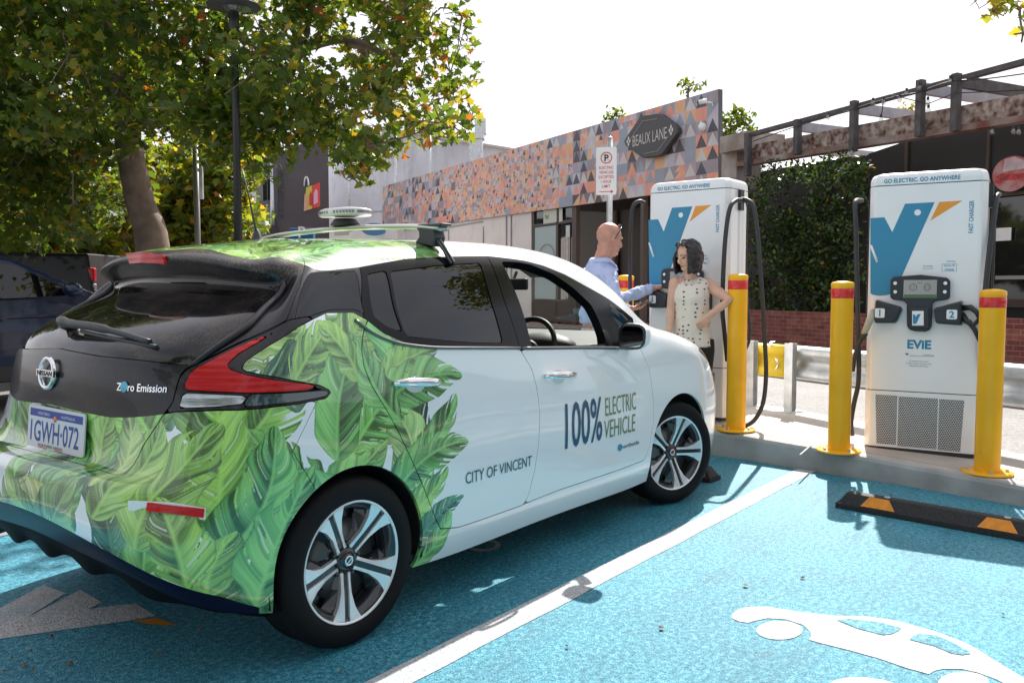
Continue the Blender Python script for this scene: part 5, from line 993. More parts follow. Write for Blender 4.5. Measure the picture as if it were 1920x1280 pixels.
for k in range(len(wpf)): 
    x, z = wpf[k]; t = .55+.10*math.sin(z*19); px_, py_ = (5.945*(1-t)+5.83*t, -.03*(1-t)-.46*t); V += [(px_-x-.012, py_-.022, .56+z-.03), (px_-x-.012, py_+.012*math.cos(z*40), .56+z-.03)]
b.add(V, [(2*i, 2*i+1, 2*i+3, 2*i+2) for i in range(len(wpf)-1)], 0, True); b.build('torn_strip', M_galv, gr)
for (x, y) in ((5.815, -.074), (5.71, -.49), (5.12, -2.05), (4.62, -3.7), (6.15, 1.1)):
    z = iz(y); po = empty('post', (x, y, z), R(-14)); po.parent = gr; b = MB()
    for dx in (-.035, .035): b.box((dx, 0, .32), (.006, .085, .64))
    b.box((0, .0, .32), (.07, .006, .64)); b.build('channel', M_galv, po); b = MB(); b.prism(rrect(.22, .16, .02), T(0, 0, .0), .012); b.build('foot_plate', M_galv, po, bevel=.002)
    po.name = 'post'
# ---------------------------------------------------------------- sign post with parking sign
sg = at(1138, 700, 9.4); sgn = empty('parking_sign', (sg[0], sg[1], .12), 0, 'white no-parking sign with red lettering and arrow on a grey steel post above the man', 'sign')
S0 = at(1133, 325, 9.4); zz = .12
b = MB(); b.tube([(.03, 0, 0), (.03, 0, 2.86)], .031, 20); b.ell((.03, 0, 2.86), (.033, .033, .02)); b.build('post', M_galv, sgn)
hv = (np.array([sg[0], sg[1]])-np.array(CAMP[:2])); hv /= np.linalg.norm(hv); rt = Vector((hv[1], -hv[0], 0)); rt.rotate(Matrix.Rotation(R(-6), 3, 'Z'))
SM = basis(Vector((0, 0, S0[2]-.12))+Vector((-hv[0]*.04, -hv[1]*.04, 0))-rt*.022, rt, (0, 0, 1)); b = MB(); b.prism(rrect(.222, .515, .02), SM, .004); b.build('sign_plate', mat('sign_white', (.80, .80, .81), .35), sgn)
M_sred = mat('sign_red', (.62, .015, .03), .4); b = MB()
for i, s_ in enumerate(('ELECTRIC', 'VEHICLES', 'EXCEPTED', '1 HOUR', 'LIMIT')): put_text(b, s_, SM@T(0, .022-.050*i, .0052), (.16, .155, .165, .11, .09)[i], .030, .012, center=True)
b.tube([SM@Vector((.058*math.cos(a), .142+.058*math.sin(a), .004)) for a in np.linspace(0, 2*math.pi, 29)], .0055, 6); b.bar(SM@Vector((-.04, .184, .0062)), SM@Vector((.04, .10, .0062)), .010, .002)
b.bar(SM@Vector((-.075, -.222, .005)), SM@Vector((.06, -.222, .005)), .002, .007); b.prism([(.05, -.240), (.08, -.222), (.05, -.204)], SM@T(0, 0, .004), .002); b.build('sign_lettering', M_sred, sgn)
b = MB(); put_text(b, 'P', SM@T(.002, .108, .0052), None, .068, .03, center=True); b.build('sign_symbol', M_ink, sgn)
# ---------------------------------------------------------------- street facade with the mosaic fascia
M_interior = mat('dark_interior', (.012, .011, .010), .6); M_dglass = mat('shop_window_glass', (.015, .016, .017), .04, spec=.8, coat=.5); M_wallw = mat('cream_render', (.70, .66, .63), .85, var=.05, vscale=1.2, bump=.1)
M_frame = mat('bronze_frame', (.07, .05, .04), .45)
mos = empty('shop_building', tuple(FO-FD*0), 0, 'long single-storey shop with a triangle-pattern coloured fascia and diamond name sign', 'building')
mo = Vector(tuple(FO)); loc = lambda p: Vector(tuple(p))-mo
BL, TL, BR, TR = onf(716, 436), onf(718, 350), onf(1347, 348), onf(1347, 167)
pal = [(.165, .145, .16), (.10, .092, .105), (.16, .18, .215), (.55, .24, .18), (.42, .40, .40), (.52, .30, .17), (.24, .17, .19), (.045, .045, .055), (.27, .25, .29), (.22, .27, .07), (.60, .33, .24)]
PM = [mat('fascia_colour', tuple(min(.75, x*(1.9 if max(c) < .35 else 1.35)) for x in c), .6, var=.05, vscale=3) for c in pal]
b = MB(); rg = random.Random(11)
def bil(u, v, o=0): p = BL*(1-u)*(1-v)+BR*u*(1-v)+TL*(1-u)*v+TR*u*v; return loc(p-FN*o)
NB, NR = 60, 7
def cell(u0, v0, du, dv, sm):
    big = [0, 0, 1, 2, 2, 6, 8, 8, 3, 5]; warm = [3, 5, 5, 10, 3, 3, 10, 0, 2, 4, 5, 6, 8, 5]; P_ = warm if sm else big; a = rg.choice(P_); c = rg.choice([4, 3, 7, 2, 4, 3, 7] if not sm else [4, 5, 3, 0, 2, 7, 8, 10])
    p = lambda x, y: bil(u0+du*x, v0+dv*y)
    k = rg.random()
    if k < .26 or c == a: b.add([p(0, 0), p(1, 0), p(1, 1), p(0, 1)], [(0, 1, 2, 3)], a)
    elif k < .82: b.add([p(0, 0), p(1, 0), p(.5, 1), p(0, 1), p(1, 1)], [(0, 1, 2)], c); b.F.append([len(b.V)-5, len(b.V)-3, len(b.V)-2]); b.M.append(a); b.S.append(False); b.F.append([len(b.V)-4, len(b.V)-1, len(b.V)-3]); b.M.append(a); b.S.append(False)
    else: b.add([p(0, 0), p(1, 0), p(1, 1), p(0, 1)], [(0, 1, 2), (0, 2, 3)], a); b.M[-1] = c
for i in range(NB):
    u0, du = i/NB, 1/NB
    x = u0; wm = math.exp(-((x-.50)/.17)**2)
    for j in range(NR):
        v0, dv = j/NR, 1/NR; r_ = rg.random(); n = 3 if r_ < wm*.45 else (2 if r_ < wm*1.7+.05 else 1)
        for p_ in range(n):
            for q_ in range(n): cell(u0+du*p_/n, v0+dv*q_/n, du/n, dv/n, n > 1)
b.build('fascia_pattern', PM, mos)
b = MB(); T_ = .35; V = [loc(p+FN*o) for o in (.01, .14) for p in (BL, BR, TR, TL)]; b.add(V, [(0, 1, 5, 4), (1, 2, 6, 5), (2, 3, 7, 6), (3, 0, 4, 7), (4, 5, 6, 7)]); b.build('fascia_box', mat('fascia_edge', (.09, .09, .10), .6), mos)
b = MB(); n_ = onf(835, 420)
def fq(x0, y0, x1, y1, off, m=0, bb=None):
    """rectangle on the facade between two pixel columns; y0/y1 top/bottom at the first column"""
    P0, P1 = onf(x0, y0, off), onf(x0, y1, off); a = (P0-FO)@FD; Q = onf(x1, 500, off); c = (Q-FO)@FD; base = FO-FN*off
    V = [base+FD*a+np.array([0, 0, P1[2]]), base+FD*c+np.array([0, 0, P1[2]]), base+FD*c+np.array([0, 0, P0[2]]), base+FD*a+np.array([0, 0, P0[2]])]; return V
def fbox(b, x0, y0, x1, y1, off, th, m=0):
    V = fq(x0, y0, x1, y1, off); W_ = [v+FN*th for v in V]; b.add([loc(v) for v in V+W_], [(3, 2, 1, 0), (4, 5, 6, 7), (0, 1, 5, 4), (1, 2, 6, 5), (2, 3, 7, 6), (3, 0, 4, 7)], m)
def wallpoly(b, x0, x1, z0a, z1a, off, th=.3, m=0, zb=None):
    A = onf(x0, 500, off); B_ = onf(x1, 500, off); zb = zb or z1a
    V = [np.array([A[0], A[1], z0a]), np.array([B_[0], B_[1], z0a]), np.array([B_[0], B_[1], zb]), np.array([A[0], A[1], z1a])]; W_ = [v+FN*th for v in V]; b.add([loc(v) for v in V+W_], [(0, 1, 2, 3), (4, 7, 6, 5), (0, 4, 5, 1), (1, 5, 6, 2), (2, 6, 7, 3), (3, 7, 4, 0)], m)
b = MB(); wallpoly(b, 716, 996, 0, BL[2]+.3, -.08, zb=4.3); b.build('wall', M_wallw, mos)
b = MB(); 
for x in (948, 957): wallpoly(b, x, x+1.0, 0, 4.1, -.03, .03)
for a in ((840, 425, 905, 427), (905, 425, 906.5, 520), (840, 425, 841.2, 520)): fbox(b, *a, -.05, .02)
b.build('service_panel', mat('grey_line', (.30, .29, .30), .7), mos)
b = MB(); wallpoly(b, 1000, 1345, 0, 5.6, -3.5, .2); wallpoly(b, 996, 1347, 4.25, 4.35, -.2, 3.3); b.build('shop_interior', M_interior, mos)
b = MB()
for x0, x1 in ((996, 1001), (1042, 1046), (1072, 1080), (1200, 1206), (1290, 1297), (1340, 1347)): wallpoly(b, x0, x1, 0, 4.15, -.1, .15)
for y0, y1, xa, xb in ((421, 426, 1000, 1073), (560, 600, 1000, 1073)): fbox(b, xa, y0, xb, y1, -.1, .1)
b.build('window_frame', M_frame, mos)
for xa, xb in ((1001, 1042), (1046, 1072)):
    b = MB(); wallpoly(b, xa, xb, .1, 4.1, -.16, .02); b.build('shop_window', M_dglass, mos)
b = MB(); fbox(b, 1002, 427, 1042, 575, -.13, .02); b.build('frosted_pane', mat('frosted_film', (.36, .46, .46), .5), mos)
fcoord = lambda px, py, off: loc(onf(px, py, off))
b = MB(); c_ = (1025, 480); b.tube([fcoord(c_[0]+14*math.cos(a), c_[1]+22*math.sin(a), -.10) for a in np.linspace(0, math.pi*2, 25)], .012, 5); b.build('window_drawing', mat('mauve_line', (.3, .22, .25), .6), mos)
FMx = lambda px, py, off: basis(loc(onf(px, py, off)), Vector(tuple(-FD)), (0, 0, 1))
b = MB(); fbox(b, 1019, 392, 1043, 420, -.09, .01); fbox(b, 1048, 388, 1054, 416, -.09, .01); PS = b.build('paper_sign', mat('paper', (.55, .58, .50), .7), mos)
b = MB(); put_text(b, 'Miss F', FMx(1022, 411, -.075), .26, .16, -.0); b.build('sign_lettering', M_ink, PS)
b = MB(); fbox(b, 1061, 423, 1068, 445, -.09, .02); fbox(b, 1063, 445, 1064.5, 560, -.09, .02); b.build('door_pull', M_galv, mos)
# name sign
ns = empty('name_sign', tuple(onf(1228, 256, .05)), 0, 'dark diamond-shaped shop sign with white lettering on the patterned fascia', 'sign')
nl = Vector(tuple(onf(1228, 256, .05))); so_ = [(1177, 266), (1181, 258), (1206, 221), (1214, 217), (1240, 213), (1248, 216), (1273, 235), (1278, 241), (1278, 250), (1249, 290), (1242, 294), (1216, 297), (1209, 295), (1180, 274)]
NM = basis((0, 0, 0), Vector(tuple(-FD)), (0, 0, 1)); NMi = NM.inverted()
def nsp(px, py): p = NMi@(Vector(tuple(onf(px, py, .05)))-nl); return (p.x, p.y)
pts = [nsp(*p) for p in so_]; b = MB(); b.prism(pts, NM@T(0, 0, -.02), .16); b.build('sign_board', mat('sign_board_grey', (.055, .055, .06), .5), ns, bevel=.03)
b = MB(); x0, y0 = nsp(1194, 272); x1, y1 = nsp(1258, 262); put_text(b, 'BEAUX LANE', NM@T(x0, (y0+y1)/2-.02, .146), x1-x0, .32, -.006)
for a_, c_ in (((1190, 262), (1213, 228)), ((1213, 228), (1240, 224)), ((1216, 289), (1241, 284)), ((1241, 284), (1263, 255))): b.bar(NM@Vector((*nsp(*a_), .145)), NM@Vector((*nsp(*c_), .145)), .018, .006)
for cx_, cy_ in ((1186, 266), (1266, 245)):
    c_ = nsp(cx_, cy_); 
    for dx, dy in ((.06, 0), (0, .09), (-.06, 0), (0, -.09)): b.prism([(c_[0]+dx+.045*x, c_[1]+dy+.065*y) for x, y in ((1, 0), (0, 1), (-1, 0), (0, -1))], NM@T(0, 0, .142), .004)
b.build('sign_lettering', mat('sign_offwhite', (.62, .6, .56), .5), ns)
cc = empty('security_camera', tuple(onf(1320, 193, .2)), 0, 'small white security camera at the right end of the patterned fascia', 'camera'); b = MB(); d_ = Vector(tuple(-FD)); b.tube([d_*-.02-Vector(tuple(FN))*.16, d_*.12+Vector((0, 0, .03))], .06, 12); b.tube([d_*.08, d_*.12+Vector(tuple(FN))*.16, d_*.12+Vector(tuple(FN))*.2+Vector((0, 0, -.1))], .025, 8); b.build('camera_body', M_white, cc)
b = MB(); b.tube([d_*-.02-Vector(tuple(FN))*.165, d_*-.022-Vector(tuple(FN))*.18], .045, 12); b.build('lens', M_ink, cc)
wl = empty('wall_lamp', tuple(onf(1317, 238, .06)), 0, 'round white bulkhead lamp low on the right end of the patterned fascia', 'lamp'); b = MB(); b.ell((0, 0, 0), (.11, .11, .12)); b.build('dome', M_white, wl); b = MB(); b.box((0, 0, .12), (.1, .1, .04), rz=R(65)); b.build('bracket', M_galv, wl)
# flue, concrete block, dark grey shop with mural
fl = at(893, 330, 45); flo = empty('flue', (fl[0], fl[1], 0), 0, 'tall galvanised flue rising behind the patterned shop roof', 'flue'); ztop = at(893, 222, 45)[2]; b = MB(); w_ = .66
b.box((0, 0, ztop/2-.5), (w_, w_, ztop-1), rz=.6); b.build('duct', M_galv, flo); b = MB(); b.box((0, 0, ztop-1.0), (w_*1.3, w_*1.3, .3), rz=.6); b.build('collar', M_galv, flo); b = MB(); b.box((.25, -.1, ztop-.45), (w_*.8, w_*.9, .8), rz=.6); b.build('cowl', M_galv, flo)
def wall2(name, A, B_, h0, h1, m, parent, th=.4, z0=0):
    A, B_ = np.array(A[:2]), np.array(B_[:2]); d = (B_-A)/np.linalg.norm(B_-A); n = np.array([-d[1], d[0]]); n = n if n@(A-np.array(CAMP[:2])) > 0 else -n; c = [A, B_, B_+n*th, A+n*th]; hs = [h0, h1, h1, h0]
    V = [(*p, z0) for p in c]+[(*p, h) for p, h in zip(c, hs)]; return mesh_ob(name, V, [(0, 1, 5, 4), (1, 2, 6, 5), (2, 3, 7, 6), (3, 0, 4, 7), (4, 5, 6, 7), (0, 3, 2, 1)], m, parent)
cb = empty('concrete_building', (0, 0, 0), 0, 'tall plain grey concrete building behind the patterned shop', 'building')
M_cgrey = mat('raw_concrete', (.56, .56, .60), .9, var=.10, vscale=.5, bump=.2, bscale=8)
A, B_ = at(617, 400, 56), at(960, 400, 48); wall2('wall', A, B_, at(617, 228, 56)[2], at(950, 283, 48)[2], M_cgrey, cb, 8); wall2('parapet', A-np.array([.1, .1, 0]), B_-np.array([.1, .1, 0]), at(617, 228, 43)[2]+.15, at(950, 283, 37)[2]+.15, M_conc, cb, .6, z0=7.2) if 0 else None
b = MB()
for x in (655, 742, 806): b.tube([at(x, 240, 47.5), at(x, 470, 47.5)], .08, 8)
b.build('downpipe', M_galv, cb); b = MB(); b.bar(np.array([A[0], A[1], at(617, 228, 56)[2]+.06]), np.array([B_[0], B_[1], at(950, 283, 48)[2]+.06]), .5, .12); b.build('coping', M_conc, cb)
b = MB()
for zz_ in (3.4, 6.2): b.bar(np.array([A[0], A[1], zz_])-np.array([.02, .02, 0]), np.array([B_[0], B_[1], zz_])-np.array([.02, .02, 0]), .06, .03)
b.build('render_joint', M_kerb, cb)
gb = empty('grey_shop_building', (0, 0, 0), 0, 'dark grey shop with strip windows and a bright shopping bag mural', 'building')
M_dgrey = mat('charcoal_render', (.085, .078, .085), .8, var=.08, vscale=.8); A, B_, C2 = at(482, 400, 44), at(521, 400, 40), at(617, 400, 42.5)
wall2('wall', A, B_, at(482, 305, 44)[2], at(521, 290, 40)[2], M_dgrey, gb, .3); wall2('wall', B_, C2, at(521, 290, 40)[2], at(617, 252, 42.5)[2], M_dgrey, gb, .3)
b = MB(); 
for x0, x1, y0, y1 in ((486, 491, 338, 378), (494, 500, 336, 376), (502, 507, 333, 372)): b.box(tuple(at((x0+x1)/2, (y0+y1)/2, 41.2)), (.12, .5, 1.0), rz=YAW-.6)
b.build('strip_window', M_dglass, gb); b = MB(); P0 = at(512, 300, 40.2); P1 = at(512, 470, 40.2); b.tube([P0, P1], .13, 8); b.build('downpipe', M_galv, gb)
b = MB(); 
for k in range(22): b.bar(at(524, 318+k*4, 39.8), at(534, 317+k*4, 39.9), .12, .05)
b.build('louvre', M_dgrey, gb)
mur = empty('mural', tuple(at(580, 372, 41.3)), 0, 'painted shopping bag in blue, yellow and red on the charcoal wall', 'mural'); ml = Vector(tuple(at(580, 372, 41.3))); mp_ = lambda x, y, d=41.3: Vector(tuple(at(x, y, d)))-ml
cols = [((.05, .42, .62), [(559, 357), (573, 352), (573, 395), (559, 400)]), ((.62, .52, .10), [(573, 352), (585, 348), (585, 391), (573, 395)]), ((.62, .07, .05), [(585, 348), (600, 342), (600, 387), (585, 391)]), ((.70, .35, .50), [(588, 362), (592, 354), (596, 358), (596, 380), (588, 384)]), ((.70, .38, .28), [(568, 372), (572, 362), (576, 374), (576, 394), (566, 397)]), ((.5, .05, .05), [(580, 366), (583, 358), (586, 366), (586, 382), (580, 386)])]
for i, (c_, pl) in enumerate(cols): b = MB(); b.add([mp_(x, y, 41.3-.02*i) for x, y in pl], [list(range(len(pl)))]); b.build('painted_shape', mat('mural_paint', tuple(v*1.2 for v in c_), .7), mur)
b = MB(); b.tube([mp_(574+4.5*math.cos(a), 349-17*math.sin(a)*1.0, 41.2) for a in np.linspace(0, math.pi, 13)], .045, 5); b.build('painted_handle', M_white, mur)
b = MB(); 
for k in range(6): b.tube([mp_(557-k*.8, 398, 41.2), mp_(553-k*1.0, 380-k, 41.2), mp_(550+k*1.4, 362+k*2, 41.2)], .022, 5)
b.build('painted_feather', mat('feather_grey', (.35, .35, .36), .7), mur)
rs = empty('red_shop_sign', tuple(at(491, 398, 41)), 0, 'small red and white sign on the corner of the charcoal shop', 'sign'); rl = Vector(tuple(at(491, 398, 41))); b = MB(); b.add([Vector(tuple(at(x, y, 41)))-rl for x, y in ((487, 386), (495, 383), (495, 408), (491, 412), (487, 410))], [(0, 1, 2, 3, 4)]); o = b.build('board', M_sred, rs); o.modifiers.new('s', 'SOLIDIFY').thickness = .08; b = MB(); b.add([Vector(tuple(at(x, y, 40.9)))-rl for x, y in ((489, 392), (493.5, 391), (493.5, 402), (489, 403))], [(0, 1, 2, 3)]); o = b.build('panel', M_white, rs); o.modifiers.new('s', 'SOLIDIFY').thickness = .03
# white house with stairs far left
wb = empty('white_building', (0, 0, 0), 0, 'plain white building behind the trees with outdoor steel stairs', 'building'); M_w2 = mat('white_render', (.62, .62, .66), .8, var=.04)
wall2('wall', at(250, 400, 52), at(482, 400, 50), 9.0, 7.2, M_w2, wb, 6); b = MB(); b.box(tuple(at(397, 385, 49.5)), (.1, 1.2, 1.6), rz=YAW); b.build('window', M_dglass, wb)
st = empty('staircase', tuple(at(415, 455, 38)), 0, 'dark outdoor staircase with pale steel handrails in front of the white building', 'staircase'); sl_ = Vector(tuple(at(415, 455, 38))); P = lambda x, y, d=38: Vector(tuple(at(x, y, d)))-sl_
b = MB(); 
for k in range(9): b.box(tuple(P(398+k*4, 452-k*4.5)), (.8, .35, .9), rz=YAW)
b.box(tuple(P(447, 425)), (2, 1.9, 1.9), rz=YAW); b.box(tuple(P(435, 470)), (4, 3.2, 2.4), rz=YAW); b.build('steps', mat('dark_steps', (.035, .035, .038), .7), st)
b = MB(); 
for a, c in (((383, 425), (405, 455)), ((390, 423), (414, 455)), ((400, 424), (424, 452)), ((383, 421), (403, 424)), ((426, 397), (462, 395)), ((426, 405), (462, 404)), ((426, 397), (426, 415)), ((444, 396), (444, 415)), ((462, 395), (462, 415)), ((403, 424), (426, 397))): b.tube([P(*a), P(*c)], .035, 6)
b.build('handrail', M_galv, st)
ss = empty('small_notice', tuple(at(440, 480, 30)), 0, 'small white notice board on a short post left of the black lamp post', 'sign'); zt = at(440, 419, 30)[2]; zb_ = at(440, 440, 30)[2]; z0_ = at(440, 480, 30)[2]; b = MB(); b.box((0, 0, (zt+zb_)/2-z0_), (.05, .2, zt-zb_), rz=YAW); b.build('board', M_white, ss); b = MB(); b.tube([(0.05, 0, -z0_), (.05, 0, zt-z0_)], .03, 8); b.build('post', M_galv, ss)
ss.location = (ss.location[0], ss.location[1], z0_)
# parking meter sign and painted wall glimpsed under the roof bar
pm = empty('parking_meter', tuple(at(565, 445, 24)), 0, 'blue parking payment machine with a white letter on it behind the car roof', 'parking meter'); pl_ = Vector(tuple(at(565, 445, 24))); hv2 = Vector(tuple(_cr)); b = MB(); Mpm = basis((0, 0, 0), hv2, (0, 0, 1)); b.prism([(-.34, -1.4), (.34, -1.4), (.34, .26), (-.34, .26)], Mpm@T(0, 0, -.25), .25); b.build('cabinet', mat('meter_blue', (.015, .12, .32), .35, coat=.3), pm, bevel=.02); b = MB(); put_text(b, 'P', Mpm@T(.02, .0, .004), None, .30, .03, center=True); b.build('letter', M_white, pm)
bw = empty('painted_boundary_wall', (0, 0, 0), 0, 'low pale wall with a blue whale-like shape painted on it left of the shop', 'wall'); wall2('wall', at(617, 420, 35), at(745, 420, 32), 3.6, 3.6, M_wallw, bw, .3)
b = MB(); cw = at(702, 430, 32.6); b.add([at(702, 432, 32.5)]+[at(702+24*math.cos(a), 430+12*math.sin(a), 32.5) for a in np.linspace(0, 2*math.pi, 25)[:-1]], [(0, i+1, (i+1) % 24+1) for i in range(24)]); b.build('painted_shape', mat('whale_blue', (.08, .2, .34), .6), bw)
b = MB(); b.add([at(x, y, 33.5) for x, y in ((627, 434), (655, 427), (655, 441), (627, 442))], [(0, 1, 2, 3)]); b.build('roller_shutter', mat('shutter', (.42, .40, .36), .6), bw)
scuff(M_cgrey, (.28, .27, .28), .5, 1.2, .52, .70, (1, 1, .3)); scuff(M_wallw, (.35, .32, .30), .4, 1.5, .55, .72, (1, 1, .3))
# ---------------------------------------------------------------- pergola, black shop, planter
pg = empty('pergola', tuple(FO), 0, 'weathered timber and rusty steel pergola with open roof beams, right of the patterned shop', 'pergola')
M_wood = mat('weathered_timber', (.085, .080, .082), .8, var=.25, vscale=6, bump=.3, bscale=30); M_rust = mat('rusty_flaking_paint', (.085, .028, .016), .85, col2=(.42, .36, .32), vscale=7, detail=12, bump=.3, bscale=20); M_lgrey = mat('pale_grey_paint', (.34, .34, .38), .6, var=.1)
Lp = lambda x, y, off=0.: loc(onf(1340+x/3.048, 140+y/3.048, off))
Lq = lambda x, y, off=0.: loc(onf(x, y, off))
def beam(a, c, w, h, m, name): b = MB(); b.bar(a, c, w, h); return b.build(name, m, pg, bevel=.008)
beam(Lq(1403, 254, .1), Lq(1990, 98, .1), .14, .10, M_wood, 'top_rail')
for x, y0, y1 in ((1403, 250, 330), (1496, 224, 290), (1602, 189, 284), (1727, 150, 256), (1794, 138, 246), (1985, 98, 225)):
    a = onf(x, y0, .18); c = onf(x, y1, .18); b = MB(); b.box(tuple((loc(a)+loc(np.array([a[0], a[1], c[2]])))/2), (.15, .13, a[2]-c[2]), rz=R(64.8)-math.pi/2); b.build('upright', M_wood, pg, bevel=.01)
bm = MB(); V = [Lq(1409, 272, .02), Lq(1409, 298, .02), Lq(1990, 203, .02), Lq(1990, 163, .02)]; V2 = [v+Vector(tuple(FN))*.15 for v in V]; bm.add(V+V2, [(0, 1, 2, 3), (4, 7, 6, 5), (0, 3, 7, 4), (1, 5, 6, 2), (0, 4, 5, 1), (3, 2, 6, 7)]); bm.build('steel_beam', M_rust, pg)
bm = MB(); V = [Lq(1379, 303, .06), Lq(1379, 313, .06), Lq(1990, 216, .06), Lq(1990, 203, .06)]; V2 = [v+Vector(tuple(FN))*.25 for v in V]; bm.add(V+V2, [(0, 1, 2, 3), (4, 7, 6, 5), (0, 3, 7, 4), (1, 5, 6, 2), (0, 4, 5, 1), (3, 2, 6, 7)]); bm.build('lower_fascia', mat('rust_stained_fascia', (.34, .30, .28), .8, col2=(.16, .06, .04), vscale=1.6, detail=10), pg)
for x, y in ((1410, 260), (1500, 228), (1607, 193), (1732, 155), (1800, 141)):
    a = onf(x, y, 0.); c = a+FN*4.5; b = MB(); b.bar(loc(a)-Vector((0, 0, .12)), loc(c)-Vector((0, 0, .12)), .10, .22); b.build('rafter', M_lgrey if x < 1790 else M_wood, pg, bevel=.006)
b = MB(); wallpoly(b, 1350, 1378, 0, onf(1350, 275)[2], .05, .8); wallpoly(b, 1346, 1398, onf(1350, 292)[2], onf(1350, 262)[2], .25, 1.2); b.build('end_column', mat('old_white_paint', (.40, .37, .35), .8, col2=(.25, .2, .17), vscale=2), pg)
bk = empty('black_shopfront', tuple(FO), 0, 'black clad shopfront with large windows behind the pergola', 'building'); sv_loc = None
b = MB(); wallpoly(b, 1590, 2300, 0, onf(1600, 270)[2]-.1, -1.2, .3, zb=onf(1600, 270)[2]+.9); wallpoly(b, 1398, 1589.5, 0, onf(1398, 309)[2], -1.2, .3, zb=onf(1589, 274)[2]); b.build('wall', mat('black_cladding', (.016, .016, .019), .45), bk)
b = MB(); 
for x in (1690, 1842): wallpoly(b, x, x+5, 0, 4.6, -1.15, .1)
fbox(b, 1842, 365, 2100, 372, -1.12, .08); fbox(b, 1842, 560, 2100, 575, -1.12, .08); b.build('mullion', M_frame, bk)
b = MB(); fbox(b, 1848, 374, 2090, 560, -1.16, .03); b.build('shop_window', M_dglass, bk)
b = MB(); fbox(b, 1866, 517, 2090, 524, -1.05, .04); b.build('push_bar', mat('bar_grey', (.32, .32, .32), .4, .3), bk)
b = MB(); fbox(b, 1868, 428, 1893, 452, -1.08, .02); b.build('window_notice', M_white, bk)
rp = empty('round_picture_sign', tuple(onf(1898, 326, -1.02)), 0, 'round sign with a pinkish red food photograph high on the black shopfront', 'sign'); rl = Vector(tuple(onf(1898, 326, -1.02))); RM = basis((0, 0, 0), Vector(tuple(-FD)), (0, 0, 1))
b = MB(); b.prism([(.37*math.cos(a), .33*math.sin(a)) for a in np.linspace(0, 2*math.pi, 49)[:-1]], RM, .03); b.build('picture_disc', mat('food_photo', (.42, .05, .05), .5, col2=(.50, .30, .30), vscale=5, detail=5), rp)
b = MB(); b.prism([(-.16, .05), (.3, .07), (.22, .23), (.05, .31), (-.14, .29)], RM@T(0, 0, .03), .004); b.build('pale_picture_area', mat('photo_pale', (.55, .45, .50), .5, var=.15, vscale=8), rp)
b = MB(); b.prism([(-.18, .03), (-.05, .0), (.33, -.02), (.34, -.10), (.1, -.13), (-.2, -.10), (-.3, -.03)], RM@T(0, 0, .03), .006); b.build('red_picture_area', mat('photo_red', (.45, .04, .04), .4, var=.4, vscale=14), rp)
M_brick = brick_mat('planter_brick', (.16, .035, .028), (.26, .08, .06), (.20, .18, .17), 2.9, .66, .25)
A, B_ = onf(1392, 600, 1.3), onf(2000, 600, 1.3); pw = wall_uv('brick_planter_wall', A, B_, .10, .86, M_brick, .25); tag(pw, 'low dark red brick planter wall with a few white bricks under the hedge', 'wall')
bfc = wall_uv('timber_screen', onf(1392, 600, .1), onf(1622, 600, .1), 0, 3.75, mat('dark_timber_screen', (.020, .018, .016), .7), .1); tag(bfc, 'dark timber screen standing behind the hedge', 'screen')
# festoon lights
M_bulb = glass('bulb_glass', (.8, .8, .78), .5); wires = [[(1412, 262), (1500, 232), (1553, 217), (1637, 190), (1690, 176), (1723, 170), (1782, 150), (1850, 145), (1960, 130)]]
fw = empty('festoon_wire', tuple(FO), 0, 'thin black festoon wire strung along the pergola top', 'wire'); b = MB()
b.tube(smooth_path([Lq(x, y+3, .25) for x, y in wires[0]], 4), .012, 5); b.build('wire_run', M_ink, fw)
b = MB(); b.tube([Lq(1670, 178, .25), Lq(1740, 195, .3), Lq(1790, 175, .3), Lq(1950, 168, .3)], .010, 5); b.build('wire_run', M_ink, fw); b = MB(); b.tube([Lq(1657, 185, .26), Lq(1653, 215, .26)], .01, 5); b.build('wire_run', M_ink, fw)
bp = [(553, 217), (637, 190), (657, 188), (687, 183), (652, 221), (741, 203), (740, 188), (782, 148), (598, 283), (861, 243), (901, 242), (911, 243), (700, 172), (724, 162)]
bulb = empty('festoon_bulb'); b = MB(); b.lathe([(.0, -.17), (.03, -.165), (.055, -.13), (.058, -.10), (.04, -.06), (.028, -.03), (.0, -.03)], n=14); b.build('bulb', M_bulb, bulb); b = MB(); b.lathe([(.0, .03), (.028, .03), (.032, -.03), (.028, -.045), (0, -.045)], n=10); b.build('lamp_holder', M_ink, bulb)
for i, (x, y) in enumerate(bp):
    o = bulb if i == 0 else copy_tree(bulb); o.location = tuple(onf(1000+x, y-4, .28)); o.scale = (.8,)*3; tag(o, 'clear glass festoon bulb hanging from the pergola', 'light bulb', 'festoon bulbs on the pergola')
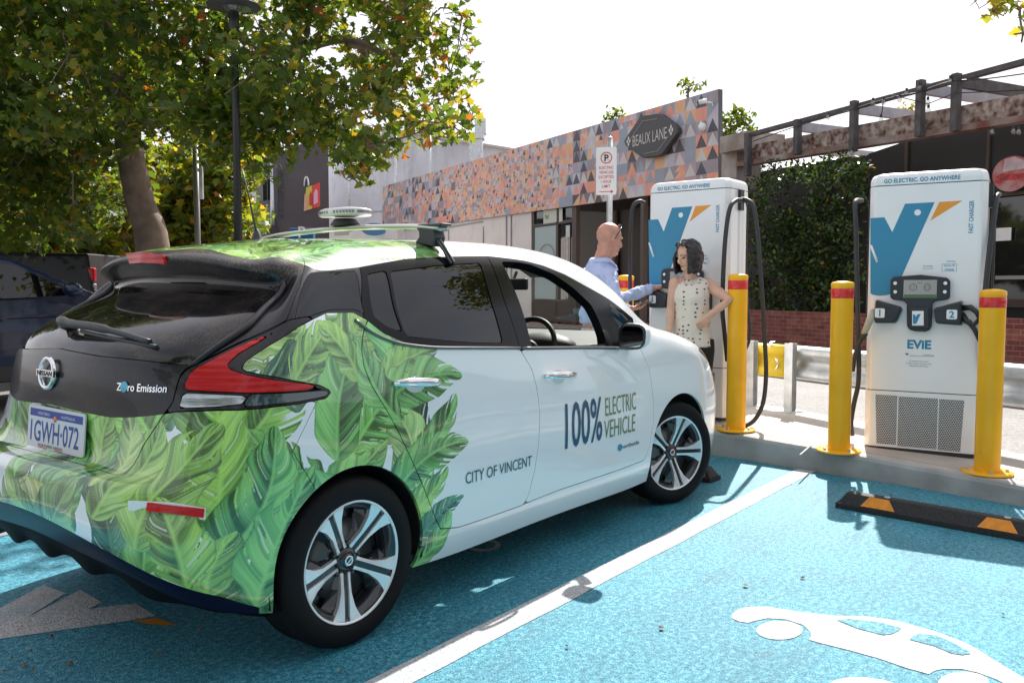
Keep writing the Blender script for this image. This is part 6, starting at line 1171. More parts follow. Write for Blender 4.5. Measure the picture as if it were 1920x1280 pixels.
# ---------------------------------------------------------------- lamp post, grey pole
lp = at(450, 600, 9.2); M_bpost = mat('black_post_paint', (.012, .012, .013), .4); lo = empty('street_lamp', (lp[0], lp[1], 0), 0, 'tall black lamp post with a saucer-shaped head between the trees', 'street lamp'); zt = at(443, 22, 9.2)[2]
b = MB(); b.tube([(0, 0, 0), (0, 0, 3), (0, 0, zt-.35)], [.050, .040, .036], 16); b.build('post', M_bpost, lo); b = MB(); b.lathe([(.09, -.45), (.09, -.1), (.03, -.05)], T(0, 0, zt)@Matrix.Scale(.6, 4), 16); b.build('neck', M_bpost, lo); b = MB(); b.lathe([(.0, .16), (.12, .15), (.30, .06), (.44, .0), (.45, -.02), (.38, -.02), (.12, -.06), (.08, -.10), (0, -.10)], T(0, 0, zt)@Matrix.Scale(.62, 4), 32); b.build('saucer_head', mat('lamp_head_grey', (.10, .10, .11), .4), lo); b = MB(); b.lathe([(.0, -.14), (.14, -.10), (.20, -.03)], T(0, 0, zt)@Matrix.Scale(.62, 4), 24); b.build('lens_bowl', M_clear, lo)
gp_ = at(374, 600, 13.5); go = empty('grey_pole', (gp_[0], gp_[1], 0), 0, 'slim grey steel pole with edge-on sign plate left of the black lamp post', 'pole'); b = MB(); b.tube([(0, 0, 0), (0, 0, 3.6)], .045, 14); b.build('post', mat('pole_grey', (.20, .20, .19), .5, .3), go); b = MB(); b.box((.05*_cr[0]*1.6, .05*_cr[1]*1.6, 3.0), (.06, .05, .5), rz=YAW); b.build('sign_plate', M_galv, go)
# ---------------------------------------------------------------- trees
def leaf_mat(name, cols, tr=.45, rough=.45):
    m = bpy.data.materials.new(name); m.use_nodes = True; nt = m.node_tree; b = nt.nodes['Principled BSDF']; N = nt.nodes.new; L = nt.links
    at_ = N('ShaderNodeAttribute'); at_.attribute_name = 'hue'; r = N('ShaderNodeValToRGB'); r.color_ramp.interpolation = 'LINEAR'; e = r.color_ramp.elements
    n = len(cols); e[0].position = cols[0][0]; e[0].color = (*cols[0][1], 1); e[1].position = cols[-1][0]; e[1].color = (*cols[-1][1], 1)
    for p, c in cols[1:-1]: x = e.new(p); x.color = (*c, 1)
    L.new(at_.outputs['Fac'], r.inputs[0]); L.new(r.outputs[0], b.inputs['Base Color']); b.inputs['Roughness'].default_value = rough; b.inputs['Specular IOR Level'].default_value = .4
    t = N('ShaderNodeBsdfTranslucent'); gm = N('ShaderNodeMix'); gm.data_type = 'RGBA'; gm.blend_type = 'MULTIPLY'; gm.inputs[0].default_value = 1; L.new(r.outputs[0], gm.inputs[6]); gm.inputs[7].default_value = (3.2, 2.9, 1.2, 1); L.new(gm.outputs[2], t.inputs[0])
    mx = N('ShaderNodeMixShader'); mx.inputs[0].default_value = tr; L.new(b.outputs[0], mx.inputs[1]); L.new(t.outputs[0], mx.inputs[2]); L.new(mx.outputs[0], nt.nodes['Material Output'].inputs[0]); return m
M_leafg = leaf_mat('plane_tree_leaf', [(0, (.034, .066, .014)), (.45, (.062, .105, .018)), (.70, (.13, .15, .018)), (.90, (.20, .15, .02)), (1, (.20, .07, .02))])
M_leafy = leaf_mat('yellowing_leaf', [(0, (.05, .09, .013)), (.5, (.11, .14, .018)), (.85, (.22, .19, .025)), (1, (.26, .10, .02))], .5)
M_leafd = leaf_mat('glossy_hedge_leaf', [(0, (.012, .030, .010)), (.6, (.035, .075, .016)), (.97, (.08, .12, .025)), (.992, (.4, .14, .01)), (1, (.4, .14, .01))], .2, .3)
M_bark = mat('plane_tree_bark', (.16, .11, .085), .85, col2=(.25, .19, .15), vscale=5, detail=8, bump=.5, bscale=25)
MAPLE = np.array([(0, -.5), (.10, -.42), (.42, -.46), (.30, -.22), (.62, .02), (.30, .02), (.24, .18), (.0, .60), (-.24, .18), (-.30, .02), (-.62, .02), (-.30, -.22), (-.42, -.46), (-.10, -.42)])
OVAL = np.array([(0, -.5), (.22, -.25), (.26, .0), (.16, .3), (0, .55), (-.16, .3), (-.26, 0), (-.22, -.25)])
def leaves(name, C, S, hue, shape, m, parent, rg, droop=.35):
    n = len(C); k = len(shape); nrm = rg.normal(size=(n, 3)); nrm[:, 2] = np.abs(nrm[:, 2])*.8+droop; nrm /= np.linalg.norm(nrm, axis=1, keepdims=True)
    a = rg.normal(size=(n, 3)); a[:, 2] -= .8; u = a-(a*nrm).sum(1, keepdims=True)*nrm; u /= np.linalg.norm(u, axis=1, keepdims=True)+1e-9; v = np.cross(nrm, u)
    X = shape[:, 0][None, :, None]*v[:, None, :]+shape[:, 1][None, :, None]*u[:, None, :]-(np.abs(shape[:, 0])**1.5*.5)[None, :, None]*nrm[:, None, :]*rg.uniform(-.3, 1, (n, 1, 1))
    V = np.concatenate([C[:, None, :]+0*X[:, :1], C[:, None, :]+X*S[:, None, None]], 1).reshape(-1, 3)
    base = (np.arange(n)*(k+1))[:, None, None]; j = np.arange(k); tri = np.stack([np.zeros(k, int), j+1, (j+1) % k+1], 1)[None]; F = (base+tri).reshape(-1, 3)
    me = bpy.data.meshes.new(name); me.vertices.add(len(V)); me.vertices.foreach_set('co', V.astype(np.float32).ravel()); me.loops.add(len(F)*3); me.loops.foreach_set('vertex_index', F.astype(np.int32).ravel()); me.polygons.add(len(F)); me.polygons.foreach_set('loop_start', np.arange(0, len(F)*3, 3, dtype=np.int32)); me.update(calc_edges=True)
    at_ = me.attributes.new('hue', 'FLOAT', 'POINT'); at_.data.foreach_set('value', np.repeat(hue, k+1).astype(np.float32)); me.materials.append(m); o = bpy.data.objects.new(name, me); COL.objects.link(o); o.parent = parent; return o
def crown_points(cl, per, rg, spread=(1, 1, .6), hang=.0):
    P = []
    for c, r_ in cl:
        n = int(per*r_*r_/.25); d = rg.normal(size=(n, 3)); d /= np.linalg.norm(d, axis=1, keepdims=True); q_ = d*(rg.uniform(.15, 1, (n, 1))**.6)*r_; P.append(np.array(c)+q_*spread)
    return np.concatenate(P)
def limbs(b, root, cl, rg, r0=.05, step=None, trunk_nodes=None):
    nodes = [np.array(p, float) for p in trunk_nodes]; rad = [r0*2.4]*len(nodes)
    for c, r_ in sorted(cl, key=lambda x: np.linalg.norm(np.array(x[0])-nodes[-1])):
        c = np.array(c); D = [np.linalg.norm(c-q_)+.25*max(0, q_[2]-c[2]) for q_ in nodes]; i = int(np.argmin(D)); a = nodes[i]; mid = (a+c)/2+rg.normal(size=3)*.10*D[i]; mid[2] += .08*D[i]; r_a = max(.012, rad[i]*.62); b.tube(smooth_path([a, mid, c], 3), np.linspace(r_a, max(.008, r_a*.45), 7).tolist(), 6)
        nodes += [mid, c]; rad += [r_a*.8, r_a*.55]
        for k in range(3): e = c+rg.normal(size=3)*r_*.5; b.tube([c, (c+e)/2+rg.normal(size=3)*.05, e], [.010, .007, .004], 4)
rgT = np.random.RandomState(21)
def inpoly(x, y, P):
    c = False; j = len(P)-1
    for i in range(len(P)):
        if (P[i][1] > y) != (P[j][1] > y) and x < (P[j][0]-P[i][0])*(y-P[i][1])/(P[j][1]-P[i][1])+P[i][0]: c = not c
        j = i
    return c
sil = [(-260, -420), (760, -420), (900, -200), (862, -30), (875, 40), (845, 90), (850, 130), (880, 200), (880, 235), (835, 262), (790, 245), (745, 215), (715, 240), (690, 275), (690, 325), (664, 352), (640, 330), (632, 262), (598, 242), (560, 262), (530, 292), (505, 262), (470, 285), (430, 300), (395, 280), (360, 268), (310, 262), (262, 275), (222, 300), (205, 360), (215, 410), (170, 440), (90, 440), (0, 415), (-120, 420), (-260, 380)]
cl = []; k = 0
while len(cl) < 400 and k < 20000:
    k += 1; x, y = rgT.uniform(-260, 900), rgT.uniform(-420, 440)
    if not inpoly(x, y, sil): continue
    d = rgT.uniform(9.5, 15.5) if x < 480 else rgT.uniform(9.0, 12.5)
    if y > 250 and x < 230: d = rgT.uniform(11, 16)
    if x > 380 and x < 460 and 200 < y < 300 and d < 16: d = rgT.uniform(9, 12)
    if y < -120 and rgT.rand() < .5: continue
    if x > 420 and rgT.rand() < .48: continue
    if rgT.rand() < .12: continue
    cl.append((at(x, y, d), rgT.uniform(.30, .50) if x > 560 else rgT.uniform(.40, .68)))
for x, y, d, r_ in ((672, 322, 10.2, .26), (690, 300, 10.3, .28), (655, 300, 10.4, .28), (700, 268, 10.4, .3), (640, 262, 10.5, .32), (672, 275, 10.0, .3), (560, 245, 10.6, .3), (590, 228, 10.6, .32), (520, 262, 10.8, .3), (770, 232, 10.4, .3), (810, 240, 10.4, .28), (852, 238, 10.4, .24), (880, 215, 10.5, .2), (860, 70, 10.4, .26), (870, 30, 10.5, .26), (850, 175, 10.4, .28), (725, 190, 10.3, .35), (640, 190, 10.6, .35), (790, 60, 10.6, .35), (720, 30, 10.6, .35)): cl.append((at(x, y, d), r_))
pt = empty('plane_tree', tuple(at(285, 465, 12.6)*np.array([1, 1, 0])), 0, 'big spreading plane tree with green and rusty leaves whose brown trunk leans behind the hatchback', 'tree'); tr0 = np.array(pt.location)
cl = [(c-tr0, r_) for c, r_ in cl]
tn = [at(292, 600, 12.6)-tr0, at(286, 465, 12.6)-tr0, at(266, 390, 12.6)-tr0, at(250, 320, 12.5)-tr0, at(238, 250, 12.4)-tr0, at(225, 160, 12.3)-tr0, at(205, 60, 12.3)-tr0]; tn[0][2] = 0
b = MB(); b.tube(smooth_path(tn, 5), np.interp(np.arange(31), [0, 5, 10, 20, 30], [.30, .245, .21, .18, .12]).tolist(), 14); br = [at(232, 230, 12.4)-tr0, at(330, 210, 12.0)-tr0, at(385, 190, 11.6)-tr0, at(415, 160, 11.4)-tr0, at(430, 122, 11.2)-tr0, at(480, 98, 11.0)-tr0, at(560, 92, 10.8)-tr0, at(650, 75, 10.6)-tr0, at(740, 110, 10.6)-tr0]
b.tube(smooth_path(br, 4), np.linspace(.13, .035, 33).tolist(), 10); br2 = [at(480, 98, 11)-tr0, at(532, 60, 11)-tr0, at(535, -10, 11)-tr0]; b.tube(smooth_path(br2, 4), np.linspace(.06, .03, 9).tolist(), 8); br3 = [at(510, 160, 10.9)-tr0, at(560, 110, 10.8)-tr0, at(600, 60, 10.8)-tr0]; b.tube([at(505, 168, 10.9)-tr0]+br3, [.02, .03, .04, .03], 8)
limbs(b, tr0, cl, rgT, .05, trunk_nodes=tn[3:]+br[1:]+br2[1:]); b.build('trunk', M_bark, pt)
C = crown_points(cl, 112, rgT, (1, 1, .75)); S = rgT.uniform(.07, .155, len(C))
hue = np.clip(rgT.beta(1.6, 2.6, len(C))*1.0, 0, 1); px_ = (C+tr0-np.array(CAMP))@_cr/((C+tr0-np.array(CAMP))@_cf); edgef = np.clip((px_+.28)/.3, 0, 1); hue = np.clip(hue+.38*edgef*rgT.rand(len(C))+np.where(rgT.rand(len(C)) < .03+.10*edgef, .40, 0), 0, 1)
print('plane leaves', len(C)); leaves('crown', C, S, hue, MAPLE, M_leafg, pt, rgT)
def small_tree(label, base_px, d, blobs, m, per=90, shape=MAPLE, ls=(.10, .18), name='tree', cat='tree', trunk_r=.12, hrange=(0, 1), spread=(1, 1, .8), trunk=True, group=None):
    base = at(base_px[0], 541, d)*np.array([1, 1, 0]); t = empty(name, tuple(base), 0, label, cat, group); cl = [(at(x, y, dd)-base, r_) for x, y, dd, r_ in blobs]; c0_ = np.mean([c for c, _ in cl], 0)
    if trunk:
        b = MB(); tn = [np.zeros(3), np.array([c0_[0]*.15, c0_[1]*.15, max(.2, c0_[2]*.45)]), np.array([c0_[0]*.6, c0_[1]*.6, c0_[2]*.8])]; b.tube(smooth_path(tn, 4), np.linspace(trunk_r, trunk_r*.6, 9).tolist(), 10); limbs(b, base, cl, rgT, trunk_r*.4, trunk_nodes=tn[1:]); b.build('trunk', M_bark, t)
    C = crown_points(cl, per, rgT, spread); leaves('crown', C, rgT.uniform(*ls, len(C)), rgT.uniform(*hrange, len(C))**1.3, shape, m, t, rgT); return t
def blobs(n, x0, x1, y0, y1, d0, d1, r0, r1): return [(rgT.uniform(x0, x1), rgT.uniform(y0, y1), rgT.uniform(d0, d1), rgT.uniform(r0, r1)) for _ in range(n)]
small_tree('low sunlit tree with yellow-green leaves behind the plane tree trunk', (330, 0), 21, blobs(60, 190, 455, 290, 480, 19.5, 23, .5, .8), M_leafy, 70, name='sunlit_tree', ls=(.16, .28))
small_tree('sunlit yellow and orange tree between the grey pole and the black lamp post', (415, 0), 26, blobs(14, 385, 470, 215, 345, 24, 28, .5, .8), M_leafy, 50, name='autumn_tree', ls=(.2, .34))
small_tree('shady tree with mixed green leaves at the far left behind the parked cars', (20, 0), 19, blobs(80, -120, 230, 300, 500, 16, 22, .6, .95), M_leafg, 75, name='shady_tree', trunk_r=.3, ls=(.15, .26), hrange=(.2, 1))
small_tree('thin pale green shrub beside the corner of the charcoal shop', (478, 0), 33, blobs(10, 462, 492, 395, 455, 32, 34, .35, .6), M_leafy, 50, OVAL, name='shrub', cat='shrub', ls=(.12, .2), hrange=(0, .5), trunk_r=.05)
# overhanging tree on the right, trunk outside the frame
small_tree('tree at the right edge with yellow-green leaves hanging into the top corner', (2650, 0), 7.5, [(1885, -6, 8, .28), (1862, 22, 8, .13), (1912, 20, 8, .14), (1918, 62, 8, .12), (1850, -8, 8, .1), (1940, -60, 8, .4), (2000, -140, 8, .5), (2040, -260, 7.6, .5), (2150, -330, 7.4, .6), (2300, -420, 7.2, .7), (2480, -500, 7, .8), (2100, -120, 8, .5), (2250, -150, 8, .6)]+[(rgT.uniform(2000, 2900), rgT.uniform(-900, -350), rgT.uniform(6, 9), .6) for _ in range(24)], M_leafy, 46, name='overhanging_tree', ls=(.10, .17), hrange=(0, .9), spread=(1, 1, .7))
small_tree('small green tree poking up right of the patterned fascia', (1370, 0), 27, [(1375, 232, 27, .55), (1392, 220, 27, .45), (1362, 245, 27, .5), (1345, 225, 27, .4), (1400, 248, 27, .4), (1380, 210, 27, .3), (1355, 260, 27, .5)], M_leafg, 70, OVAL, name='green_tree', ls=(.14, .24), hrange=(.2, .75))
small_tree('treetop showing above the patterned fascia beside the name sign', (1298, 0), 29, [(1292, 163, 29, .4), (1282, 158, 29, .28), (1305, 160, 29, .25), (1322, 157, 29, .18)], M_leafg, 75, OVAL, name='green_tree', ls=(.12, .2), hrange=(.2, .75))
small_tree('little treetop above the middle of the patterned fascia', (1155, 0), 32, [(1150, 212, 32, .4), (1162, 214, 32, .3), (1145, 222, 32, .4)], M_leafg, 75, OVAL, name='green_tree', ls=(.12, .2), hrange=(.2, .75))
small_tree('yellowish treetop behind the pergola rafters', (1705, 0), 30, [(1700, 212, 30, .5), (1712, 200, 30, .4), (1690, 218, 30, .4)], M_leafy, 75, OVAL, name='yellow_tree', ls=(.12, .2))
hb = [];
for k in range(190):
    x = rgT.uniform(1405, 1612); ytop = np.interp(x, [1400, 1430, 1480, 1540, 1590, 1615], [330, 318, 308, 300, 300, 310]); y = rgT.uniform(ytop, 590); p = onf(x, y, rgT.uniform(-.3, .9)); d = (p-np.array(CAMP))@_cf; hb.append((x, y, d, rgT.uniform(.25, .42)))
small_tree('dense dark green hedge covering the screen behind the brick planter', (1505, 0), 17.3, hb, M_leafd, 110, OVAL, name='hedge', cat='hedge', ls=(.07, .13), hrange=(0, 1), trunk=False)
# places behind the camera that only show in reflections
rf = empty('low_brick_building', (0, 0, 0), 0, 'dark brown low building across the car park, behind the viewer', 'building'); wall2('wall', (-14, -17), (22, -15), 3.0, 3.4, mat('dark_brown_brick', (.075, .045, .04), .8), rf, 5)
t = small_tree('tree behind the viewer reflected in the car windows', (2650, 0), 7.5, [(1800, 500, 5, .2)], M_leafg, 5, name='car_park_tree', trunk=False)
for ch in list(t.children): bpy.data.objects.remove(ch)
t['label'] = 'tree standing right behind the viewer, mirrored in the side windows'
def reflect_tree(t, loc_, ext, zr, n, per, sz=.19):
    t.location = loc_; cl = [((rgT.uniform(-ext[0], ext[0]), rgT.uniform(-ext[1], ext[1]), rgT.uniform(*zr)), .75) for _ in range(n)]; b = MB(); b.tube([(0, 0, 0), (.1, 0, 2), (0, .1, 3.8)], [.2, .17, .12], 10); limbs(b, None, cl, rgT, .05, trunk_nodes=[(0.1, 0, 2), (0, .1, 3.6)]); b.build('trunk', M_bark, t); C = crown_points(cl, per, rgT); leaves('crown', C, rgT.uniform(sz, sz*1.6, len(C)), rgT.uniform(0, .8, len(C)), MAPLE, M_leafg, t, rgT)
reflect_tree(t, (-1.5, -10.5, 0), (6.5, 2.4), (2.7, 8), 130, 22)
t2 = empty('car_park_tree', (0, 0, 0), 0, 'tree far behind the viewer, mirrored in the rear window', 'tree'); reflect_tree(t2, (-9.5, -2.5, 0), (2.6, 4.5), (3.8, 10), 110, 22)
# ---------------------------------------------------------------- people
M_skinm = mat('ruddy_skin', (.62, .31, .23), .45, var=.10, vscale=14, spec=.4, bump=.05, bscale=60); M_skinw = mat('fair_skin', (.66, .40, .29), .45, var=.05, vscale=14, spec=.4)
for m_ in (M_skinm, M_skinw):
    b_ = m_.node_tree.nodes['Principled BSDF']; b_.inputs['Subsurface Weight'].default_value = .12; b_.inputs['Subsurface Radius'].default_value = (.02, .008, .004)
def remesh(o, vox, sm=4, fac=.5):
    r = o.modifiers.new('r', 'REMESH'); r.mode = 'VOXEL'; r.voxel_size = vox; r.use_smooth_shade = True; s = o.modifiers.new('s', 'SMOOTH'); s.iterations = sm; s.factor = fac; return o
def axes(fwd, up):
    """3x3 with local x = forward, y = left, z = up"""
    z = Vector(up).normalized(); x = Vector(fwd); x = (x-z*x.dot(z)).normalized(); y = z.cross(x); return Matrix((x, y, z)).transposed()
def add_head(b, c, A, s=1., male=True):
    c = Vector(c); q_ = lambda x, y, z: c+A@Vector((x*s, y*s, z*s))
    b.ell(q_(-.012, 0, .030), (.098*s, .076*s, .092*s), A); b.ell(q_(.020, 0, -.020), (.070*s, .064*s, .085*s), A); b.ell(q_(.052, 0, -.085), (.036*s, .040*s, .030*s), A, n=12); b.ell(q_(.020, 0, -.070), (.055*s, .056*s, .040*s), A)
    b.tube([q_(.082, 0, .018), q_(.100, 0, -.012), q_(.106, 0, -.030)], [.010*s, .012*s, .014*s], 8); b.ell(q_(.096, 0, -.034), (.014*s, .019*s, .010*s), A, n=10)
    for sd in (-1, 1):
        b.ell(q_(.070, sd*.030, .022), (.018*s, .026*s, .010*s), A, n=10); b.ell(q_(.062, sd*.042, -.022), (.022*s, .020*s, .018*s), A, n=10); b.ell(q_(-.005, sd*.077, -.008), (.018*s, .009*s, .031*s), A, n=12)
    b.ell(q_(.082, 0, -.060), (.013*s, .024*s, .011*s), A, n=10)
def face_bits(parent, c, A, s=1., lip=(.35, .08, .07), closed=True, brow=(.10, .06, .04)):
    c = Vector(c); q_ = lambda x, y, z: c+A@Vector((x*s, y*s, z*s)); 
    for sd in (-1, 1):
        b = MB(); b.ell(q_(.0755, sd*.030, .004), (.010*s, .014*s, .007*s), A, n=10); b.build('eye', mat('eye_dark', (.06, .04, .035), .3), parent)
        b = MB(); b.tube([q_(.088, sd*.014, .026), q_(.086, sd*.032, .031), q_(.074, sd*.050, .024)], [.003, .0035, .002], 6); b.build('eyebrow', mat('eyebrow_hair', brow, .8), parent)
    b = MB(); b.tube([q_(.084, -.020, -.062), q_(.095, 0, -.060), q_(.084, .020, -.062)], [.003*s, .0065*s, .003*s], 8); b.build('mouth', mat('lips', lip, .4), parent)
def add_hand(b, wrist, fwd, palm_n, side, curl=.5, s=1., spread=.12):
    """wrist point, direction of the fingers, direction the palm faces, side=+1 when the thumb is on the cross(fwd, palm_n) side"""
    w0 = Vector(wrist); f = Vector(fwd).normalized(); n = Vector(palm_n); n = (n-f*n.dot(f)).normalized(); t = f.cross(n)*side
    M = Matrix((f, t, n)).transposed(); b.ell(w0+f*.045*s, (.052*s, .040*s, .017*s), M, n=14); b.ell(w0+f*.065*s, (.035*s, .040*s, .014*s), M, n=14); b.tube([w0-f*.03*s, w0+f*.02*s], [.025*s, .027*s], 10)
    for k, (off, L) in enumerate(((.029, .072), (.010, .080), (-.010, .075), (-.028, .060))):
        p = w0+f*.088*s+t*off*s; d = (f+t*(off*spread*20*.35)).normalized(); pts = [w0+f*.05*s+t*off*.9*s, p]; ang = .12+.04*k
        for j, fr in enumerate((.45, .32, .23)): ang += curl*(.6, .55, .35)[j]*(1+.08*k); d2 = d*math.cos(ang)+n*math.sin(ang); p = p+d2*L*fr*s; pts.append(p)
        b.tube(pts, [.009*s, .0092*s, .0085*s, .0078*s, .0065*s], 8)
    p0 = w0+f*.022*s+t*.026*s; p1 = p0+(f*.55+t*.75+n*.25).normalized()*.038*s; p2 = p1+(f*.85+t*.35+n*.45*curl*2).normalized()*.030*s; p3 = p2+(f*.9+n*.5*curl*2).normalized()*.024*s; b.tube([p0, p1, p2, p3], [.014*s, .0115*s, .010*s, .008*s], 8)
# ---- man
MD = 7.6; mroot = np.array([*at(1120, 600, MD)[:2], .20]); man = empty('person', tuple(mroot), 0, 'bald man in light blue shirt, sunglasses on his head, reaching to the left charger', 'person')
mo_ = Vector(tuple(mroot)); Q = lambda x, y, d: Vector(tuple(at(x, y, d)))-mo_
fw_ = Vector((_cr[0]+.50*_cf[0], _cr[1]+.50*_cf[1], 0)).normalized()
hc = Q(1143, 449, MD+.02); HA = axes(fw_+Vector((0, 0, -.16)), Vector((0, 0, 1))+fw_*.20); hs = 1.24
lf = Vector((-fw_.y, fw_.x, 0)); neck0 = Q(1126, 492, MD); hip = Q(1122, 655, MD)
sR, sL = Q(1118, 520, MD)-lf*.19, Q(1121, 517, MD)+lf*.20
eR, wR = Q(1160, 560, MD-.30), Q(1224, 541, MD-.12); eL, wL = Q(1146, 588, MD+.06), Q(1183, 579, MD-.12)
legs = [(hip+lf*sd*.10+Vector((0, 0, -.06)), hip+lf*sd*.11+Vector((0, 0, -.46))+fw_*.03) for sd in (-1, 1)]
def leg_pts(h, k, sd, root, fwd): f0 = Vector((k.x, k.y, .08))-fwd*.03; return [h, k, f0], f0
b = MB(); add_head(b, hc, HA, hs); b.tube([neck0-Vector((0, 0, .05)), neck0+fw_*.02+Vector((0, 0, .02)), hc+HA@Vector((-.012, 0, -.06))], [.085, .080, .078], 14)
b.ell(hc+HA@Vector((-.035, 0, -.075)), (.07, .075, .07), HA)
b.tube([neck0, Q(1120, 540, MD), Q(1122, 600, MD), hip], [.10, .15, .14, .14], 16); 
for s_, e_, w_ in ((sR, eR, wR), (sL, eL, wL)): b.tube([s_, e_, w_], [.05, .042, .030], 10)
for sd, (h_, k_) in zip((-1, 1), legs):
    P_, f0 = leg_pts(h_, k_, sd, mroot, fw_); b.tube(P_, [.085, .06, .045], 12); b.tube([f0-fw_*.05-Vector((0, 0, .02)), f0+fw_*.10-Vector((0, 0, .04)), f0+fw_*.18-Vector((0, 0, .05))], [.04, .04, .03], 10)
add_hand(b, wR, (Q(1252, 537, MD-.05)-wR), Vector((0, 0, -1))+fw_*.1, 1, .35, 1.12); add_hand(b, wL, (Q(1218, 573, MD-.14)-wL), Vector((0, 0, 1)), -1, .55, 1.12)
bd = remesh(b.build('body', M_skinm, man), .0055, 5)
face_bits(man, hc, HA, hs, (.40, .15, .12), brow=(.35, .22, .16))
M_shirt = mat('blue_cotton_shirt', (.50, .57, .84), .8, var=.04, vscale=60, bump=.12, bscale=90)
def folds(o, strength=.012, size=.09):
    t = bpy.data.textures.new('folds', 'CLOUDS'); t.noise_scale = size; t.noise_depth = 2; d = o.modifiers.new('d', 'DISPLACE'); d.texture = t; d.strength = strength; d.mid_level = .5; d.texture_coords = 'GLOBAL'; return o
b = MB(); LR = axes(fw_, (0, 0, 1)); b.ell(Q(1121, 516, MD), (.135, .235, .085), LR); b.ell(Q(1124, 545, MD), (.165, .225, .17), LR); b.ell(Q(1124, 590, MD), (.175, .215, .16), LR); b.ell(Q(1124, 628, MD), (.165, .205, .13), LR); b.tube([neck0-Vector((0, 0, .09)), neck0-Vector((0, 0, .03)), neck0+Vector((0, 0, .012))+fw_*.01], [.15, .118, .104], 16)
for s_, e_, w_, r_ in ((sR, eR, wR, 1), (sL, eL, wL, 1)): b.ell(s_, (.075, .075, .075)); d_ = (w_-e_).normalized(); b.tube([s_, s_*.5+e_*.5, e_, e_*.5+w_*.5, w_-d_*.015], [.078, .066, .058, .050, .040], 14)
sh = folds(remesh(b.build('shirt', M_shirt, man), .009, 2), .045, .06)
b = MB(); ax = (hc-neck0).normalized(); n = 28; V = []
for k in range(n+1):
    a = 2*math.pi*k/n; ca, sa = math.cos(a), math.sin(a); dr = fw_*ca+lf*sa; c_ = neck0+fw_*.015+Vector((0, 0, .008-.040*max(0, ca))); open_ = .018*max(0, ca)**6
    c_ = c_+Vector((0, 0, .006)); V += [c_+dr*(.108+open_)-Vector((0, 0, .018)), c_+dr*(.098+open_*.6)+Vector((0, 0, .026)), c_+dr*(.114+open_*1.6)+Vector((0, 0, .006-.02*max(0, ca)**3)), c_+dr*(.122+open_*2)-Vector((0, 0, .016+.03*max(0, ca)**3))]
b.add(V, [(4*k+j, 4*k+4+j, 4*k+5+j, 4*k+1+j) for k in range(n) for j in range(3)], 0, True); cl_ = b.build('collar', M_shirt, man); cl_.modifiers.new('s', 'SOLIDIFY').thickness = .004
b = MB(); 
for sd, (h_, k_) in zip((-1, 1), legs): b.tube([h_+Vector((0, 0, .1)), h_, k_, Vector((k_.x, k_.y, .10))-fw_*.03], [.12, .115, .085, .075], 14)
b.ell(hip+Vector((0, 0, .02)), (.15, .185, .11), LR); remesh(b.build('trousers', mat('khaki_cloth', (.36, .30, .22), .85), man), .012, 3)
b = MB(); b.tube([hip+Vector((0, 0, .09))+fw_*.158*math.cos(a)+lf*.19*math.sin(a) for a in np.linspace(0, 2*math.pi, 33)], .016, 6); b.build('belt', mat('brown_leather', (.12, .05, .03), .5), man)
for sd, (h_, k_) in zip((-1, 1), legs): f0 = Vector((k_.x, k_.y, .08))-fw_*.03; b = MB(); b.ell(f0+fw_*.05-Vector((0, 0, .035)), (.15, .052, .05), LR); b.build('shoe', mat('dark_shoe', (.03, .025, .02), .4), man)
# sunglasses pushed up
b = MB(); g_ = lambda x, y, z: hc+HA@Vector((x*hs, y*hs, z*hs)); b.tube([g_(.040, -.066, .100), g_(.052, 0, .112), g_(.040, .066, .100)], .0045, 6)
for sd in (-1, 1): b.tube([g_(.040, sd*.066, .100), g_(.018, sd*.082, .055), g_(-.012, sd*.086, -.004)], .0048, 6); b.ell(g_(.046, sd*.034, .108), (.006, .027, .020), HA@Matrix.Rotation(R(-35), 3, 'Y'), n=12)
b.build('sunglasses', mat('glasses_frame', (.05, .04, .07), .2, coat=.6), man)
ph = empty('phone', tuple(Vector(tuple(at(1206, 568, MD-.15)))), 0, 'grey mobile phone held flat in the man\'s lower hand', 'phone'); b = MB(); pr = Matrix.Rotation(R(14), 3, 'X')@Matrix.Rotation(R(25), 3, 'Y'); A_ = axes((Q(1218, 573, MD-.14)-wL), (0.1, -.1, 1)); b.box((0, 0, 0), (.145, .072, .010), rot=A_@Matrix.Rotation(R(-12), 3, 'Y')); b.build('case', mat('phone_case', (.10, .11, .12), .3), ph, bevel=.004); b = MB(); b.box(tuple(A_@Matrix.Rotation(R(-12), 3, 'Y')@Vector((0, 0, .0052))), (.132, .064, .001), rot=A_@Matrix.Rotation(R(-12), 3, 'Y')); b.build('screen', mat('phone_screen', (.20, .24, .25), .08, coat=1), ph)
# ---- woman
WD = 7.0; wroot = np.array([*at(1296, 600, WD)[:2], .195]); wom = empty('person', tuple(wroot), 0, 'dark-haired woman in a sleeveless patterned cream blouse, hand on hip, looking down', 'person')
wo_ = Vector(tuple(wroot)); Q = lambda x, y, d: Vector(tuple(at(x, y, d)))-wo_
tw = Vector((-_cf[0], -_cf[1], 0)).normalized(); rt_ = Vector((_cr[0], _cr[1], 0)); fw = (tw*.85-rt_*.45).normalized(); lf = Vector((-fw.y, fw.x, 0))   # lf points to the viewer's right
hf = (tw*.45-rt_*.82+Vector((0, 0, -.55))).normalized(); hc = Q(1290, 480, WD-.02); HA = axes(hf, Vector((0, 0, 1))+Vector((hf.x, hf.y, 0))*.35); hs = 1.0
neck0 = Q(1294, 517, WD+.02); sL, sR = Q(1326, 532, WD), Q(1266, 531, WD+.02); eL, wL = Q(1368, 563, WD-.22), Q(1329, 592, WD-.20); eR, wR = Q(1258, 580, WD+.02), Q(1255, 622, WD-.06); hip = Q(1297, 645, WD+.02)
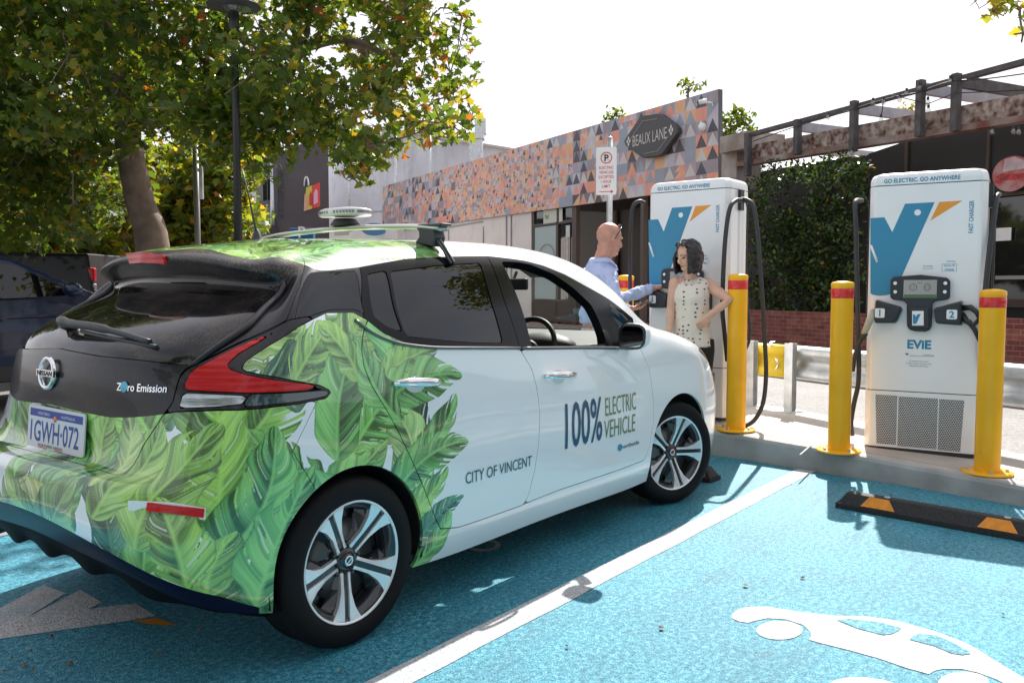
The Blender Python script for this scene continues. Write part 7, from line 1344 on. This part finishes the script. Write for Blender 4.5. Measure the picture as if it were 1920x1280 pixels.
b = MB(); add_head(b, hc, HA, hs, False); b.tube([neck0-Vector((0, 0, .06)), neck0, hc+HA@Vector((-.02, 0, -.05))], [.060, .050, .050], 12); b.tube([neck0-Vector((0, 0, .05)), Q(1296, 560, WD), Q(1297, 610, WD), hip], [.065, .075, .08, .10], 16)
b.tube([neck0-Vector((0, 0, .035)), sL], [.040, .042], 12); b.tube([neck0-Vector((0, 0, .035)), sR], [.040, .042], 12)
for s_, e_, w_ in ((sL, eL, wL), (sR, eR, wR)): b.ell(s_, (.052, .052, .052)); b.tube([s_, s_*.5+e_*.5, e_, e_*.6+w_*.4, w_], [.052, .046, .036, .034, .024], 12)
add_hand(b, wL, Vector((rt_*-.6+Vector((0, 0, -.75)))), -tw*.9-rt_*.2, 1, .6, .92); add_hand(b, wR, Vector((0, 0, -1)), -rt_*-.9, 1, .4, .92)
wl_ = [(hip+lf*sd*.085+Vector((0, 0, -.05)), hip+lf*sd*.09+Vector((0, 0, -.38))) for sd in (-1, 1)]
for h_, k_ in wl_: b.tube([h_, k_, Vector((k_.x, k_.y, .06))], [.08, .052, .036], 12); f0 = Vector((k_.x, k_.y, .05)); b.tube([f0, f0+fw*.13-Vector((0, 0, .025))], [.035, .028], 10)
remesh(b.build('body', M_skinw, wom), .005, 4); face_bits(wom, hc, HA, hs, (.42, .03, .04), brow=(.03, .02, .02))
M_hair = mat('dark_hair', (.007, .004, .004), .38, bump=.6, bscale=60, spec=.6); g_ = lambda x, y, z: hc+HA@Vector((x*hs, y*hs, z*hs))
b = MB(); b.ell(g_(-.034, 0, .044), (.104, .090, .090), HA); b.ell(g_(-.062, 0, -.02), (.075, .090, .10), HA)
rgp = random.Random(4)
for k in range(46):
    a = R(-128+256*k/45); y = math.sin(a)*.088; x = -.012-math.cos(a)*.088; st_x = -.01+.4*x; ln = .17+.03*rgp.random(); 
    if x > .052: continue
    p0 = g_(.02*math.cos(a)-.02, y*.35, .125); p1 = g_(x*1.0, y*1.06, .045); p2 = p1+Vector((0, 0, -.07))+(p1-hc).normalized()*.022; p3 = p1+Vector((0, 0, -ln))+(p1-hc).normalized()*(.012+.02*rgp.random()); b.tube(smooth_path([p0, p1, p2, p3], 4), np.linspace(.022, .012, 13).tolist(), 6)
folds(remesh(b.build('hair', M_hair, wom), .006, 1), .018, .03)
b = MB(); b.tube([g_(.050, -.066, .108), g_(.064, 0, .118), g_(.050, .066, .108)], .004, 6)
for sd in (-1, 1): b.ell(g_(.052, sd*.034, .116), (.008, .030, .024), HA@Matrix.Rotation(R(-40), 3, 'Y'), n=12); b.tube([g_(.05, sd*.066, .108), g_(.0, sd*.098, .05)], .004, 6)
b.build('sunglasses', mat('dark_sunglasses', (.03, .012, .012), .12, coat=1), wom)
def print_mat():
    m, nt, b = new_mat('printed_blouse_cloth'); L = nt.links; N = nt.nodes.new; tc = N('ShaderNodeTexCoord'); v = N('ShaderNodeTexVoronoi'); v.inputs['Scale'].default_value = 22; v.inputs['Randomness'].default_value = .4; mp = N('ShaderNodeMapping'); mp.inputs['Scale'].default_value = (1, 1, 1.35); L.new(tc.outputs['Object'], mp.inputs[0]); L.new(mp.outputs[0], v.inputs['Vector'])
    r = N('ShaderNodeValToRGB'); r.color_ramp.elements[0].position = .20; r.color_ramp.elements[0].color = (.04, .04, .05, 1); r.color_ramp.elements[1].position = .25; r.color_ramp.elements[1].color = (.74, .68, .60, 1); L.new(v.outputs['Distance'], r.inputs[0]); L.new(r.outputs[0], b.inputs['Base Color']); b.inputs['Roughness'].default_value = .75; return m
LR = axes(fw, (0, 0, 1)); M_bl = print_mat(); b = MB(); lv = [(519, .050, .075), (524, .072, .120), (533, .095, .150), (545, .118, .150), (558, .128, .148), (572, .122, .144), (588, .116, .140), (604, .120, .148), (620, .128, .160), (636, .134, .170), (648, .137, .176), (650, .12, .16)]
V = []; nn = 40
for i_, (py, rx, ry) in enumerate(lv):
    c_ = Q(1296.5, py, WD)+fw*(.012 if 535 < py < 570 else 0)
    for k in range(nn): a = 2*math.pi*k/nn; wv = 1+(.05*math.sin(a*7+1)+.03*math.sin(a*11))*max(0, (py-575)/75); V.append(c_+fw*rx*math.cos(a)*wv+lf*ry*math.sin(a)*wv+Vector((0, 0, -.03*max(0, math.cos(a)) if i_ < 2 else 0)))
b.add(V, [(i*nn+k, i*nn+(k+1) % nn, (i+1)*nn+(k+1) % nn, (i+1)*nn+k) for i in range(len(lv)-1) for k in range(nn)]+[list(range(nn))[::-1], [(len(lv)-1)*nn+k for k in range(nn)]], 0, True)
folds(remesh(b.build('blouse', M_bl, wom), .009, 3), .016, .07)
b = MB(); 
for sd in (-1, 1): p0 = neck0+lf*sd*.055-Vector((0, 0, .018)); p2 = neck0+fw*.118-Vector((0, 0, .125)); b.tube([p0, (p0+p2)/2+fw*.04, p2], [.010, .012, .007], 8)
b.build('neckline_facing', M_bl, wom)
b = MB(); 
for h_, k_ in wl_: b.tube([h_+Vector((0, 0, .1)), h_, k_, Vector((k_.x, k_.y, .10))], [.10, .105, .07, .05], 14)
b.ell(hip-Vector((0, 0, .02)), (.125, .165, .11), LR); remesh(b.build('trousers', mat('black_cloth', (.012, .012, .014), .8), wom), .012, 3)
for h_, k_ in wl_: f0 = Vector((k_.x, k_.y, .04)); b = MB(); b.ell(f0+fw*.06-Vector((0, 0, .01)), (.12, .042, .035), LR); b.build('shoe', M_black, wom)
# ---------------------------------------------------------------- parked vehicles at the left edge
M_bluep = paint('deep_blue_paint', col=(.004, .012, .042), rough=.3, coat=.5); M_blackp = paint('black_paint', col=(.003, .003, .004), rough=.5, coat=.2)
def simple_vehicle(root, prof, W_, zb, paint_m, win, hw, wheels, tuck=.13):
    """side outline lofted across the width: prof = closed outline (x, z); greenhouse above zb leans inwards"""
    n = len(prof); V = []
    for yy, k in ((-1, .0), (-.97, .6), (-.9, 1), (.9, 1), (.97, .6), (1, .0)):
        for x, z in prof:
            t = max(0, (z-zb))/.6; w_ = W_/2-tuck*t*1.2; cx, cz_ = 0, .9; sx = 1-(.02 if k == 0 else 0); V.append((x*sx, yy*w_, z if k else z-(.03 if z > zb else -.0)))
    F = [(i*n+j, (i+1)*n+j, (i+1)*n+(j+1) % n, i*n+(j+1) % n) for i in range(5) for j in range(n)]+[list(range(n)), [5*n+j for j in range(n)][::-1]]
    o = mesh_ob('body', V, F, paint_m, root, smooth=False, bevel=.03)
    for k, pl in enumerate(win):
        for sd in (-1, 1):
            V = [(x, sd*(W_/2-tuck*1.2*max(0, (z-zb))/.6+.004), z) for x, z in pl]; b = MB(); b.add(V, [list(range(len(V)))] if sd < 0 else [list(range(len(V)))[::-1]]); q_ = b.build('window_pane', M_tint, root); s_ = q_.modifiers.new('s', 'SOLIDIFY'); s_.thickness = .006
    for x in wheels:
        for sd in (-1, 1):
            w_ = empty('wheel', (x, sd*(W_/2-.10), hw)); w_.parent = root; w_.rotation_euler = (math.pi/2 if sd < 0 else -math.pi/2, 0, 0)
            b = MB(); b.lathe([(hw*.66, -.1), (hw*.9, -.11), (hw, -.08), (hw, .08), (hw*.9, .11), (hw*.68, .10)], n=32); b.build('tyre', M_tyre, w_); b = MB(); b.lathe([(hw*.68, .095), (hw*.62, .07), (.06, .06), (0, .065)], n=32); 
            for k in range(6): a = R(60*k); b.bar((.05*math.cos(a), .05*math.sin(a), .08), (hw*.64*math.cos(a), hw*.64*math.sin(a), .09), .05, .02)
            b.build('rim', M_alloy, w_)
    return o
suv0 = at(60, 560, 10.2); suv = empty('parked_suv', (suv0[0]-.05, suv0[1]+.1, 0), R(2), 'dark blue SUV parked at the left edge, its mirror and bonnet showing', 'car')
prof = [(-3.3, .35), (1.75, .30), (1.95, .45), (1.98, .75), (1.85, 1.02), (1.5, 1.13), (.75, 1.22), (.45, 1.27), (-.5, 1.68), (-.9, 1.74), (-2.4, 1.74), (-3.1, 1.45), (-3.35, 1.0)]
simple_vehicle(suv, prof, 1.86, 1.2, M_bluep, [[(.22, 1.27), (-.48, 1.60), (-.95, 1.66), (-1.0, 1.22)], [(-1.1, 1.22), (-1.05, 1.66), (-2.3, 1.66), (-2.6, 1.25)]], .36, (-2.3, 1.0))
b = MB(); b.ell((.05, -1.06, 1.33), (.10, .13, .085)); b.tube([(.12, -.88, 1.27), (.1, -.97, 1.28)], .03, 8); b.build('door_mirror', M_bluep, suv)
b = MB(); V = []; 
for x, z in ((1.95, .98), (.8, 1.05), (-1, 1.03), (-3.2, 1.0)): V += [(x, -.935, z+.012), (x, -.935, z-.012)]
b.add(V, [(2*i, 2*i+2, 2*i+3, 2*i+1) for i in range(3)]); b.build('waist_crease', M_chrome if 0 else M_bluep, suv)
b = MB(); b.box((-.7, -.935, .42), (3.4, .02, .16)); b.build('sill_cladding', M_black, suv)
for x in (-.98, .30): b = MB(); b.box((x, -.932, .85), (.008, .006, .72)); b.build('door_gap', M_ink, suv)
for x in (-.72, -1.9): b = MB(); b.bar((x-.1, -.95, 1.02), (x+.1, -.95, 1.02), .02, .025); b.build('door_handle', M_bluep, suv)
ut0 = at(128, 560, 13.2); ut = empty('parked_ute', (ut0[0], ut0[1]+.4, 0), R(-52), 'black pickup with a hard tray cover behind the blue SUV, tail lamp towards the right', 'pickup')
prof = [(1.05, .5), (1.10, .95), (1.05, 1.28), (.95, 1.86), (-1.2, 1.90), (-3.4, 1.86), (-3.9, 1.25), (-4.1, .9), (-4.1, .5)]
simple_vehicle(ut, prof, 1.9, 1.25, M_blackp, [[(-1.4, 1.35), (-1.35, 1.75), (-.1, 1.75), (.5, 1.40)]], .4, (-.2, -3.1), .05)
for sd in (-1, 1):
    tl = empty('tail_lamp', (.965, sd*.86, 1.42)); tl.parent = ut; b = MB(); b.box((0.03, 0, .13), (.10, .10, .20)); b.build('red_lens', M_red, tl, bevel=.02); b = MB(); b.box((.03, 0, -.10), (.10, .10, .20)); b.build('clear_lens', M_clear, tl, bevel=.02)
